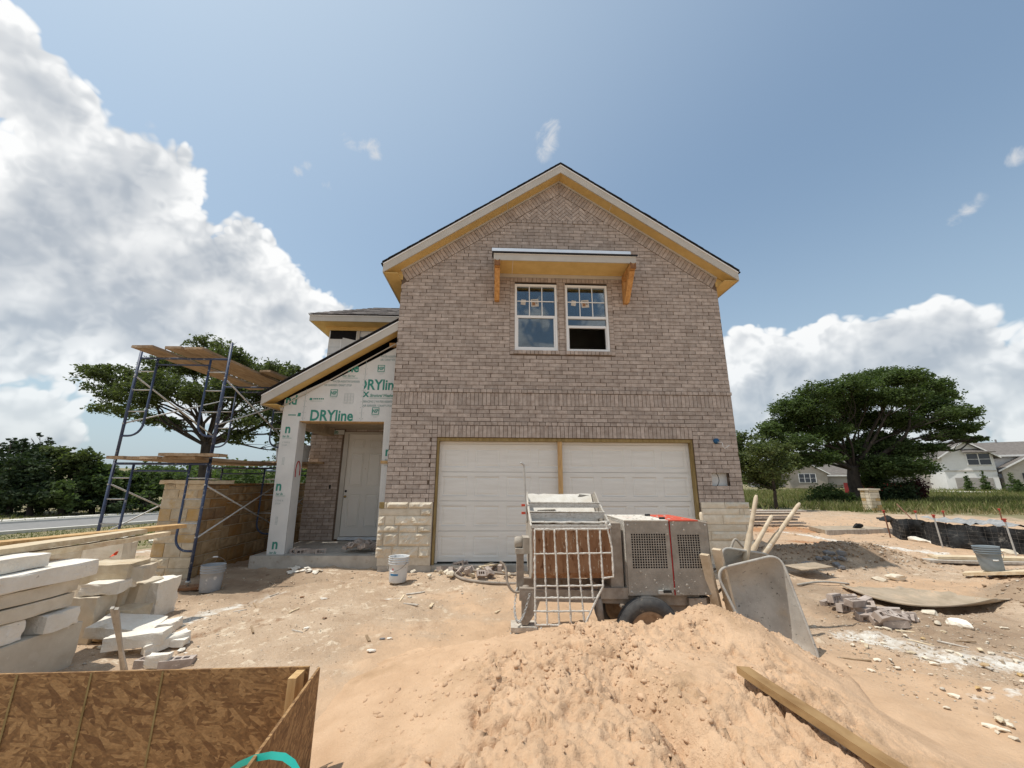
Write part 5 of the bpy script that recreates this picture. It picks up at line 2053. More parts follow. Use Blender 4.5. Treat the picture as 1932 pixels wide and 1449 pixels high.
pblock(150, 1066, 226, 1102, -2.95, .35, 'white block with rust-brown broken end behind the left stack', 41, rz=.15, material='limestone_tan', rough=.012)
pblock(226, 1072, 252, 1100, -2.85, .35, 'grey wedge-shaped block right of the rust-brown block end', 42, rz=.35, material='limestone', rough=.012)
pblock(146, 1102, 206, 1124, -3.10, .35, 'white rough-nosed block jutting out of the stone stack', 43, rz=.25, rough=.016)
pblock(156, 1122, 198, 1156, -2.75, .35, 'shaded tan block low in the stack behind the jutting white one', 44, material='limestone', rough=.01, ground_it=True)
pblock(199, 1105, 222, 1152, -2.68, .40, 'upright grey slab left of a matching slab in the stone stack', 45, rz=.06, ry=.10, material='limestone', rough=.008, ground_it=True)
pblock(224, 1102, 247, 1150, -2.62, .40, 'upright pale slab beside another upright slab in the stone stack', 46, rz=.06, ry=.10, material='limestone', rough=.008, ground_it=True)
pblock(252, 1100, 287, 1145, -2.45, .40, 'white block standing alone at the right end of the stone stack', 47, rz=.12, rough=.012, ground_it=True)
pblock(200, 1152, 242, 1176, -2.98, .28, 'brown-stained block under the upright slabs', 48, material='limestone_tan', rough=.012, ground_it=True)
pblock(150, 1024, 226, 1062, -2.30, .22, 'large pale stone holding up the far end of the white planks', 49, material='limestone', rough=.012, ground_it=True)
pblock(52, 1034, 148, 1066, -2.30, .22, 'brownish stone under the white planks next to the large pale stone', 50, material='limestone_tan', rough=.016, ground_it=True)
# fallen pieces
def fallen(px, py, sx, sy, sz, rz, rx, ry, label, seed, material='limestone_white', lift=0.0, rough=.012):
    q = surf(px, py)
    return stone('stone_block', q.x, q.y, q.z + sz / 2 + lift, sx, sy, sz, label, seed, rz=rz, rx=rx, ry=ry, material=material, rough=rough * .6, chip=.012, group='limestone blocks lying on the ground')


fallen(235, 1215, .52, .34, .10, .25, .10, .14, 'broad rough white slab lying tilted behind the split grey post', 61, lift=.10, rough=.022)
fallen(255, 1232, .46, .17, .11, .20, .0, -.06, 'long white block lying tilted in front of the broad rough slab', 62, lift=.06)
fallen(310, 1197, .22, .18, .09, .3, .0, -.1, 'small white block right of the broad rough slab', 63, lift=.03)
fallen(312, 1225, .34, .11, .085, .95, .0, -.12, 'slim white block slanting towards the fallen stones', 64, lift=.02)
fallen(334, 1218, .13, .10, .06, .2, .0, .1, 'small white stone wedge on the dirt right of the slim block', 65)
fallen(297, 1258, .17, .08, .10, .12, .0, .0, 'white block with blue smudge just behind the plywood bin', 66)
fallen(205, 1205, .24, .12, .07, .9, .35, .2, 'yellow-tan stone slab leaning beside the split grey post', 67, material='limestone_tan')
lay(CB, 'brick', surf(333, 1258) + Vector((0, 0, .03)), (0, 0, .25), 'taupe brick lying right of the blue-smudged white block', 'brick', 'loose bricks')
lay(CB, 'brick', surf(273, 1258) + Vector((0, 0, .03)), (0, 0, -.1), 'reddish brick lying left of the blue-smudged white block', 'brick', 'loose bricks', (.55, 1, .9))
pp = thing('split_post', 'weathered grey split wooden post leaning over the fallen stones', 'post', surf(236, 1262), None)
q0, q1 = surf(238, 1262), at(216, 1148, -4.12)
MB().bar(q0 + Vector((-.012, 0, -.05)), q1 + Vector((.016, 0, 0)), .024, .022).build('half', 'grey_wood', pp)
MB().bar(q0 + Vector((.016, 0, -.05)), q1 + Vector((-.018, 0, .005)), .022, .022).build('half', 'grey_wood', pp)
tpz = at(205, 1052, -3.35)
tape = MB()
tape.add([tpz, tpz + Vector((.06, .0, .055)), tpz + Vector((.075, .02, .085)), tpz + Vector((.01, .03, .03)), tpz + Vector((.045, .03, .02)), tpz + Vector((.09, -.01, .06))], [(0, 4, 1, 3), (3, 1, 2), (4, 5, 1)])
tag(tape.build('flagging_tape', 'orange_tape'), 'crumpled bright orange flagging tape on the stone stack', 'tape')

# planks over the stones
plank(atx(-75, 1050, -5.36), atx(262, 1002, -5.24), .20, .045, 'sun-bleached plank lying on the stones at the left edge, nearer one', 'planks on the stones', 'sun_wood')
plank(atx(-75, 1068, -5.30), atx(314, 1007, -5.12), .10, .045, 'narrow pale plank under the sun-bleached planks at the left edge', 'planks on the stones', 'sun_wood')
plank(atx(-75, 1034, -5.62), atx(342, 992, -5.20), .17, .042, 'long orange-tan plank reaching out to the stone pier', 'planks on the stones', 'stud_wood')

# ------------------------------------------------------------------ plywood sand bin, front left
ZB = .45
cR, cL = atz(583, 1258, ZB), atz(0, 1273, ZB)
yb = cR.y
bin_ = thing('sand_bin', 'open bin of chip board panels at the front left corner', 'bin', (cR.x, yb, -.1))
tilt_ = cL.y - cR.y
pv = []
bpn = MB().add([(cL.x - .7, yb + tilt_ * 1.3, -.3), (cR.x, yb, -.3), (cR.x, yb, ZB), (cL.x - .7, yb + tilt_ * 1.3, ZB),
                (cL.x - .7, yb + tilt_ * 1.3 + .012, -.3), (cR.x, yb + .012, -.3), (cR.x, yb + .012, ZB), (cL.x - .7, yb + tilt_ * 1.3 + .012, ZB)],
               [(0, 1, 2, 3), (7, 6, 5, 4), (3, 2, 6, 7), (0, 4, 5, 1), (1, 5, 6, 2), (0, 3, 7, 4)]).build('back_panel', 'osb', bin_)
for px in (34, 166, 296):
    a = atz(px, 1272, ZB)
    yy = yb + tilt_ * (cR.x - a.x) / (cR.x - cL.x) - .0012
    MB().box(a.x - .005, a.x + .005, yy - .001, yy, -.3, ZB - .004).build('chalk_line', 'treated_wood', bpn)
sR0, sR1 = atz(600, 1259, ZB + .005), atz(462, 1449, ZB + .005)
dirp = (sR1 - sR0)
sR2 = sR0 + dirp * 1.8
nrm = Vector((-dirp.y, dirp.x, 0)).normalized() * .012
vs = [sR0, sR2, sR2 + nrm, sR0 + nrm]
sp_v = [(v.x, v.y, -.3) for v in vs] + [(v.x, v.y, ZB + .005) for v in vs]
MB().add(sp_v, [(0, 1, 2, 3), (7, 6, 5, 4), (0, 4, 5, 1), (1, 5, 6, 2), (2, 6, 7, 3), (3, 7, 4, 0)]).build('side_panel', 'osb', bin_)
st_ = atz(563, 1262, ZB - .01)
MB().box(cR.x - .060, cR.x - .018, yb - .105, yb - .004, -.3, ZB - .012).build('corner_stud', 'stud_wood', bin_)
rbn = MB()
ps_ = [at(px, py, -5.85 + d) for px, py, d in ((425, 1462, .03), (448, 1444, .02), (478, 1431, .01), (510, 1425, .0), (536, 1428, -.01), (553, 1440, -.01), (566, 1462, -.02))]
vs, fs = [], []
for k, q in enumerate(ps_):
    tw = (k / 6) ** 2 * 1.35
    wv_ = Vector((.25 * math.sin(tw), math.sin(tw), math.cos(tw))) * .011
    vs += [q - wv_, q + wv_]
for k in range(6):
    fs.append((2 * k, 2 * k + 2, 2 * k + 3, 2 * k + 1))
tag(rbn.add(vs, fs).build('strap', 'teal_strap', None, True), 'teal plastic strapping loop sticking up inside the chip board bin', 'strap')

# loose pieces on the porch and before the house
rk = random.Random(21)
for k in range(26):
    x, y = rk.gauss(-3.95, .17), rk.gauss(.62, .14)
    x = min(max(x, -4.45), -3.66)
    lay(CB, 'brick', (x, max(y, .3), .17 + .05 * rk.random() + max(0, .10 - abs(x + 3.95) * .3)), (rk.uniform(-.5, .5), rk.uniform(-.6, .6), rk.uniform(0, 3)), 'broken brick in the dark pile on the porch slab', 'brick', 'broken bricks piled on the porch', (rk.uniform(.4, .8), rk.uniform(.7, 1), rk.uniform(.7, 1)))
for k in range(5):
    lay(CB, 'brick', (-5.05 + .11 * k, .42 + rk.uniform(-.05, .05), .172), (rk.choice((0, 1.57)), 0, rk.uniform(0, .6)), 'brick left at the foot of the porch column', 'brick', 'bricks by the porch column', (rk.uniform(.5, 1), 1, 1))
for px, py, rx_, rz_, lb in ((657, 1066, .9, .5, 'tilted cored brick lying below the porch slab'), (672, 1066, 1.57, .1, 'cored brick lying on edge below the porch slab'), (699, 1066, 0, 1.5, 'pale brick standing on end below the porch slab')):
    q = surf(px, py)
    lay(CB, 'brick', (q.x, q.y, q.z + .05), (rx_, 1.2 if 'end' in lb else 0, rz_), lb, 'brick', 'loose bricks', (.8, 1, 1))
for k in range(14):
    q = surf(560 + 60 * rk.random() - 15, 1070 + rk.uniform(0, 12))
    lay(rock_mesh('stone_chip', (.20, .12, .04), 300 + k, .2, 'limestone_white', 1), 'stone_chip', (q.x, q.y, q.z + .015), (rk.uniform(-.2, .2), rk.uniform(-.2, .2), rk.uniform(0, 3)), 'flat white stone offcut heaped before the porch slab', 'stone', 'stone offcuts before the porch')
# rubble before the garage door
for k in range(46):
    px = rk.gauss(868, 42)
    py = 1092 - rk.random() * 20
    q = surf(px, py)
    s_ = rk.uniform(.07, .19)
    tp = rk.random()
    z = q.z + .02 + rk.random() * .05
    if tp < .62:
        lay(rock_mesh('rubble_stone', (s_, s_ * rk.uniform(.5, .9), s_ * rk.uniform(.3, .7)), 400 + k, .25, rk.choice(('limestone', 'limestone_tan', 'limestone')), 1), 'rubble_stone', (q.x, q.y, z), (rk.uniform(-.6, .6), rk.uniform(-.6, .6), rk.uniform(0, 6)), 'broken stone in the rubble heap before the garage door', 'stone', 'rubble before the garage')
    else:
        lay(CB, 'brick', (q.x, q.y, z + .02), (rk.uniform(-.8, 1.6), rk.uniform(-.5, .5), rk.uniform(0, 3)), 'broken brick in the rubble heap before the garage door', 'brick', 'brick bits before the garage', (rk.uniform(.4, .95), 1, 1))
for k, (px, py, px2, py2, lb) in enumerate(((915, 1078, 966, 1064, 'short pale lath lying on the rubble before the garage'), (905, 1082, 975, 1074, 'long pale lath lying on the rubble towards the mixer'))):
    a, b = surf(px, py), surf(px2, py2)
    plank(a + Vector((0, 0, .10)), b + Vector((0, 0, .13)), .05, .02, lb, 'laths on the rubble', 'sun_wood', name='lath')
hp = [surf(px, py) + Vector((0, 0, .022)) for px, py in ((985, 1104), (955, 1104), (915, 1102), (880, 1097), (862, 1090), (855, 1083), (860, 1078), (880, 1078), (920, 1082), (960, 1086), (985, 1088))]


def smooth_path(pts, n=6):
    out = []
    P_ = [pts[0]] + list(pts) + [pts[-1]]
    for i in range(1, len(P_) - 2):
        for k in range(n):
            t_ = k / n
            p0, p1, p2, p3 = P_[i - 1], P_[i], P_[i + 1], P_[i + 2]
            out.append(.5 * ((2 * p1) + (p2 - p0) * t_ + (2 * p0 - 5 * p1 + 4 * p2 - p3) * t_ ** 2 + (3 * p1 - p0 - 3 * p2 + p3) * t_ ** 3))
    out.append(pts[-1])
    return out


tag(MB().tube(smooth_path(hp), .022, 8).build('hose', 'frame_rust', None, True), 'dusty grey hose looped on the ground behind the mixer', 'hose')
for k, (px, py, sz, mt) in enumerate(((580, 1187, .09, 'limestone_white'), (722, 1207, .075, 'house_grey'), (735, 1206, .06, 'limestone_white'), (700, 1230, .10, 'limestone_white'), (610, 1131, .13, 'limestone_white'), (772, 1128, .10, 'limestone'), (570, 1128, .08, 'drum_rust'), (612, 1168, .07, 'drum_rust'))):
    q = surf(px, py)
    lay(rock_mesh('stone_chip', (sz, sz * .45, sz * .3), 500 + k, .2, mt, 1), 'stone_chip', (q.x, q.y, q.z + .01), (0, .1, rk.uniform(0, 1)), 'stray chip lying on the open sand between the pails and the bin', 'stone', 'stray chips on the sand')

# scraps of wood and litter trodden into the plot
for k in range(22):
    px, py = (rk.uniform(420, 960), rk.uniform(1110, 1230)) if k < 13 else (rk.uniform(1560, 1930), rk.uniform(1180, 1300))
    q = surf(px, py)
    if -2.6 < q.x < 1.75 and q.y < -3.4:
        continue
    L_ = rk.uniform(.06, .28)
    me_ = block_mesh('wood_scrap', L_, rk.uniform(.012, .035), .012, 900 + k, .003, rk.choice(('sun_wood', 'grey_wood', 'plank_wood')), 2, .003)
    lay(me_, 'wood_scrap', (q.x, q.y, q.z + .008), (rk.uniform(-.1, .1), rk.uniform(-.1, .1), rk.uniform(0, 3)), 'thin wood scrap trodden into the open ground of the plot', 'wood scrap', 'wood scraps on the ground')

for k in range(24):
    px, py = rk.gauss(300, 45), rk.gauss(1215, 28)
    if py > 1256 or px < 190:
        continue
    q = surf(px, py)
    s_ = rk.uniform(.03, .12)
    lay(rock_mesh('stone_chip', (s_, s_ * .7, s_ * .4), 950 + k, .25, rk.choice(('limestone_white', 'limestone', 'limestone_tan')), 1), 'stone_chip', (q.x, q.y, q.z + .012), (rk.uniform(-.3, .3), rk.uniform(-.3, .3), rk.uniform(0, 3)), 'small stone chip strewn round the fallen limestone blocks on the left', 'stone', 'stone chips round the fallen blocks')
pblock(128, 1128, 172, 1160, -3.15, .25, 'pale block wedged between the big slab stack and the stones behind', 71, rz=.1, material='limestone', rough=.010, ground_it=True)

# ------------------------------------------------------------------ mortar mixer
MY = -3.30
mix = thing('mortar_mixer', 'towable grey mortar mixer with rusty drum, steel grate and red-topped engine cover', 'mixer', (0, -2.9, -.1))
EX0, EX1, EZ0, EZ1, EY0, EY1 = .0, .885, .335, 1.045, MY, MY + .72
XRD = .472


def vent_face(x0, x1, z0, z1, y, vx0, vx1, vz0, vz1, nx_, nz_):
    """sheet with a grid of square holes"""
    mb = MB()
    xs_, zs_ = [x0], [z0]
    for i in range(nx_):
        c = vx0 + (i + .5) * (vx1 - vx0) / nx_
        xs_ += [c - .0085, c + .0085]
    for i in range(nz_):
        c = vz0 + (i + .5) * (vz1 - vz0) / nz_
        zs_ += [c - .0085, c + .0085]
    xs_.append(x1)
    zs_.append(z1)
    for i in range(len(xs_) - 1):
        for j in range(len(zs_) - 1):
            if not (i % 2 and j % 2):
                mb.add([(xs_[i], y, zs_[j]), (xs_[i + 1], y, zs_[j]), (xs_[i + 1], y, zs_[j + 1]), (xs_[i], y, zs_[j + 1])], [(0, 1, 2, 3)])
    return mb


ec = MB().box(EX0 + .01, EX1 - .01, EY0 + .016, EY1, EZ0 + .01, EZ1 - .012).build('engine_core', 'felt_black', mix)  # black box: the darkness inside the cover is put into its colour
vent_face(EX0, XRD - .006, EZ0, EZ1, EY0, .055, .425, .585, .925, 14, 14).build('vent_panel', 'engine_cover', mix)
vent_face(XRD + .010, EX1, EZ0, EZ1, EY0, .545, .785, .585, .915, 9, 14).build('vent_panel', 'engine_cover', mix)
MB().box(XRD - .0025, XRD + .0055, EY0 - .003, EY0 + .015, EZ0, EZ1 + .0).build('red_edge', 'spray_red', mix)
lsd = MB()
for i in range(9):
    for j in range(9):
        y0, y1 = EY0 + .004 + i * .0795, EY0 + .004 + (i + 1) * .0795
        z0, z1 = EZ0 + j * .0789, EZ0 + (j + 1) * .0789
        f_ = lambda y, z: EX0 - .002 - .022 * max(0, mnoise.noise(Vector((y * 17, z * 17, 3)))) * sstep(EY0, EY0 + .2, np.array(y))
        lsd.add([(float(f_(y1, z0)), y1, z0), (float(f_(y0, z0)), y0, z0), (float(f_(y0, z1)), y0, z1), (float(f_(y1, z1)), y1, z1)], [(0, 1, 2, 3)])
lsd.build('side_guard', 'crust_bar', mix)
MB().box(EX1 - .008, EX1, EY0, EY1, EZ0, EZ1).build('side_panel', 'engine_cover', mix)
tp = MB().box(EX0 - .005, XRD - .007, EY0 - .004, EY1, EZ1 + .001, EZ1 + .012).build('cover_top', 'cover_dusty', mix)
MB().box(XRD + .010, EX1 - .10, EY0 - .004, EY1, EZ1 + .001, EZ1 + .012).build('cover_top', 'cover_red', mix)
MB().add([(EX1 - .10, EY0 - .004, EZ1 + .012), (EX1 + .004, EY0 - .004, EZ1 - .012), (EX1 + .004, EY1, EZ1 - .012), (EX1 - .10, EY1, EZ1 + .012), (EX1 - .10, EY0 - .004, EZ1 - .0), (EX1 + .004, EY0 - .004, EZ1 - .02), (EX1 + .004, EY1, EZ1 - .02), (EX1 - .10, EY1, EZ1 - .0)],
         [(0, 1, 2, 3), (0, 4, 5, 1), (1, 5, 6, 2), (7, 6, 5, 4)]).build('cover_slope', 'cover_dusty', mix)
for y in (EY0 + .10, EY0 + .52):
    MB().lathe([(0, -.03), (.016, -.028), (.016, .028), (0, .03)], 10, (XRD - .03, y, EZ1 + .02), 'X').build('hinge', 'black_rubber', mix)
q = at(1257, 1117, MY - .03)
MB().box(q.x - .07, q.x + .05, MY - .035, MY - .001, q.z - .02, q.z + .012).build('latch', 'galvanized', mix)
MB().box(q.x - .03, q.x + .05, MY - .05, MY - .036, q.z - .004, q.z + .02).build('latch_lever', 'black_rubber', mix)

# mortar spatter caked on the covers, and bolts
spl = MB()
for k in range(170):
    u, v = rk.random(), rk.random()
    s_ = .003 + .012 * rk.random() ** 3
    if k % 3:
        c = (EX0 + .02 + u * (EX1 - EX0 - .04), EY0 - .001, EZ0 + .01 + (v ** 1.8) * .24 if k % 2 else EZ0 + v * (EZ1 - EZ0))
        if .05 < c[0] < .43 and .58 < c[2] < .93 or .54 < c[0] < .79 and .58 < c[2] < .92:
            continue
        pts_ = [(c[0] + s_ * math.cos(q) * rk.uniform(.6, 1.3), c[1], c[2] + s_ * math.sin(q) * rk.uniform(.6, 1.5)) for q in np.linspace(0, 5.3, 6)]
        spl.add(pts_ + [(c[0], c[1] - s_ * .45, c[2])], [(i, (i + 1) % 6, 6) for i in range(6)])
    else:
        c = (EX0 + u * (EX1 - EX0 - .1), EY0 + v * (EY1 - EY0), EZ1 + .0125)
        s_ *= 1.6
        pts_ = [(c[0] + s_ * math.cos(q) * rk.uniform(.6, 1.3), c[1] + s_ * math.sin(q) * rk.uniform(.6, 1.5), c[2]) for q in np.linspace(0, 5.3, 6)]
        spl.add(pts_ + [(c[0], c[1], c[2] + s_ * .4)], [(i, (i + 1) % 6, 6) for i in range(6)])
o = spl.build('mortar_spatter', 'crust_grey', mix)
o['kind'] = 'stuff'
for bx_, bz_ in ((.03, .37), (.03, 1.01), (.44, .37), (.44, 1.01), (.51, .37), (.51, 1.01), (.855, .37), (.855, 1.01)):
    MB().lathe([(0, -.006), (.009, -.005), (.011, .0)], 6, (bx_, EY0 - .0005, bz_), 'Y').build('bolt', 'galvanized', mix)

# chassis
MB().bar((-1.10, MY + .10, .335), (.75, MY + .10, .275), .07, .115).build('chassis_beam', 'frame_rust', mix)
MB().bar((-1.10, MY + .55, .335), (.75, MY + .55, .275), .07, .115).build('chassis_beam', 'frame_rust', mix)
MB().box(-.28, .0, MY + .02, MY + .65, .30, .40).build('cross_member', 'frame_rust', mix)
MB().box(-.16, -.03, MY + .05, MY + .6, .395, 1.02).build('drive_stand', 'frame_rust', mix)
MB().bar((.35, MY + .30, .22), (.88, MY + .30, .22), .40, .14).build('belly_plate', 'frame_rust', mix)
MB().box(.62, .80, MY + .02, MY + .10, .08, .30).build('rear_stay', 'frame_rust', mix)
MB().tube([(-.30, MY + .05, .30), (-.28, MY + .04, .02)], .035, 8).build('stay', 'frame_rust', mix, True)
MB().tube([(-.40, MY - .02, .055), (-.25, MY - .0, .05)], .02, 8).build('stay_foot', 'frame_rust', mix, True)
# wheels
WC = Vector((.165, MY - .03, .015))
for wy in (WC.y, WC.y + .92):
    n_ = 30
    prof = []
    for k in range(13):
        a = R(-125 + 250 * k / 12)
        prof.append((.245 + .078 * math.cos(a), .072 * math.sin(a)))
    prof += [(.20, .055), (.20, -.055), prof[0]]
    tyre = MB().lathe(prof, 40, (WC.x, wy, WC.z), 'Y').build('tyre', 'tyre', mix, True)
    for off_ in (-.032, 0, .032):
        rr_ = .245 + .078 * math.cos(math.asin(min(1, abs(off_) / .072)))
        MB().lathe([(rr_ - .004, off_ - .004), (rr_ + .0025, off_ - .003), (rr_ + .0025, off_ + .003), (rr_ - .004, off_ + .004)], 40, (WC.x, wy, WC.z), 'Y').build('tread_rib', 'tyre', tyre, True)
    rim = MB().lathe([(.0, -.035), (.035, -.035), (.04, -.01), (.10, .0), (.15, -.03), (.185, -.05), (.20, -.052), (.20, .05), (.0, .05)], 28, (WC.x, wy, WC.z), 'Y').build('rim', 'rim_rust', mix, True)
    MB().lathe([(0, -.055), (.022, -.052), (.026, -.03), (.026, .0)], 12, (WC.x, wy, WC.z), 'Y').build('hub', 'frame_rust', rim, True)
MB().tube([(WC.x, WC.y, WC.z), (WC.x, WC.y + .92, WC.z)], .03, 8).build('axle', 'frame_rust', mix, True)

# drum: trough with flat front, open top
DX0, DX1 = -.975, -.175
prof = [(-3.33, 1.005), (-3.36, .96), (-3.36, .56), (-3.30, .50), (-3.05, .46), (-2.80, .52), (-2.66, .66), (-2.60, .9), (-2.60, 1.26)]
inn = [(y + (.012 if y < -2.9 else -.012), z + (.012 if z < .6 else 0)) for y, z in prof]
dr = MB()
n_ = len(prof)
vs = []
for X in (DX0, DX1):
    vs += [(X, y, z) for y, z in prof]
for X in (DX0 + .012, DX1 - .012):
    vs += [(X, y, z) for y, z in inn]
fs = []
for k in range(n_ - 1):
    fs.append((k, k + n_, k + 1 + n_, k + 1))
    fs.append((2 * n_ + k + 1, 3 * n_ + k + 1, 3 * n_ + k, 2 * n_ + k))
drum = dr.add(vs, fs).build('drum', 'drum_rust', mix)
for X, e in ((DX0, -.012), (DX1, .012)):
    poly = prof + [(-2.62, 1.29), (-2.75, 1.33), (-2.95, 1.20), (-3.30, 1.04)]
    k = len(poly)
    pl = [(X, y, z) for y, z in poly] + [(X + e, y, z) for y, z in poly]
    fs = [tuple(range(k)), tuple(range(2 * k - 1, k - 1, -1))] + [((i + 1) % k, i, i + k, (i + 1) % k + k) for i in range(k)]
    MB().add(pl, fs).build('end_plate', 'crust_grey', drum)
MB().box(DX0, DX1, -2.615, -2.590, 1.22, 1.30).build('back_lip', 'cover_dusty', drum)
for xx in np.linspace(DX0 + .08, DX1 - .08, 4):
    MB().box(xx - .006, xx + .006, -3.366, -3.359, .55, .97).build('seam', 'drum_rust', drum)
bl = []
for i in range(13):
    for j in range(5):
        u, v = i / 12, j / 4
        nz_ = .012 * mnoise.noise(Vector((i * .7, j * .9, 5)))
        bl.append((DX0 + .014 + u * (DX1 - DX0 - .028), -2.97 + .345 * v, 1.00 + .30 * v ** 1.3 + nz_))
MB().add(bl, [(i * 5 + j, i * 5 + 5 + j, i * 5 + 6 + j, i * 5 + 1 + j) for i in range(12) for j in range(4)]).build('back_liner', 'cover_dusty', drum, True)
MB().add([(DX1 - .02, -2.64, .95), (DX1 - .02, -2.64, 1.285), (DX1 - .16, -2.66, 1.30), (DX1 - .30, -2.645, 1.1)], [(0, 1, 2, 3)]).build('mortar_cake', 'crust_grey', drum)
# bars across the mouth, caked with mortar
for (y, z, hh, ww) in ((-2.92, 1.205, .045, .06), (-3.12, 1.115, .055, .06), (-3.31, 1.035, .02, .022), (-3.345, 1.005, .024, .03)):
    n_ = 14
    pts_ = [(DX0 - .01 + (DX1 - DX0 + .02) * k / n_, y + rk.uniform(-.004, .004), z + rk.uniform(-.004, .004)) for k in range(n_ + 1)]
    if hh > .021 or ww > .04:
        MB().bar(pts_[0], pts_[-1], ww, .008, (0, .6, 1)).bar((pts_[0][0], y - ww / 2, z - hh / 2), (pts_[-1][0], y - ww / 2, z - hh / 2), .008, hh).build('mouth_bar', 'crust_bar', drum)
    else:
        MB().tube(pts_, .011, 8, wob=.2).build('mouth_bar', 'crust_bar', drum, True)
for X in (DX0 - .01, DX1 + .012):
    MB().tube(smooth_path([Vector((X, -3.35, 1.0)), Vector((X, -3.18, 1.08)), Vector((X, -2.92, 1.20)), Vector((X, -2.70, 1.31))]), .012, 6, wob=.2).build('mouth_rim', 'crust_bar', drum, True)
# paddles inside
MB().tube([(DX0, -2.98, .88), (DX1, -2.98, .88)], .025, 8).build('shaft', 'crust_grey', drum, True)
for k in range(3):
    x = -.8 + k * .22
    MB().bar((x, -2.98, .88), (x + .05, -2.80 + .1 * k, 1.12), .05, .02).bar((x - .06, -2.78 + .1 * k, 1.12), (x + .14, -2.82 + .1 * k, 1.13), .07, .012).build('paddle', 'crust_grey', drum)

# safety grate hanging open in front of the drum
gr = None


def gp(cx, cy):
    """point of the grate from the enlarged view's coordinates"""
    px, py = 960 + cx / 4.025, 860 + cy / 4.025
    return at(px, py, -3.43 - .13 * (cy - 560) / 730)


def gbar(pts, r=.009):
    global gr
    P_ = []
    for a, b in zip(pts[:-1], pts[1:]):
        n_ = max(2, int((gp(*b) - gp(*a)).length / .02))
        for k in range(n_):
            t_ = k / n_
            P_.append(gp(a[0] + (b[0] - a[0]) * t_, a[1] + (b[1] - a[1]) * t_))
    P_.append(gp(*pts[-1]))
    P_ = [p_ + Vector((rk.uniform(-.0018, .0018), 0, rk.uniform(-.0018, .0018))) for p_ in P_]
    rs_ = [r * rk.uniform(.75, 1.3) for _ in P_]
    mb = MB().tube(P_, rs_, 7)
    if gr is None:
        gr = mb.build('grate', 'crust_bar', mix, True)
    else:
        mb.build('grate_bar', 'crust_bar', gr, True)


gbar([(196, 560), (198, 900), (202, 1285), (575, 1290), (716, 985), (690, 560)], .010)
for pts_ in ([(262, 560), (278, 930), (294, 1290)], [(345, 560), (365, 930), (384, 1290)], [(432, 560), (453, 930), (474, 1288)], [(513, 560), (540, 930), (572, 1262)], [(598, 560), (622, 900), (642, 1098)]):
    gbar(pts_)
gbar([(196, 560), (760, 556)], .010)
gbar([(190, 746), (775, 738)], .008)
gbar([(200, 990), (716, 986)], .009)
gbar([(200, 1080), (660, 1080)], .009)
gbar([(188, 1182), (612, 1180)], .009)
gbar([(735, 500), (782, 690), (796, 920), (705, 930)], .009)
for a, b in (((245, 1300), (238, 1420)), ((318, 1295), (322, 1345)), ((402, 1290), (404, 1318))):
    gbar([a, b], .009)
gbar([(238, 1420), (330, 1385)], .008)

# trunnion, left post, tongue and jack
MB().box(-1.055, -.975, -3.12, -2.9, .70, .86).build('bearing_block', 'crust_grey', mix)
MB().lathe([(0, -1.145), (.05, -1.14), (.06, -1.12), (.06, -1.06), (0, -1.055)], 14, (0, -3.0, .80), 'X').build('bearing_cap', 'crust_grey', mix, True)
MB().box(-1.12, -1.045, -3.06, -2.97, .30, .735).build('left_post', 'frame_rust', mix)
MB().box(-1.135, -1.03, -3.08, -2.95, .69, .745).build('post_cap', 'crust_grey', mix)
MB().add([(-1.08, -3.24, .36), (-.86, -3.24, .36), (-.93, -3.24, .18), (-1.02, -3.24, .06), (-1.08, -3.24, .06), (-1.08, -3.20, .36), (-.86, -3.20, .36), (-.93, -3.20, .18), (-1.02, -3.20, .06), (-1.08, -3.20, .06)],
         [(0, 4, 3, 2, 1), (5, 6, 7, 8, 9), (0, 1, 6, 5), (1, 2, 7, 6), (2, 3, 8, 7), (3, 4, 9, 8), (4, 0, 5, 9)]).build('tongue_plate', 'frame_rust', mix)
MB().tube([(-1.03, -3.16, .40), (-1.03, -3.16, .06)], .035, 10).build('jack', 'frame_rust', mix, True)
MB().tube(smooth_path([Vector((-1.0, -2.95, 1.0)), Vector((-1.015, -2.98, 1.25)), Vector((-1.035, -3.02, 1.60)), Vector((-1.045, -3.03, 1.635)), Vector((-1.075, -3.06, 1.655))]), .011, 8).build('dump_handle', 'galvanized', mix, True)
for z in (1.10, 1.185):
    MB().box(-1.06, -.985, -2.95, -2.91, z - .012, z + .012).build('red_peg', 'cover_red', mix)
ch = MB()
cp_ = smooth_path([Vector((-1.12, -3.10, .36)), Vector((-1.15, -3.22, .20)), Vector((-1.12, -3.28, .10)), Vector((-1.06, -3.27, .16)), Vector((-1.0, -3.26, .34))], 8)
for k in range(len(cp_) - 1):
    m0 = (cp_[k] + cp_[k + 1]) / 2
    d = (cp_[k + 1] - cp_[k]).normalized()
    s_ = d.cross(Vector((0, 1, 0) if k % 2 else (1, .3, 0))).normalized()
    ring = [m0 + d * (.019 * math.cos(a)) + s_ * (.010 * math.sin(a)) for a in np.linspace(0, 2 * math.pi, 9)]
    ch.tube(ring, .0035, 5, caps=False)
ch.build('safety_chain', 'galvanized', mix, True)
MB().tube(smooth_path([Vector((-1.30, -3.08, .62)), Vector((-1.24, -3.1, .56)), Vector((-1.22, -3.15, .42)), Vector((-1.15, -3.15, .34)), Vector((-1.05, -3.15, .345))]), .013, 7).build('tow_bar', 'frame_rust', mix, True)
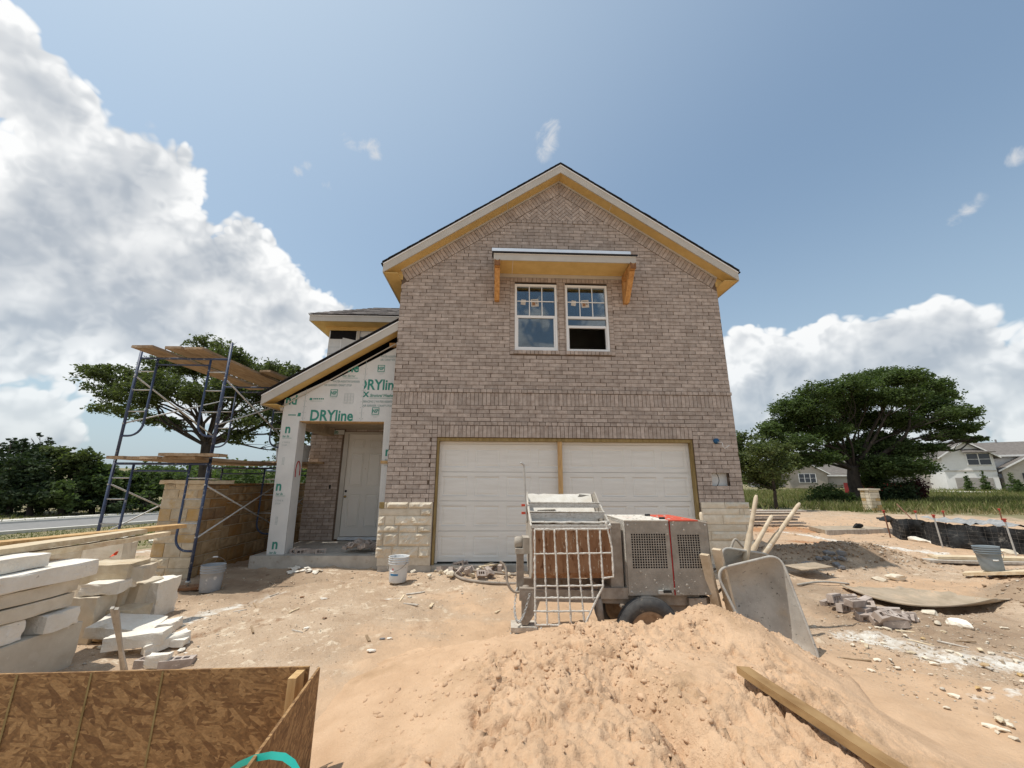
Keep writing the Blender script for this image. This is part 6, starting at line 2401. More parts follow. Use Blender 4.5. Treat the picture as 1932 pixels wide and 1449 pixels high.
for X0, X1, z, lb in ((-1.185, -.92, .025, 'topmost'), (-1.18, -.90, -.03, 'middle'), (-1.19, -.905, -.085, 'bottom')):
    me_ = block_mesh('wood_block', X1 - X0, .22, .048, int(z * 100) + 60, .004, 'grey_wood', 2, .004)
    lay(me_, 'wood_block', ((X0 + X1) / 2, -3.17, z), (0, 0, rk.uniform(-.05, .05)), lb + ' wooden block under the mixer jack', 'wood block', 'blocks under the mixer jack')

# ------------------------------------------------------------------ wheelbarrows, standing on their noses
def barrow_matrix(nose, ang, lean, twist=0.0):
    c, s = math.cos(ang), math.sin(ang)
    xa = Vector((c, 0, s))
    ya = Vector((-s, 0, c))
    za = xa.cross(ya)
    m_ = Matrix((xa, ya, za)).transposed()
    m_ = Matrix.Rotation(twist, 3, 'Z') @ Matrix.Rotation(lean, 3, 'X') @ m_
    m4 = m_.to_4x4()
    m4.translation = nose
    return m4


def outline(n=64, L=.98, w0=.25, w1=.345, rc=.14):
    """rounded trapezoid rim; y from 0 at the nose to L at the handles"""
    cs = [(-w0, 0), (w0, 0), (w1, L), (-w1, L)]
    pts_ = []
    for i in range(4):
        p, a, b = Vector(cs[i]), Vector(cs[i - 1]), Vector(cs[(i + 1) % 4])
        d0, d1 = (a - p).normalized(), (b - p).normalized()
        r_ = rc if i > 1 else rc * 1.25
        s0, s1 = p + d0 * r_, p + d1 * r_
        for k in range(9):
            t_ = k / 8
            pts_.append(s0 * (1 - t_) ** 2 + p * 2 * t_ * (1 - t_) + s1 * t_ ** 2)
        nx_ = Vector(cs[(i + 1) % 4])
        e1 = nx_ + (p - nx_).normalized() * (rc if (i + 1) % 4 > 1 else rc * 1.25)
        for k in range(1, 6):
            pts_.append(s1 + (e1 - s1) * k / 6)
    return pts_


def wheelbarrow(m4, label, handles, group='wheelbarrows'):
    wb = thing('wheelbarrow', label, 'wheelbarrow', m4.translation, group)
    ol = outline()
    n_ = len(ol)
    c0 = Vector((0, .50))
    vs, fs = [], []
    ring = 9
    for j in range(ring + 1):
        r_ = 1 - j / ring
        for p in ol:
            q_ = c0 + (p - c0) * (r_ if j < ring else .001)
            dep = -.235 * (1 - max(0, (r_ - .52) / .48) ** 1.7) if r_ < 1 else 0
            dep *= (1 - .35 * max(0, .4 - q_.y)) 
            vs.append(m4 @ Vector((q_.x, q_.y, dep)))
    for j in range(ring):
        for k in range(n_):
            a, b = j * n_ + k, j * n_ + (k + 1) % n_
            fs.append((a, b, b + n_, a + n_))
    k0 = len(vs)
    off_ = m4.to_3x3() @ Vector((0, 0, -.006))
    vs += [v + off_ for v in vs]
    fs += [tuple(i + k0 for i in f_)[::-1] for f_ in fs]
    tr = MB().add(vs, fs).build('tray', 'barrow_grey', wb, True)
    rp_ = [m4 @ Vector((p.x, p.y, .0)) for p in ol]
    MB().tube(rp_ + [rp_[0], rp_[1]], .013, 8, caps=False, wob=.08).build('rim', 'barrow_grey', tr, True)
    for (a, b) in handles:
        a, b = Vector(a), Vector(b)
        d = (b - a)
        P_ = [a + d * t_ for t_ in (0, .05, .5, .62, .66, .97, 1.0)]
        hd = MB().tube(P_, [.030, .033, .033, .031, .024, .0215, .012], 12, wob=.03).build('handle', 'handle_wood', wb, True)
    # legs and wheel behind the tray
    for sg in (-1, 1):
        MB().tube([m4 @ Vector((sg * .24, .80, -.20)), m4 @ Vector((sg * .26, .70, -.52)), m4 @ Vector((sg * .26, .50, -.52)), m4 @ Vector((sg * .22, .35, -.22))], .013, 6).build('leg', 'crust_grey', wb, True)
    wh = MB()
    for k in range(25):
        a = 2 * math.pi * k / 24
        wh.v.append(tuple(m4 @ Vector((0, -.12 + .15 * math.cos(a), -.28 + .15 * math.sin(a)))))
    pts_ = [Vector(v) for v in wh.v]
    MB().tube(pts_, .045, 10, caps=False).build('wheel', 'tyre', wb, True)
    return wb


mA = barrow_matrix(Vector((1.40, -3.62, -.27)), R(13), R(-12), R(-6))
wheelbarrow(mA, 'cement-caked grey wheelbarrow standing on its nose in the sand, tray facing out',
            [((.97, -3.12, .15), at(1322, 966, -3.05)), ((1.24, -3.08, .20), at(1427, 934, -3.08))])
mB = barrow_matrix(Vector((1.30, -3.36, -.22)), R(-9), R(-14), R(14))
wheelbarrow(mB, 'second grey wheelbarrow upended behind the front one, handles leaning right',
            [((1.22, -2.85, .15), at(1457, 972, -2.85)), ((1.36, -2.86, .25), at(1509, 949, -2.85))])
for (px, py, lb) in ((1329, 1046, 'nearer'), (1352, 1036, 'farther')):
    q = at(px, py, -3.36)
    b_ = MB().bar(q + Vector((0, .0, 0)), q + Vector((.14, .10, -.62)), .085, .045)
    tag(b_.build('wood_brace', 'handle_wood'), lb + ' square-ended wooden brace between the engine cover and the wheelbarrow', 'timber', 'braces beside the mixer')
# tubular frame of a barrow behind, against the pier
fr_ = MB().tube(smooth_path([at(px, py, -2.6) for px, py in ((1398, 1062), (1378, 1050), (1386, 1018), (1400, 1030), (1420, 1048))]), .014, 7)
tag(fr_.build('steel_stand', 'crust_grey', None, True), 'bent steel tube stand behind the wheelbarrow tray', 'stand')
q = surf(1470, 1085)
bucket(1.98, -1.9, gz_at(1.98, -1.9) + .16, 'blue-grey pail rim showing above the wheelbarrow trays', 'bucket_blue', rot=.5)
lay(rock_mesh('stone', (.45, .4, .3), 90, .2, 'limestone', 2), 'rubble_stone', (1.98, -1.9, gz_at(1.98, -1.9) + .02), (0, 0, 0), 'stone under the blue-grey pail behind the wheelbarrows', 'stone')

# board on the sand
a, b = surf(1404, 1284), surf(1650, 1452)
d = (b - a).normalized()
plank(a + Vector((0, 0, .055)), b + d * .35 + Vector((0, 0, .045)), .088, .038, 'brown two by four lying down the slope of the sand heap', None, 'sand_board', roll=.10)

# ------------------------------------------------------------------ right side of the plot
rk = random.Random(33)
# heap of cored bricks
for k in range(30):
    t_ = k / 29
    px = 1566 + 140 * rk.random()
    base_py = 1140 + (px - 1560) * .24
    q = surf(px, base_py + rk.uniform(-6, 14))
    up_ = rk.choice((0, .0, .065, .065, .12)) if k > 8 else 0
    lay(CB, 'brick', (q.x, q.y, q.z + .038 + up_), (rk.choice((0, 1.57, 1.57, .5)) + rk.uniform(-.2, .2), rk.uniform(-.25, .25), rk.uniform(-.8, .8)), 'cored taupe brick in the jumbled heap below the bowed plywood sheet', 'brick', 'bricks in the heap on the right')
for k in range(60):
    q = surf(rk.uniform(1560, 1932), rk.uniform(1180, 1400))
    if q.x < 1.75:
        continue
    s_ = rk.uniform(.03, .11)
    lay(rock_mesh('stone_chip', (s_, s_ * .6, s_ * .35), 700 + k, .25, rk.choice(('limestone', 'limestone', 'limestone_tan')), 1), 'stone_chip', (q.x, q.y, q.z + .012), (0, 0, rk.uniform(0, 3)), 'pale stone chip scattered on the limy ground at the right edge', 'stone', 'stone chips on the right')
for px, py, s_, lb in ((1758, 1160, .20, 'rounded pale rock below the plywood sheet, right of the brick heap'), (1810, 1182, .28, 'white stone slab lying right of the brick heap'), (1720, 1170, .16, 'small tan rock at the end of the brick heap'), (1770, 1178, .14, 'flat brown rock in front of the rounded pale rock'), (1690, 1092, .30, 'white flat stone on the toe of the spoil heap'), (1660, 1096, .22, 'tan stone beside the white flat stone on the spoil heap'), (1730, 1022, .5, 'grey boulder left of another at the foot of the black silt fence'), (1770, 1026, .45, 'pale boulder at the foot of the black silt fence'), (1900, 1046, .4, 'tan boulder at the right end of the silt fence')):
    q = surf(px, py)
    lay(rock_mesh('rock', (s_, s_ * .6, s_ * .4), int(px), .2, rk.choice(('limestone', 'limestone_white')), 2), 'rock', (q.x, q.y, q.z + s_ * .1), (0, 0, rk.uniform(0, 3)), lb, 'rock', 'rocks on the right')
# dark rocks on the shaded side of the heap
for k in range(16):
    q = surf(rk.uniform(1520, 1590), rk.uniform(1046, 1076))
    s_ = rk.uniform(.10, .24)
    lay(rock_mesh('rock', (s_, s_ * .7, s_ * .6), 800 + k, .3, 'house_grey', 1), 'rock', (q.x, q.y, q.z + .03), (0, 0, rk.uniform(0, 3)), 'dark grey rock on the left flank of the spoil heap', 'rock', 'dark rocks on the spoil heap')

# bowed plywood sheet over the hollow
sh_ = MB()
nu, nv = 24, 6
A, B = atz(1585, 1104, -.07), atz(1878, 1124, -.03)
C = atz(1725, 1142, -.09)
vs, fs = [], []
for i in range(nu + 1):
    u = i / nu
    f0 = A * (1 - u) ** 2 + (C * 2 - (A + B) * .5) * 2 * u * (1 - u) + B * u ** 2
    bk = A * (1 - u) + B * u + Vector((.25, .35 * math.sin(math.pi * u) + .02, 0))
    for j in range(nv + 1):
        v = j / nv
        p = f0 * (1 - v) + bk * v
        p.z = (-.055 - .03 * math.sin(math.pi * u)) * (1 - v) + (gz_at(p.x, p.y) + .012) * v
        vs.append(p)
w_ = nv + 1
for i in range(nu):
    for j in range(nv):
        a = i * w_ + j
        fs.append((a, a + w_, a + w_ + 1, a + 1))
k0 = len(vs)
vs += [v - Vector((0, 0, .014)) for v in vs]
fs += [tuple(q + k0 for q in f_)[::-1] for f_ in fs]
for i in range(nu):
    fs.append((i * w_, i * w_ + k0, (i + 1) * w_ + k0, (i + 1) * w_))
tag(sh_.add(vs, fs).build('plywood_sheet', 'ply_wood', None, False), 'thin bowed plywood sheet dusted with sand bridging a dug hollow', 'plywood')

# planks by the pail on the right
a, b = surf(1756, 1062), surf(1932, 1066)
d = (b - a).normalized()
plank(a + Vector((0, .1, .03)), b + d * 1.5 + Vector((0, .1, .03)), .24, .045, 'grey scaffold board behind the upright pail on the right, lower of two', 'boards on the right', 'grey_wood')
plank(a + d * .25 + Vector((0, .2, .085)), b + d * 1.5 + Vector((0, .2, .085)), .24, .05, 'grey scaffold board behind the upright pail on the right, upper of two', 'boards on the right', 'sun_wood')
a, b = surf(1822, 1088), surf(1932, 1086)
d = (b - a).normalized()
plank(a + Vector((0, 0, .05)), b + d * 1.2 + Vector((0, 0, .05)), .26, .045, 'grey board on the dirt carrying the upright pail', 'boards on the right', 'sun_wood')
q = a + d * .35
bucket(q.x + .02, q.y + .03, q.z + .075, 'clean grey pail standing on a board at the right edge', 'bucket_blue', handle='down', rot=-.5, tilt=(0, -.06))
a, b = surf(1508, 1088), surf(1556, 1084)
plank(a + Vector((-.1, 0, .14)), b + Vector((0, 0, .16)), .42, .016, 'thin plywood offcut on the spoil heap right of the wheelbarrows', None, 'ply_wood', name='plywood_offcut')
a, b = surf(1505, 1106), surf(1602, 1104)
tag(MB().tube(smooth_path([a + Vector((0, 0, .02)), (a + b) / 2 + Vector((0, .03, .05)), b + Vector((0, 0, .02))]), .016, 6).build('hose', 'crust_grey', None, True), 'short grey hose end right of the wheelbarrows', 'hose')

# silt fence
fpts = [atz(px, py, -.15) for px, py in ((1683, 1012), (1700, 1020), (1740, 1022), (1775, 1032), (1850, 1040), (1905, 1045), (1990, 1055))]
P_ = smooth_path(fpts, 8)
sf = thing('silt_fence', 'sagging black silt fence with wire mesh and red-capped steel posts', 'fence', fpts[0])
vs, fs = [], []
m_ = 7
for i, p in enumerate(P_):
    g = gz_at(p.x, p.y) - .05
    u = i / (len(P_) - 1)
    for j in range(m_):
        v = j / (m_ - 1)
        w = .16 * (mnoise.noise(Vector((i * .35, v * 2.2, 1.7)))) + .05 * math.sin(i * .9) * v
        top = .62 + .06 * mnoise.noise(Vector((i * .22, 4, 0)))
        vs.append(p + Vector((w * .6, w - .15 * v * (1 - v), g - p.z + v * top)))
for i in range(len(P_) - 1):
    for j in range(m_ - 1):
        a = i * m_ + j
        fs.append((a, a + m_, a + m_ + 1, a + 1))
fb = MB().add(vs, fs).build('fabric', 'silt_fabric', sf, True)
wr = MB()
for j in range(0, 5):
    wr.tube([P_[i] + Vector((-.03, -.06, gz_at(P_[i].x, P_[i].y) - P_[i].z + .05 + j * .095)) for i in range(0, len(P_), 2)], .0016, 4)
for i in range(0, len(P_), 2):
    p = P_[i]
    g = gz_at(p.x, p.y) - p.z
    wr.tube([p + Vector((-.03, -.06, g)), p + Vector((-.03, -.06, g + .58))], .0016, 4)
wr.build('wire_mesh', 'wire', sf)
# grey lap of fabric behind
lap = MB()
vs, fs = [], []
for i, p in enumerate(P_):
    for j in range(4):
        v = j / 3
        vs.append(p + Vector((.15 + v * .5, .2 + v * .9, gz_at(p.x, p.y) - p.z + .60 - .16 * v + .08 * mnoise.noise(Vector((i * .6, j * 1.1, 9))) - .05)))
for i in range(len(P_) - 1):
    for j in range(3):
        a = i * 4 + j
        fs.append((a, a + 4, a + 5, a + 1))
lap.add(vs, fs).build('fabric_lap', 'silt_fabric', sf, True)
lap2 = MB()
q = P_[len(P_) // 2 + 4:]
vs, fs = [], []
for i, p in enumerate(q):
    for j in range(4):
        v = j / 3
        vs.append(p + Vector((.1 + v * .9, .25 + v * 1.5, gz_at(p.x, p.y) - p.z + .60 + .02 * v + .10 * mnoise.noise(Vector((i * .5, j * .9, 2))))))
for i in range(len(q) - 1):
    for j in range(3):
        a = i * 4 + j
        fs.append((a, a + 4, a + 5, a + 1))
lap2.add(vs, fs).build('fabric_lap', 'fabric_grey', sf, True)
for k, (px, py) in enumerate(((1674, 1016), (1770, 1033), (1906, 1048))):
    p = atz(px, py, -.15)
    po = MB().tube([p + Vector((0, -.12, -.1)), p + Vector((-.05, -.12, .76))], .018, 6).build('post', 'rebar_rust' if k == 0 else 'galvanized', sf)
    MB().lathe([(0, .05), (.03, .045), (.045, .04), (.045, .028), (.026, .022), (.026, -.03), (0, -.03)], 10, (p.x - .052, p.y - .12, p.z + .77)).build('post_cap', 'cap_red', po)
for k, (px, py, s_) in enumerate(((1734, 975, 'left'), (1787, 975, 'middle'), (1893, 968, 'right'))):
    p = atz(px, py + 22, -.13)
    st = thing('marker_post', s_ + ' red-capped post standing behind the silt fence', 'post', (p.x, p.y, -.15), 'capped posts behind the silt fence')
    MB().tube([p + Vector((0, 0, -.1)), p + Vector((0, 0, .55))], .022, 6).build('post', 'rebar_rust' if k else 'galvanized', st)
    MB().lathe([(0, .06), (.035, .05), (.055, .045), (.055, .03), (.025, .02), (.025, -.03)], 10, (p.x, p.y, p.z + .56)).build('cap', 'cap_red', st)
p0, p1 = at(1692, 951, 8.0), at(1721, 980, 6.0)
tag(MB().tube([p0, p1], .02, 6).build('leaning_rod', 'rebar_rust'), 'dark steel rod leaning over the left end of the silt fence', 'rod')

# concrete slab offcut and stacked form boards beyond
q = atz(1625, 1006, -.1)
pad = thing('form_pad', 'low board-edged pad lying in the dirt left of the silt fence', 'pad', (q.x, q.y, -.12))
MB().add([(q.x - 1.4, q.y - .3, -.10), (q.x + 1.2, q.y + .1, -.10), (q.x + 1.1, q.y + 1.1, -.10), (q.x - 1.0, q.y + .9, -.10), (q.x - 1.4, q.y - .3, .02), (q.x + 1.2, q.y + .1, .02), (q.x + 1.1, q.y + 1.1, .02), (q.x - 1.0, q.y + .9, .02)],
         [(4, 5, 6, 7), (0, 1, 5, 4), (1, 2, 6, 5), (2, 3, 7, 6), (3, 0, 4, 7)]).build('slab', 'ply_wood', pad)
MB().bar((q.x - 1.45, q.y - .36, -.05), (q.x + .1, q.y - .12, -.05), .05, .17).build('form_board', 'grey_wood', pad)
MB().bar((q.x + .12, q.y - .12, -.05), (q.x + 1.25, q.y + .05, -.05), .05, .17).build('form_board', 'grey_wood', pad)
lay(rock_mesh('rag', (.35, .25, .2), 77, .3, 'silt_fabric', 2), 'plastic_bag', (q.x + .2, q.y + .3, .09), (0, 0, 0), 'crumpled black plastic bag on the board-edged pad', 'bag')
q = atz(1455, 992, -.1)
for k in range(5):
    plank((q.x - 1.3 + rk.uniform(-.2, .2), q.y + .2 * (k % 2), -.02 + .11 * k), (q.x + 1.3 + rk.uniform(-.2, .3), q.y + .2 * (k % 2) + .2, -.02 + .11 * k), .3, .06, ('bottom', 'second', 'middle', 'fourth', 'top')[k] + ' board in the lumber pile beyond the right garage pier', 'lumber pile', 'grey_wood')
# posts of pale stone in the meadow
q = atz(1648, 966, -.15)
pl_ = thing('stone_pillar', 'short cream stone pillar standing alone in the grass before the big oak', 'pillar', (q.x, q.y, -.2))
hw = .29
core = MB().box(q.x - hw + .02, q.x + hw - .02, q.y - hw + .02, q.y + hw, -.3, 1.06).build('core', 'mortar_joint', pl_)
z = -.25
while z < 1.04:
    z1 = min(z + rk.uniform(.13, .22), 1.06)
    MB().box(q.x - hw - rk.uniform(0, .02), q.x - hw + .05, q.y - hw + .055, q.y - .01, z + .008, z1 - .006).build('stone', 'limestone', core)
    MB().box(q.x - hw - rk.uniform(0, .02), q.x - hw + .05, q.y + .006, q.y + hw, z + .008, z1 - .006).build('stone', 'limestone_tan', core)
    u = q.x - hw
    while u < q.x + hw - .01:
        v = min(u + rk.uniform(.25, .5), q.x + hw)
        if q.x + hw - v < .1:
            v = q.x + hw
        MB().box(u + .008, v - .008, q.y - hw - rk.uniform(0, .02), q.y - hw + .05, z + .008, z1 - .006).build('stone', rk.choice(('limestone', 'limestone_tan', 'limestone')), core)
        u = v
    z = z1
MB().box(q.x - hw - .06, q.x + hw + .06, q.y - hw - .06, q.y + hw + .06, 1.06, 1.16).build('cap', 'limestone', pl_)

# ------------------------------------------------------------------ far houses
def gable_block(par, x0, x1, y0, y1, z0, ze, rise, axis_, wallm, oh=.45, roofm='house_roof', trim='house_white'):
    """walls, gable roof and bargeboards of one block"""
    MB().box(x0, x1, y0, y1, z0, ze).build('wall', wallm, par)
    t = .18
    if axis_ == 'Y':      # ridge runs back, gable faces the camera
        xm = (x0 + x1) / 2
        MB().prism([(x0, ze), (x1, ze), (xm, ze + rise)], y0 + .001, y1 - .001).build('gable', wallm, par)
        sl = rise / ((x1 - x0) / 2)
        for sg in (-1, 1):
            xe = xm + sg * ((x1 - x0) / 2 + oh)
            zz = ze - sl * oh
            p = [(xm, ze + rise), (xe, zz), (xe, zz + t), (xm, ze + rise + t)]
            MB().prism(p if sg > 0 else [p[1], p[0], p[3], p[2]], y0 - oh, y1 + oh).build('roof', roofm, par)
            MB().prism(p if sg > 0 else [p[1], p[0], p[3], p[2]], y0 - oh - .08, y0 - oh - .005).build('bargeboard', trim, par)
    else:
        ym = (y0 + y1) / 2
        sl = rise / ((y1 - y0) / 2)
        for sg in (-1, 1):
            ye = ym + sg * ((y1 - y0) / 2 + oh)
            zz = ze - sl * oh
            MB().add([(x0 - oh, ym, ze + rise), (x1 + oh, ym, ze + rise), (x1 + oh, ye, zz), (x0 - oh, ye, zz), (x0 - oh, ym, ze + rise + t), (x1 + oh, ym, ze + rise + t), (x1 + oh, ye, zz + t), (x0 - oh, ye, zz + t)],
                     [(4, 5, 6, 7) if sg < 0 else (7, 6, 5, 4), (0, 1, 2, 3) if sg > 0 else (3, 2, 1, 0), (3, 2, 6, 7), (0, 4, 7, 3), (1, 2, 6, 5), (0, 1, 5, 4)]).build('roof', roofm, par)
        MB().box(x0 - oh, x1 + oh, y0 - oh - .08, y0 - oh - .01, ze - sl * oh - .05, ze - sl * oh + t).build('fascia', trim, par)
        for xx in (x0 + .001, x1 - .001):
            a = .05 if xx < (x0 + x1) / 2 else -.05
            MB().add([(xx, y0, ze), (xx, y1, ze), (xx, ym, ze + rise), (xx + a, y0, ze), (xx + a, y1, ze), (xx + a, ym, ze + rise)], [(0, 1, 2), (5, 4, 3), (0, 3, 4, 1), (1, 4, 5, 2), (2, 5, 3, 0)]).build('gable', wallm, par)


def far_window(par, x0, x1, z0, z1, y, nx_=1):
    w = MB().box(x0 - .08, x1 + .08, y - .06, y, z0 - .08, z1 + .08).build('window', 'house_white', par)
    ww = (x1 - x0) / nx_
    for i in range(nx_):
        for (a, b) in ((z0, (z0 + z1) / 2 - .03), ((z0 + z1) / 2 + .03, z1)):
            MB().box(x0 + i * ww + .05, x0 + (i + 1) * ww - .05, y - .075, y - .061, a, b).build('pane', 'house_glass', w)


def far_garage(par, x0, x1, z0, z1, y, mt='garage_grey'):
    g = MB().box(x0, x1, y - .05, y - .002, z0, z1).build('garage_door', mt, par)
    for k in range(4):
        MB().box(x0 + .05, x1 - .05, y - .07, y - .051, z0 + k * (z1 - z0) / 4 + .03, z0 + (k + 1) * (z1 - z0) / 4 - .03).build('door_section', mt, g)


YH = 50.0
a, b = at(1812, 925, YH), at(1868, 925, YH)
zg = a.z
wh = thing('white_house', 'two-storey white house with front gable, paired windows and garage at the right edge', 'house', ((a.x + b.x) / 2, YH, zg))
ap = at(1818, 842, YH).z
ev = at(1792, 868, YH).z
gable_block(wh, a.x, b.x, YH, YH + 11, zg - 1, ev + .1, ap - ev - .2, 'Y', 'house_white', .5)
c0, c1 = at(1828, 882, YH), at(1848, 864, YH)
far_window(wh, c0.x, c1.x, c0.z, c1.z, YH - .02, 2)
MB().add([(c0.x - .4, YH - .7, c1.z + .25), (c1.x + .4, YH - .7, c1.z + .25), (c1.x + .4, YH, c1.z + .65), (c0.x - .4, YH, c1.z + .65), (c0.x - .4, YH - .7, c1.z + .12), (c1.x + .4, YH - .7, c1.z + .12)], [(0, 1, 2, 3), (4, 5, 1, 0), (5, 4, 3, 2)]).build('awning', 'house_roof', wh)
g0, g1 = at(1822, 926, YH), at(1856, 904, YH)
far_garage(wh, g0.x, g1.x, g0.z, g1.z, YH - .01, 'garage_grey')
MB().box(a.x + .05, b.x - .05, YH - .06, YH - .005, at(1830, 893, YH).z, at(1830, 891, YH).z).build('band', 'house_stone', wh)
gable_block(wh, b.x + .02, b.x + 16, YH + 2.5, YH + 12, zg - 1, ev + .25, ap - ev - .2, 'X', 'house_white', .5)
gable_block(wh, b.x + .6, b.x + 5.4, YH + .6, YH + 2.4, zg - 1, zg + 2.6, 1.6, 'Y', 'house_stone', .4)
far_window(wh, b.x + 8, b.x + 9.4, zg + 1, zg + 2.4, YH + 2.48, 2)
far_window(wh, b.x + 6.2, b.x + 6.9, zg + 4.0, zg + 4.6, YH + 2.48, 1)
MB().box(b.x + 2.2, b.x + 3.4, YH + .55, YH + .59, zg, zg + 2.2).build('door', 'house_glass', wh)
for dx in (-.6, .6):
    MB().box(g1.x + .5 + 0 * dx, g1.x + .75, YH - .25, YH - .01, zg + 1.6, zg + 2.1).build('wall_lamp', 'house_glass', wh) if dx > 0 else None
MB().tube([(b.x + 3, YH + 7, ap - .2), (b.x + 3, YH + 7, ap + .6)], .1, 8).build('vent_pipe', 'house_grey', wh)
wh.rotation_euler.z = R(-34)
wh.scale = (1.18, 1.18, 1.12)

YH = 58.0
a, b = at(1728, 926, YH), at(1766, 926, YH)
gh = thing('grey_house', 'low house with tan gable and grey side wall left of the white house', 'house', ((a.x + b.x) / 2, YH, a.z))
zg = a.z
ev = at(1740, 888, YH).z
gable_block(gh, a.x, b.x, YH, YH + 10, zg - 1, ev, 2.2, 'Y', 'house_stone', .4)
far_garage(gh, at(1736, 0, YH).x if False else a.x + .8, b.x - .5, zg, zg + 2.3, YH - .01, 'garage_grey')
far_window(gh, a.x + 1.9, a.x + 2.4, ev + .4, ev + .9, YH - .02)
c = at(1796, 926, YH)
MB().box(b.x + .01, c.x + .5, YH + .3, YH + 9, zg - 1, ev - .1).build('side_wall', 'house_grey', gh)
gable_block(gh, a.x - 1, c.x + 1.5, YH + 2.5, YH + 12, zg - 1, ev + .0, 3.6, 'X', 'house_grey', .5)
MB().box(a.x + .3, a.x + .5, YH - .2, YH - .01, zg + 1.8, zg + 2.2).build('wall_lamp', 'house_glass', gh)
gh.rotation_euler.z = R(-30)

YH = 66.0
a, b = at(1497, 915, YH), at(1556, 915, YH)
zg = a.z
th = thing('taupe_house', 'low taupe house with two gables seen under the left side of the big oak', 'house', ((a.x + b.x) / 2, YH, zg))
ev = at(1500, 893, YH).z
gable_block(th, a.x, b.x, YH, YH + 10, zg - 1.5, ev, 2.0, 'Y', 'house_taupe', .4)
far_window(th, a.x + 1.6, a.x + 4.2, zg + .5, zg + 2.0, YH - .02, 3)
c = at(1604, 915, YH)
gable_block(th, b.x + .01, c.x + 4, YH + 3, YH + 12, zg - 1.5, ev - .1, 3.2, 'X', 'house_taupe', .5)
far_garage(th, b.x + .8, c.x - .5, zg, zg + 2.3, YH + 2.98, 'garage_grey')
gable_block(th, a.x - 5.5, a.x - .02, YH + 4, YH + 12, zg - 1.5, ev - .1, 2.6, 'Y', 'house_grey', .4)
far_window(th, a.x - 4, a.x - 2.6, zg + .7, zg + 2.0, YH + 3.98, 2)
th.rotation_euler.z = R(-26)

YH = 75.0
a, b = at(1695, 915, YH), at(1745, 915, YH)
bh = thing('dark_roofed_house', 'dark grey roof showing between the big oak and the tan gable', 'house', ((a.x + b.x) / 2, YH, a.z))
gable_block(bh, a.x, b.x, YH, YH + 9, a.z - 1.5, at(1700, 880, YH).z, 3.4, 'Y', 'house_grey', .5)

# pale drives in front of the far houses
for k, (px0, px1, py, Y0, lb) in enumerate(((1785, 1868, 931, 42, 'bright concrete drive before the white house'), (1712, 1765, 928, 52, 'pale concrete drive before the tan gable'), (1500, 1560, 912, 60, 'pale concrete drive before the taupe house'))):
    a, b = at(px0, py, Y0), at(px1, py, Y0)
    mb = MB()
    vs = []
    for yy in np.linspace(Y0 - 2.0, Y0 + 5, 7):
        for xx in (a.x, b.x):
            vs.append((xx + (yy - Y0) * .25, yy, max(gz_at(xx, yy), at(px0, py, yy).z - .05) + .12))
    fs = [(2 * i, 2 * i + 1, 2 * i + 3, 2 * i + 2) for i in range(6)]
    tag(mb.add(vs, fs).build('drive', 'pale_concrete'), lb, kind='structure')
# red skip under the oak
a, b = at(1632, 930, 30), at(1728, 930, 30)
ds = thing('dumpster', 'dark red steel skip half hidden under the big oak', 'dumpster', ((a.x + b.x) / 2, 30, .2))
MB().box(a.x, b.x, 30, 32.2, at(1640, 935, 30).z - .6, at(1640, 911, 30).z).build('body', 'dumpster_red', ds)
for k in range(6):
    xx = a.x + (b.x - a.x) * (k + .5) / 6
    MB().box(xx - .06, xx + .06, 29.9, 29.995, at(1640, 935, 30).z - .4, at(1640, 912, 30).z).build('rib', 'dumpster_red', ds)

# ------------------------------------------------------------------ trees
def leaves_mesh(name, centers, radii, n, size, material, seed, clump=10, spread=.16, flat=1.0, gapf=1.0, gapt=.0):
    """leaf-sized faces gathered in small clumps through ellipsoid pads"""
    rs_ = np.random.RandomState(seed)
    centers, radii = np.array(centers), np.array(radii)
    vol = np.prod(radii, 1) ** .72
    vol = vol / vol.sum()
    nc = max(1, n // clump)
    pid = rs_.choice(len(centers), nc, p=vol)
    d = rs_.normal(size=(nc, 3))
    d /= np.linalg.norm(d, axis=1, keepdims=True)
    r_ = rs_.rand(nc) ** .42
    cc = centers[pid] + d * radii[pid] * r_[:, None] * (1 + .12 * rs_.normal(size=(nc, 1)))
    cs_ = (spread * (radii[pid].mean(1)) * rs_.uniform(.5, 1.3, nc))
    gap = vnoise(cc[:, 0] * gapf + cc[:, 1] * .7 * gapf, cc[:, 2] * gapf * 1.3, seed) * .6 + vnoise(cc[:, 0] * gapf * 2.3, cc[:, 2] * gapf * 2.7 + cc[:, 1] * gapf, seed + 3) * .4
    ok = gap > gapt
    cc, cs_ = cc[ok], cs_[ok]
    nc = len(cc)
    pos = np.repeat(cc, clump, 0) + rs_.normal(size=(nc * clump, 3)) * np.repeat(cs_, clump)[:, None] * np.array([1, 1, .6])
    N = len(pos)
    a = rs_.normal(size=(N, 3))
    a[:, 2] *= .5
    a /= np.linalg.norm(a, axis=1, keepdims=True)
    b = rs_.normal(size=(N, 3))
    b -= a * (a * b).sum(1, keepdims=True)
    b /= np.linalg.norm(b, axis=1, keepdims=True)
    s_ = size * rs_.uniform(.6, 1.35, (N, 1))
    a, b = a * s_, b * s_ * .55
    v = np.stack([pos - a, pos + b, pos + a, pos - b], 1).reshape(-1, 3)
    q = np.arange(N * 4).reshape(N, 4)
    return np_mesh(name, v, q, material)


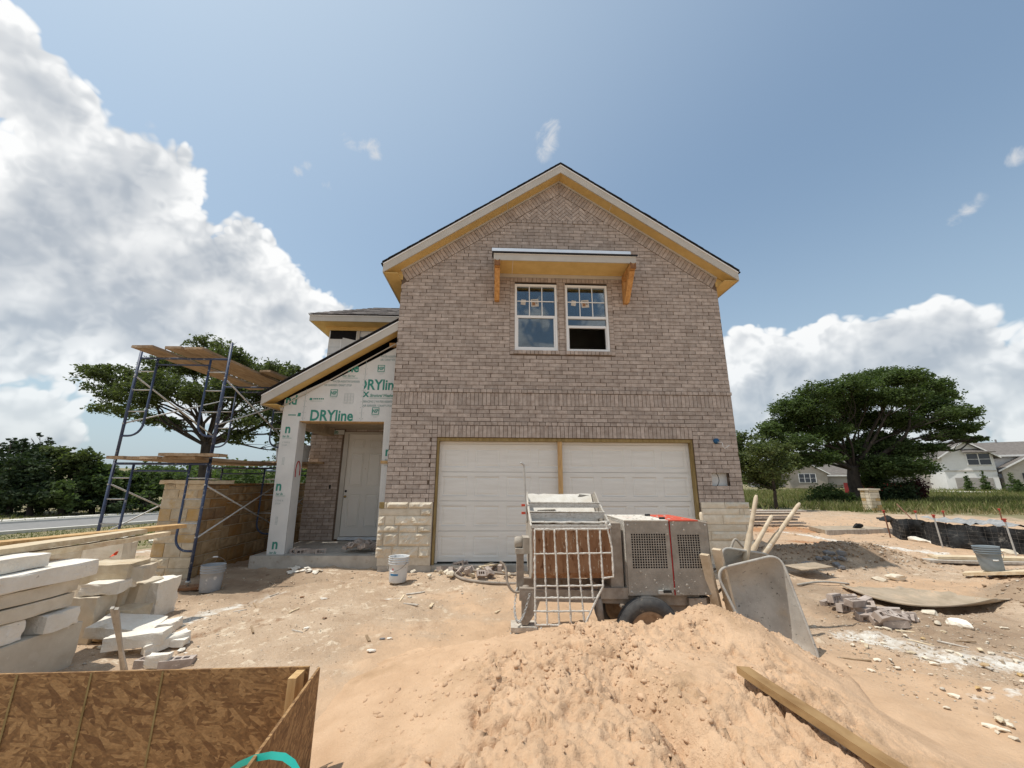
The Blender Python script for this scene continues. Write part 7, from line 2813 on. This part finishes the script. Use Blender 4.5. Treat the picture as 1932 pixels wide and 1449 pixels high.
def tree(name, label, cat, base, pads, Y, n, size, leafm, trunk_r, fork, group=None, seed=1, depth=.75, twigs=4, clump=10, spread=.16, bark='bark', bend=.3, limb_r=.34, gapf=1.0, gapt=.38):
    """pads: (px, py, rx, ry) of the leaf masses in the photograph, set at depth Y with depth of their own"""
    rr_ = random.Random(seed)
    t = thing(name, label, cat, base, group)
    base = Vector(base)
    cs_, rs_ = [], []
    for (px, py, rx, ry) in pads:
        m_ = mpp(Y)
        c = at(px, py, Y)
        dy = rr_.uniform(-1, 1) * depth * max(rx for _, _, rx, _ in pads) * m_ * 1.6
        k = (Y + dy - CAM.y) / (Y - CAM.y)
        c = CAM + (c - CAM) * k
        cs_.append(c)
        rs_.append((rx * m_ * k, rx * m_ * k * .9, ry * m_ * k))
    tb = MB()
    fk = Vector(fork)
    P_ = [base + Vector((0, 0, -.2)), base * .75 + fk * .25 + Vector((rr_.uniform(-.1, .1), 0, 0)), base * .4 + fk * .6 + Vector((rr_.uniform(-.15, .15), 0, 0)), fk]
    tb.tube(smooth_path(P_, 4), [trunk_r * (1.25 - .45 * i / 12) for i in range(13)], 9, wob=.06)
    for c, r3 in zip(cs_, rs_):
        L = (c - fk).length
        m1 = fk + (c - fk) * .35 + Vector((rr_.uniform(-1, 1), rr_.uniform(-1, 1), rr_.uniform(-.2, .9))) * L * bend * .35
        m2 = fk + (c - fk) * .72 + Vector((rr_.uniform(-1, 1), rr_.uniform(-1, 1), rr_.uniform(-.5, .6))) * L * bend * .3
        pts_ = smooth_path([fk - Vector((0, 0, trunk_r * .6)), m1, m2, c], 4)
        r0 = trunk_r * limb_r * rr_.uniform(.6, 1.1)
        tb.tube(pts_, [max(.02, r0 * (1 - .85 * i / (len(pts_) - 1))) for i in range(len(pts_))], 6, wob=.08)
        for _ in range(twigs):
            s0 = pts_[rr_.randint(len(pts_) // 2, len(pts_) - 2)]
            e0 = c + Vector((rr_.uniform(-1, 1) * r3[0], rr_.uniform(-1, 1) * r3[1], rr_.uniform(-.5, .9) * r3[2])) * .95
            mm = (s0 + e0) / 2 + Vector((rr_.uniform(-.2, .2), rr_.uniform(-.2, .2), rr_.uniform(-.1, .3))) * r3[0]
            tb.tube(smooth_path([s0, mm, e0], 3), [r0 * .28, r0 * .24, r0 * .2, r0 * .16, r0 * .12, r0 * .08, r0 * .05], 5)
    tb.build('trunk', bark, t, True)
    me_ = leaves_mesh('crown', [tuple(c) for c in cs_], rs_, n, size, leafm, seed, clump, spread, gapf=gapf, gapt=gapt)
    o = link('crown', me_, (0, 0, 0), t)
    o['kind'] = 'stuff'
    return t


YT_ = 12.0
tb_ = at(398, 905, YT_)
tree('live_oak', 'spreading live oak with dark twisted limbs behind the scaffold', 'tree', (tb_.x, YT_, gz_at(tb_.x, YT_)),
     [(205, 718, 52, 24), (185, 702, 34, 16), (255, 712, 40, 20), (250, 748, 52, 22), (300, 728, 48, 28), (305, 690, 34, 16), (350, 690, 44, 22), (398, 652, 40, 17), (392, 690, 50, 24), (440, 672, 34, 18), (470, 690, 40, 22), (515, 700, 34, 18), (552, 706, 30, 17), (352, 742, 52, 22),
      (430, 738, 50, 26), (490, 742, 44, 26), (225, 775, 44, 10), (290, 790, 36, 10), (330, 800, 30, 10), (478, 792, 42, 20), (448, 822, 30, 14), (530, 770, 34, 30), (540, 815, 26, 26), (420, 775, 36, 16), (520, 850, 22, 14), (590, 740, 30, 26), (585, 800, 24, 40)],
     YT_, 80000, .068, 'oak_leaf', .27, at(390, 835, YT_), seed=4, twigs=6, clump=14, spread=.13, gapf=1.6, gapt=.36, limb_r=.34)
YT_ = 25.0
tb_ = at(1618, 950, YT_)
tree('live_oak', 'huge dark live oak with wide umbrella crown right of the house', 'tree', (tb_.x, YT_, gz_at(tb_.x, YT_) - .1),
     [(1500, 772, 46, 22), (1545, 742, 48, 20), (1600, 728, 50, 18), (1655, 715, 52, 17), (1705, 712, 44, 15), (1755, 728, 38, 15), (1780, 745, 30, 13), (1810, 780, 36, 17), (1815, 808, 34, 12), (1760, 768, 44, 19), (1700, 750, 48, 20), (1645, 752, 48, 20), (1590, 765, 46, 20), (1535, 785, 44, 20),
      (1480, 805, 38, 20), (1450, 815, 26, 18), (1455, 845, 30, 16), (1500, 835, 42, 18), (1560, 815, 46, 18), (1620, 795, 46, 20), (1680, 790, 46, 18), (1735, 800, 44, 15), (1785, 822, 36, 9), (1830, 830, 24, 7), (1848, 828, 14, 5), (1540, 865, 40, 16), (1590, 850, 40, 18), (1660, 835, 44, 20), (1700, 850, 40, 22), (1720, 880, 38, 20), (1670, 880, 40, 22), (1760, 845, 30, 8), (1500, 870, 34, 14)],
     YT_, 170000, .10, 'oak_leaf_far', .48, at(1610, 880, YT_), seed=9, twigs=7, clump=14, spread=.12, bend=.3, limb_r=.30, gapf=1.1, gapt=.33)
YT_ = 17.0
tb_ = at(1466, 955, YT_)
tree('small_oak', 'slim forked oak just right of the brick house', 'tree', (tb_.x, YT_, gz_at(tb_.x, YT_)),
     [(1412, 835, 26, 22), (1440, 850, 30, 24), (1405, 870, 24, 26), (1470, 850, 24, 20), (1430, 890, 32, 22), (1465, 885, 30, 22), (1490, 870, 18, 16), (1400, 905, 20, 14), (1450, 910, 26, 12), (1390, 850, 20, 30)],
     YT_, 20000, .085, 'oak_leaf', .10, at(1462, 925, YT_), seed=15, twigs=4, spread=.2, gapf=1.3)
# bushes round the foot of the big oak
for k, (px, py, rx, ry, Y, lb, mt) in enumerate(((1560, 935, 32, 20, 24, 'dark bush at the left foot of the big oak', 'oak_leaf_far'), (1600, 945, 20, 14, 23, 'small dark bush before the trunk of the big oak', 'oak_leaf_far'), (1690, 930, 34, 24, 24, 'dense dark bush right of the cream pillar', 'cedar_leaf'), (1728, 925, 18, 22, 24.5, 'purple-leaved shrub at the right edge of the oak shade', 'red_leaf'), (1645, 900, 26, 16, 26, 'leafy shrub right against the trunk of the big oak', 'oak_leaf_far'))):
    c = at(px, py, Y)
    m_ = mpp(Y)
    t = thing('bush', lb, 'bush', (c.x, Y, gz_at(c.x, Y)), 'bushes under the big oak')
    me_ = leaves_mesh('foliage', [tuple(c), tuple(c + Vector((rx * m_ * .4, .3, -ry * m_ * .4))), tuple(c + Vector((-rx * m_ * .5, .2, -ry * m_ * .5)))], [(rx * m_, rx * m_ * .8, ry * m_), (rx * m_ * .7, rx * m_ * .6, ry * m_ * .8), (rx * m_ * .6, rx * m_ * .6, ry * m_ * .7)], 4200, .10, mt, 60 + k, 10, .2)
    o = link('foliage', me_, (0, 0, 0), t)
    o['kind'] = 'stuff'
    st = MB()
    for q in range(5):
        st.tube([(c.x + q * .05, Y, gz_at(c.x, Y) - .1), (c.x + (q - 2) * rx * m_ * .25, Y + .1, c.z)], [.04, .012], 5)
    st.build('stem', 'bark', t)
# saplings and shrubs before the white house
for k, (px, py, rx, ry, Y, lb) in enumerate(((1826, 912, 8, 16, 44, 'small conical sapling before the garage of the white house'), (1858, 910, 10, 17, 44, 'small conical sapling before the white house corner'), (1912, 915, 14, 18, 40, 'taller leafy sapling before the porch of the white house'), (1925, 920, 16, 12, 38, 'round bush at the right edge before the white house'))):
    c = at(px, py, Y)
    m_ = mpp(Y)
    g = min(gz_at(c.x, Y), c.z - ry * m_)
    t = thing('sapling', lb, 'sapling', (c.x, Y, g), 'saplings before the white house')
    cen, rad = [], []
    for q in range(5):
        f_ = q / 4
        cen.append((c.x, Y, c.z - ry * m_ + 2 * ry * m_ * f_))
        rad.append((rx * m_ * (1.05 - .85 * f_), rx * m_ * (1.05 - .85 * f_), ry * m_ * .35))
    o = link('foliage', leaves_mesh('foliage', cen, rad, 1500, .11, 'oak_leaf_far', 80 + k, 8, .25), (0, 0, 0), t)
    o['kind'] = 'stuff'
    MB().tube([(c.x, Y, g - .3), (c.x, Y, c.z + ry * m_ * .6)], [.06, .02], 6).build('stem', 'bark', t)

# trees beyond the road, left
LT = [(20, 900, 78, 66, 24, 'tall dark cedar filling the left edge beyond the road', 'cedar_leaf', 16000), (75, 868, 46, 46, 26, 'spiky dark cedar second from the left edge beyond the road', 'cedar_leaf', 10000),
      (130, 888, 52, 44, 25, 'rounded grey-green oak beyond the road left of the scaffold', 'oak_leaf', 13000), (175, 908, 48, 32, 25, 'low oak beyond the road left of the scaffold legs', 'oak_leaf_far', 9000), (222, 915, 44, 34, 27, 'oak beyond the road behind the left scaffold legs', 'oak_leaf_far', 9000),
      (270, 918, 44, 34, 28, 'oak beyond the road between the scaffold leg and the stone pier', 'oak_leaf_far', 8000), (325, 915, 46, 30, 30, 'oak beyond the road behind the stone pier', 'oak_leaf_far', 7000), (60, 930, 60, 34, 23, 'dark undergrowth thicket before the cedars beyond the road', 'cedar_leaf', 8000),
      (120, 935, 56, 28, 23.5, 'dense low thicket beyond the road under the rounded oak', 'oak_leaf_far', 7000), (200, 942, 60, 22, 25, 'low thicket of dark leaves beyond the road behind the scaffold', 'cedar_leaf', 7000), (-40, 890, 70, 60, 24, 'dark oak just off the left edge beyond the road', 'cedar_leaf', 6000), (275, 945, 40, 18, 26, 'low thicket beyond the road beside the stone pier', 'oak_leaf_far', 5000)]
for k, (px, py, rx, ry, Y, lb, mt, n) in enumerate(LT):
    rr_ = random.Random(k + 50)
    pads = [(px + rr_.uniform(-.6, .6) * rx, py + rr_.uniform(-.7, .75) * ry, rx * rr_.uniform(.28, .5), ry * rr_.uniform(.25, .45)) for _ in range(11)] + [(px, py - ry * .72, rx * .35, ry * .28), (px - rx * .5, py + ry * .2, rx * .45, ry * .5), (px + rx * .5, py + ry * .3, rx * .45, ry * .5)]
    if 'cedar ' in lb:
        pads += [(px + d_, py - ry * (1.0 + e_), rx * .10, ry * .16) for d_, e_ in ((-rx * .35, -.12), (0, .02), (rx * .32, -.05), (-rx * .6, -.3), (rx * .55, -.25))]
    tb_ = at(px, 962, Y)
    g = float(base_h(np.array([tb_.x]), np.array([Y]))[0])
    tree('roadside_tree', lb, 'tree', (tb_.x, Y, g), pads, Y, n, .14, mt, .16, at(px + rr_.uniform(-10, 10), py + ry * .5, Y), 'trees beyond the road', 100 + k, .6, 3, 12, .16, gapf=1.0, gapt=.43)
# far woods on the skyline
fw_c, fw_r = [], []
rr_ = random.Random(8)
for k in range(150):
    px = rr_.uniform(280, 700) if k < 60 else rr_.uniform(1380, 2000)
    Y = rr_.uniform(110, 150)
    top = 884 if k < 60 else 892
    c = at(px, top + rr_.uniform(4, 26), Y)
    fw_c.append(tuple(c))
    s_ = rr_.uniform(2.0, 4.0)
    fw_r.append((s_ * 1.5, s_ * 1.5, s_))
o = link('far_woods', leaves_mesh('far_woods', fw_c, fw_r, 32000, .55, 'oak_leaf_far', 5, 10, .25), (0, 0, 0))
tag(o, 'distant dark green woods along the skyline', 'woods', kind='stuff')
for (px0, px1, Y, top, lb) in ((200, 760, 155, 897, 'low wooded rise beyond the left trees'), (1350, 2100, 155, 900, 'low wooded rise beyond the far houses')):
    a, b = at(px0, top, Y), at(px1, top, Y)
    vs, fs = [], []
    for k in range(41):
        u = k / 40
        p = a * (1 - u) + b * u
        hz_ = p.z + (mnoise.noise(Vector((k * .4, 0, Y))) * 1.2) - 3 * abs(u - .5) ** 3 * 8
        vs += [(p.x, Y - 12, -3), (p.x, Y, hz_), (p.x, Y + 40, hz_ - 3)]
    for k in range(40):
        q = k * 3
        fs += [(q, q + 3, q + 4, q + 1), (q + 1, q + 4, q + 5, q + 2)]
    tag(MB().add(vs, fs).build('hill', 'cedar_leaf', None, True), lb, kind='structure')


# ------------------------------------------------------------------ grass
def grass(name, pts, hmin, hmax, material, label, seed, wid=.02, lean=.35):
    rs_ = np.random.RandomState(seed)
    P_ = np.array(pts)
    N = len(P_)
    z = ground_h(P_[:, 0], P_[:, 1])
    h_ = rs_.uniform(hmin, hmax, N) * (.4 + .8 * rs_.rand(N))
    a = rs_.uniform(0, 6.28, N)
    ln = rs_.normal(0, lean, (N, 2)) * h_[:, None]
    w = wid * rs_.uniform(.6, 1.4, N)
    dx, dy = np.cos(a) * w, np.sin(a) * w
    v = np.zeros((N, 4, 3))
    v[:, 0] = np.stack([P_[:, 0] - dx, P_[:, 1] - dy, z - .02], 1)
    v[:, 1] = np.stack([P_[:, 0] + dx, P_[:, 1] + dy, z - .02], 1)
    v[:, 2] = np.stack([P_[:, 0] + dx * .5 + ln[:, 0] * .6, P_[:, 1] + dy * .5 + ln[:, 1] * .6, z + h_ * .65], 1)
    v[:, 3] = np.stack([P_[:, 0] + ln[:, 0], P_[:, 1] + ln[:, 1], z + h_], 1)
    q = np.arange(N * 4).reshape(N, 4)
    o = link(name, np_mesh(name, v.reshape(-1, 3), q, material), (0, 0, 0))
    return tag(o, label, 'grass', kind='stuff')


rs_ = np.random.RandomState(3)


def sample_px(n, px0, px1, py0, py1, z=-.12, keep=None):
    out = []
    while len(out) < n:
        px, py = rs_.uniform(px0, px1), rs_.uniform(py0, py1)
        p = atz(px, py, z)
        if keep is None or keep(p.x, p.y):
            out.append((p.x, p.y))
    return out


def meadow(n, d0, d1, seed, ymin=9):
    r2 = np.random.RandomState(seed)
    m = n * 4
    dd = d0 + (d1 - d0) * r2.rand(m) ** 1.3
    us = [ray(p, 909) for p in np.linspace(1330, 2050, 400)]
    us = np.array([(u.x, u.y) for u in us])[r2.randint(0, 400, m)]
    x, y = CAM.x + us[:, 0] * dd + r2.uniform(-.1, .1, m), CAM.y + us[:, 1] * dd
    ok = (fbm(x, y, .3, 3, 6) + r2.rand(m) * .35 > .50 + .22 * sstep(29, 21, dd)) & (y > ymin)
    return list(zip(x[ok], y[ok]))[:n]


grass('meadow_grass', meadow(36000, 22.5, 62, 1), .12, .50, 'grass_blade', 'tall green grass in the meadow before the far houses', 1, .035)
grass('dry_meadow_grass', meadow(16000, 21.0, 60, 2), .10, .42, 'dry_grass', 'straw-coloured grass stems mixed into the meadow', 2, .03)
lw = []
while len(lw) < 16000:
    x, y = rs_.uniform(-24, -8), rs_.uniform(-1, 18)
    s_ = road_s(x, y)
    if -17.5 < s_ < -.5:
        lw.append((x, y))
grass('verge_grass', lw, .04, .11, 'grass_blade', 'short green grass between the stone wall and the road', 4, .02, .5)
lw = []
while len(lw) < 9000:
    t_, s_ = rs_.uniform(-30, 60), rs_.uniform(6.7, 18)
    if 8.4 < s_ < 10:
        continue
    p = RP + RT * t_ + RN * s_
    lw.append((p.x, p.y))
grass('far_verge_grass', lw, .08, .25, 'grass_blade', 'green verge grass on the far side of the road', 5, .04, .4)
# white stone rubble along the lawn edge, left
for k in range(18):
    px = rs_.uniform(230, 330) if k < 12 else rs_.uniform(0, 110)
    q = surf(px, (1018 if k < 12 else 1028) + rs_.uniform(-5, 6))
    s_ = rs_.uniform(.15, .4)
    lay(rock_mesh('rock', (s_, s_ * .7, s_ * .45), 900 + k, .25, 'limestone_white', 1), 'rock', (q.x, q.y, q.z + .03), (0, 0, rs_.uniform(0, 3)), 'white rubble stone along the lawn edge behind the plank', 'rock', 'rubble along the lawn')
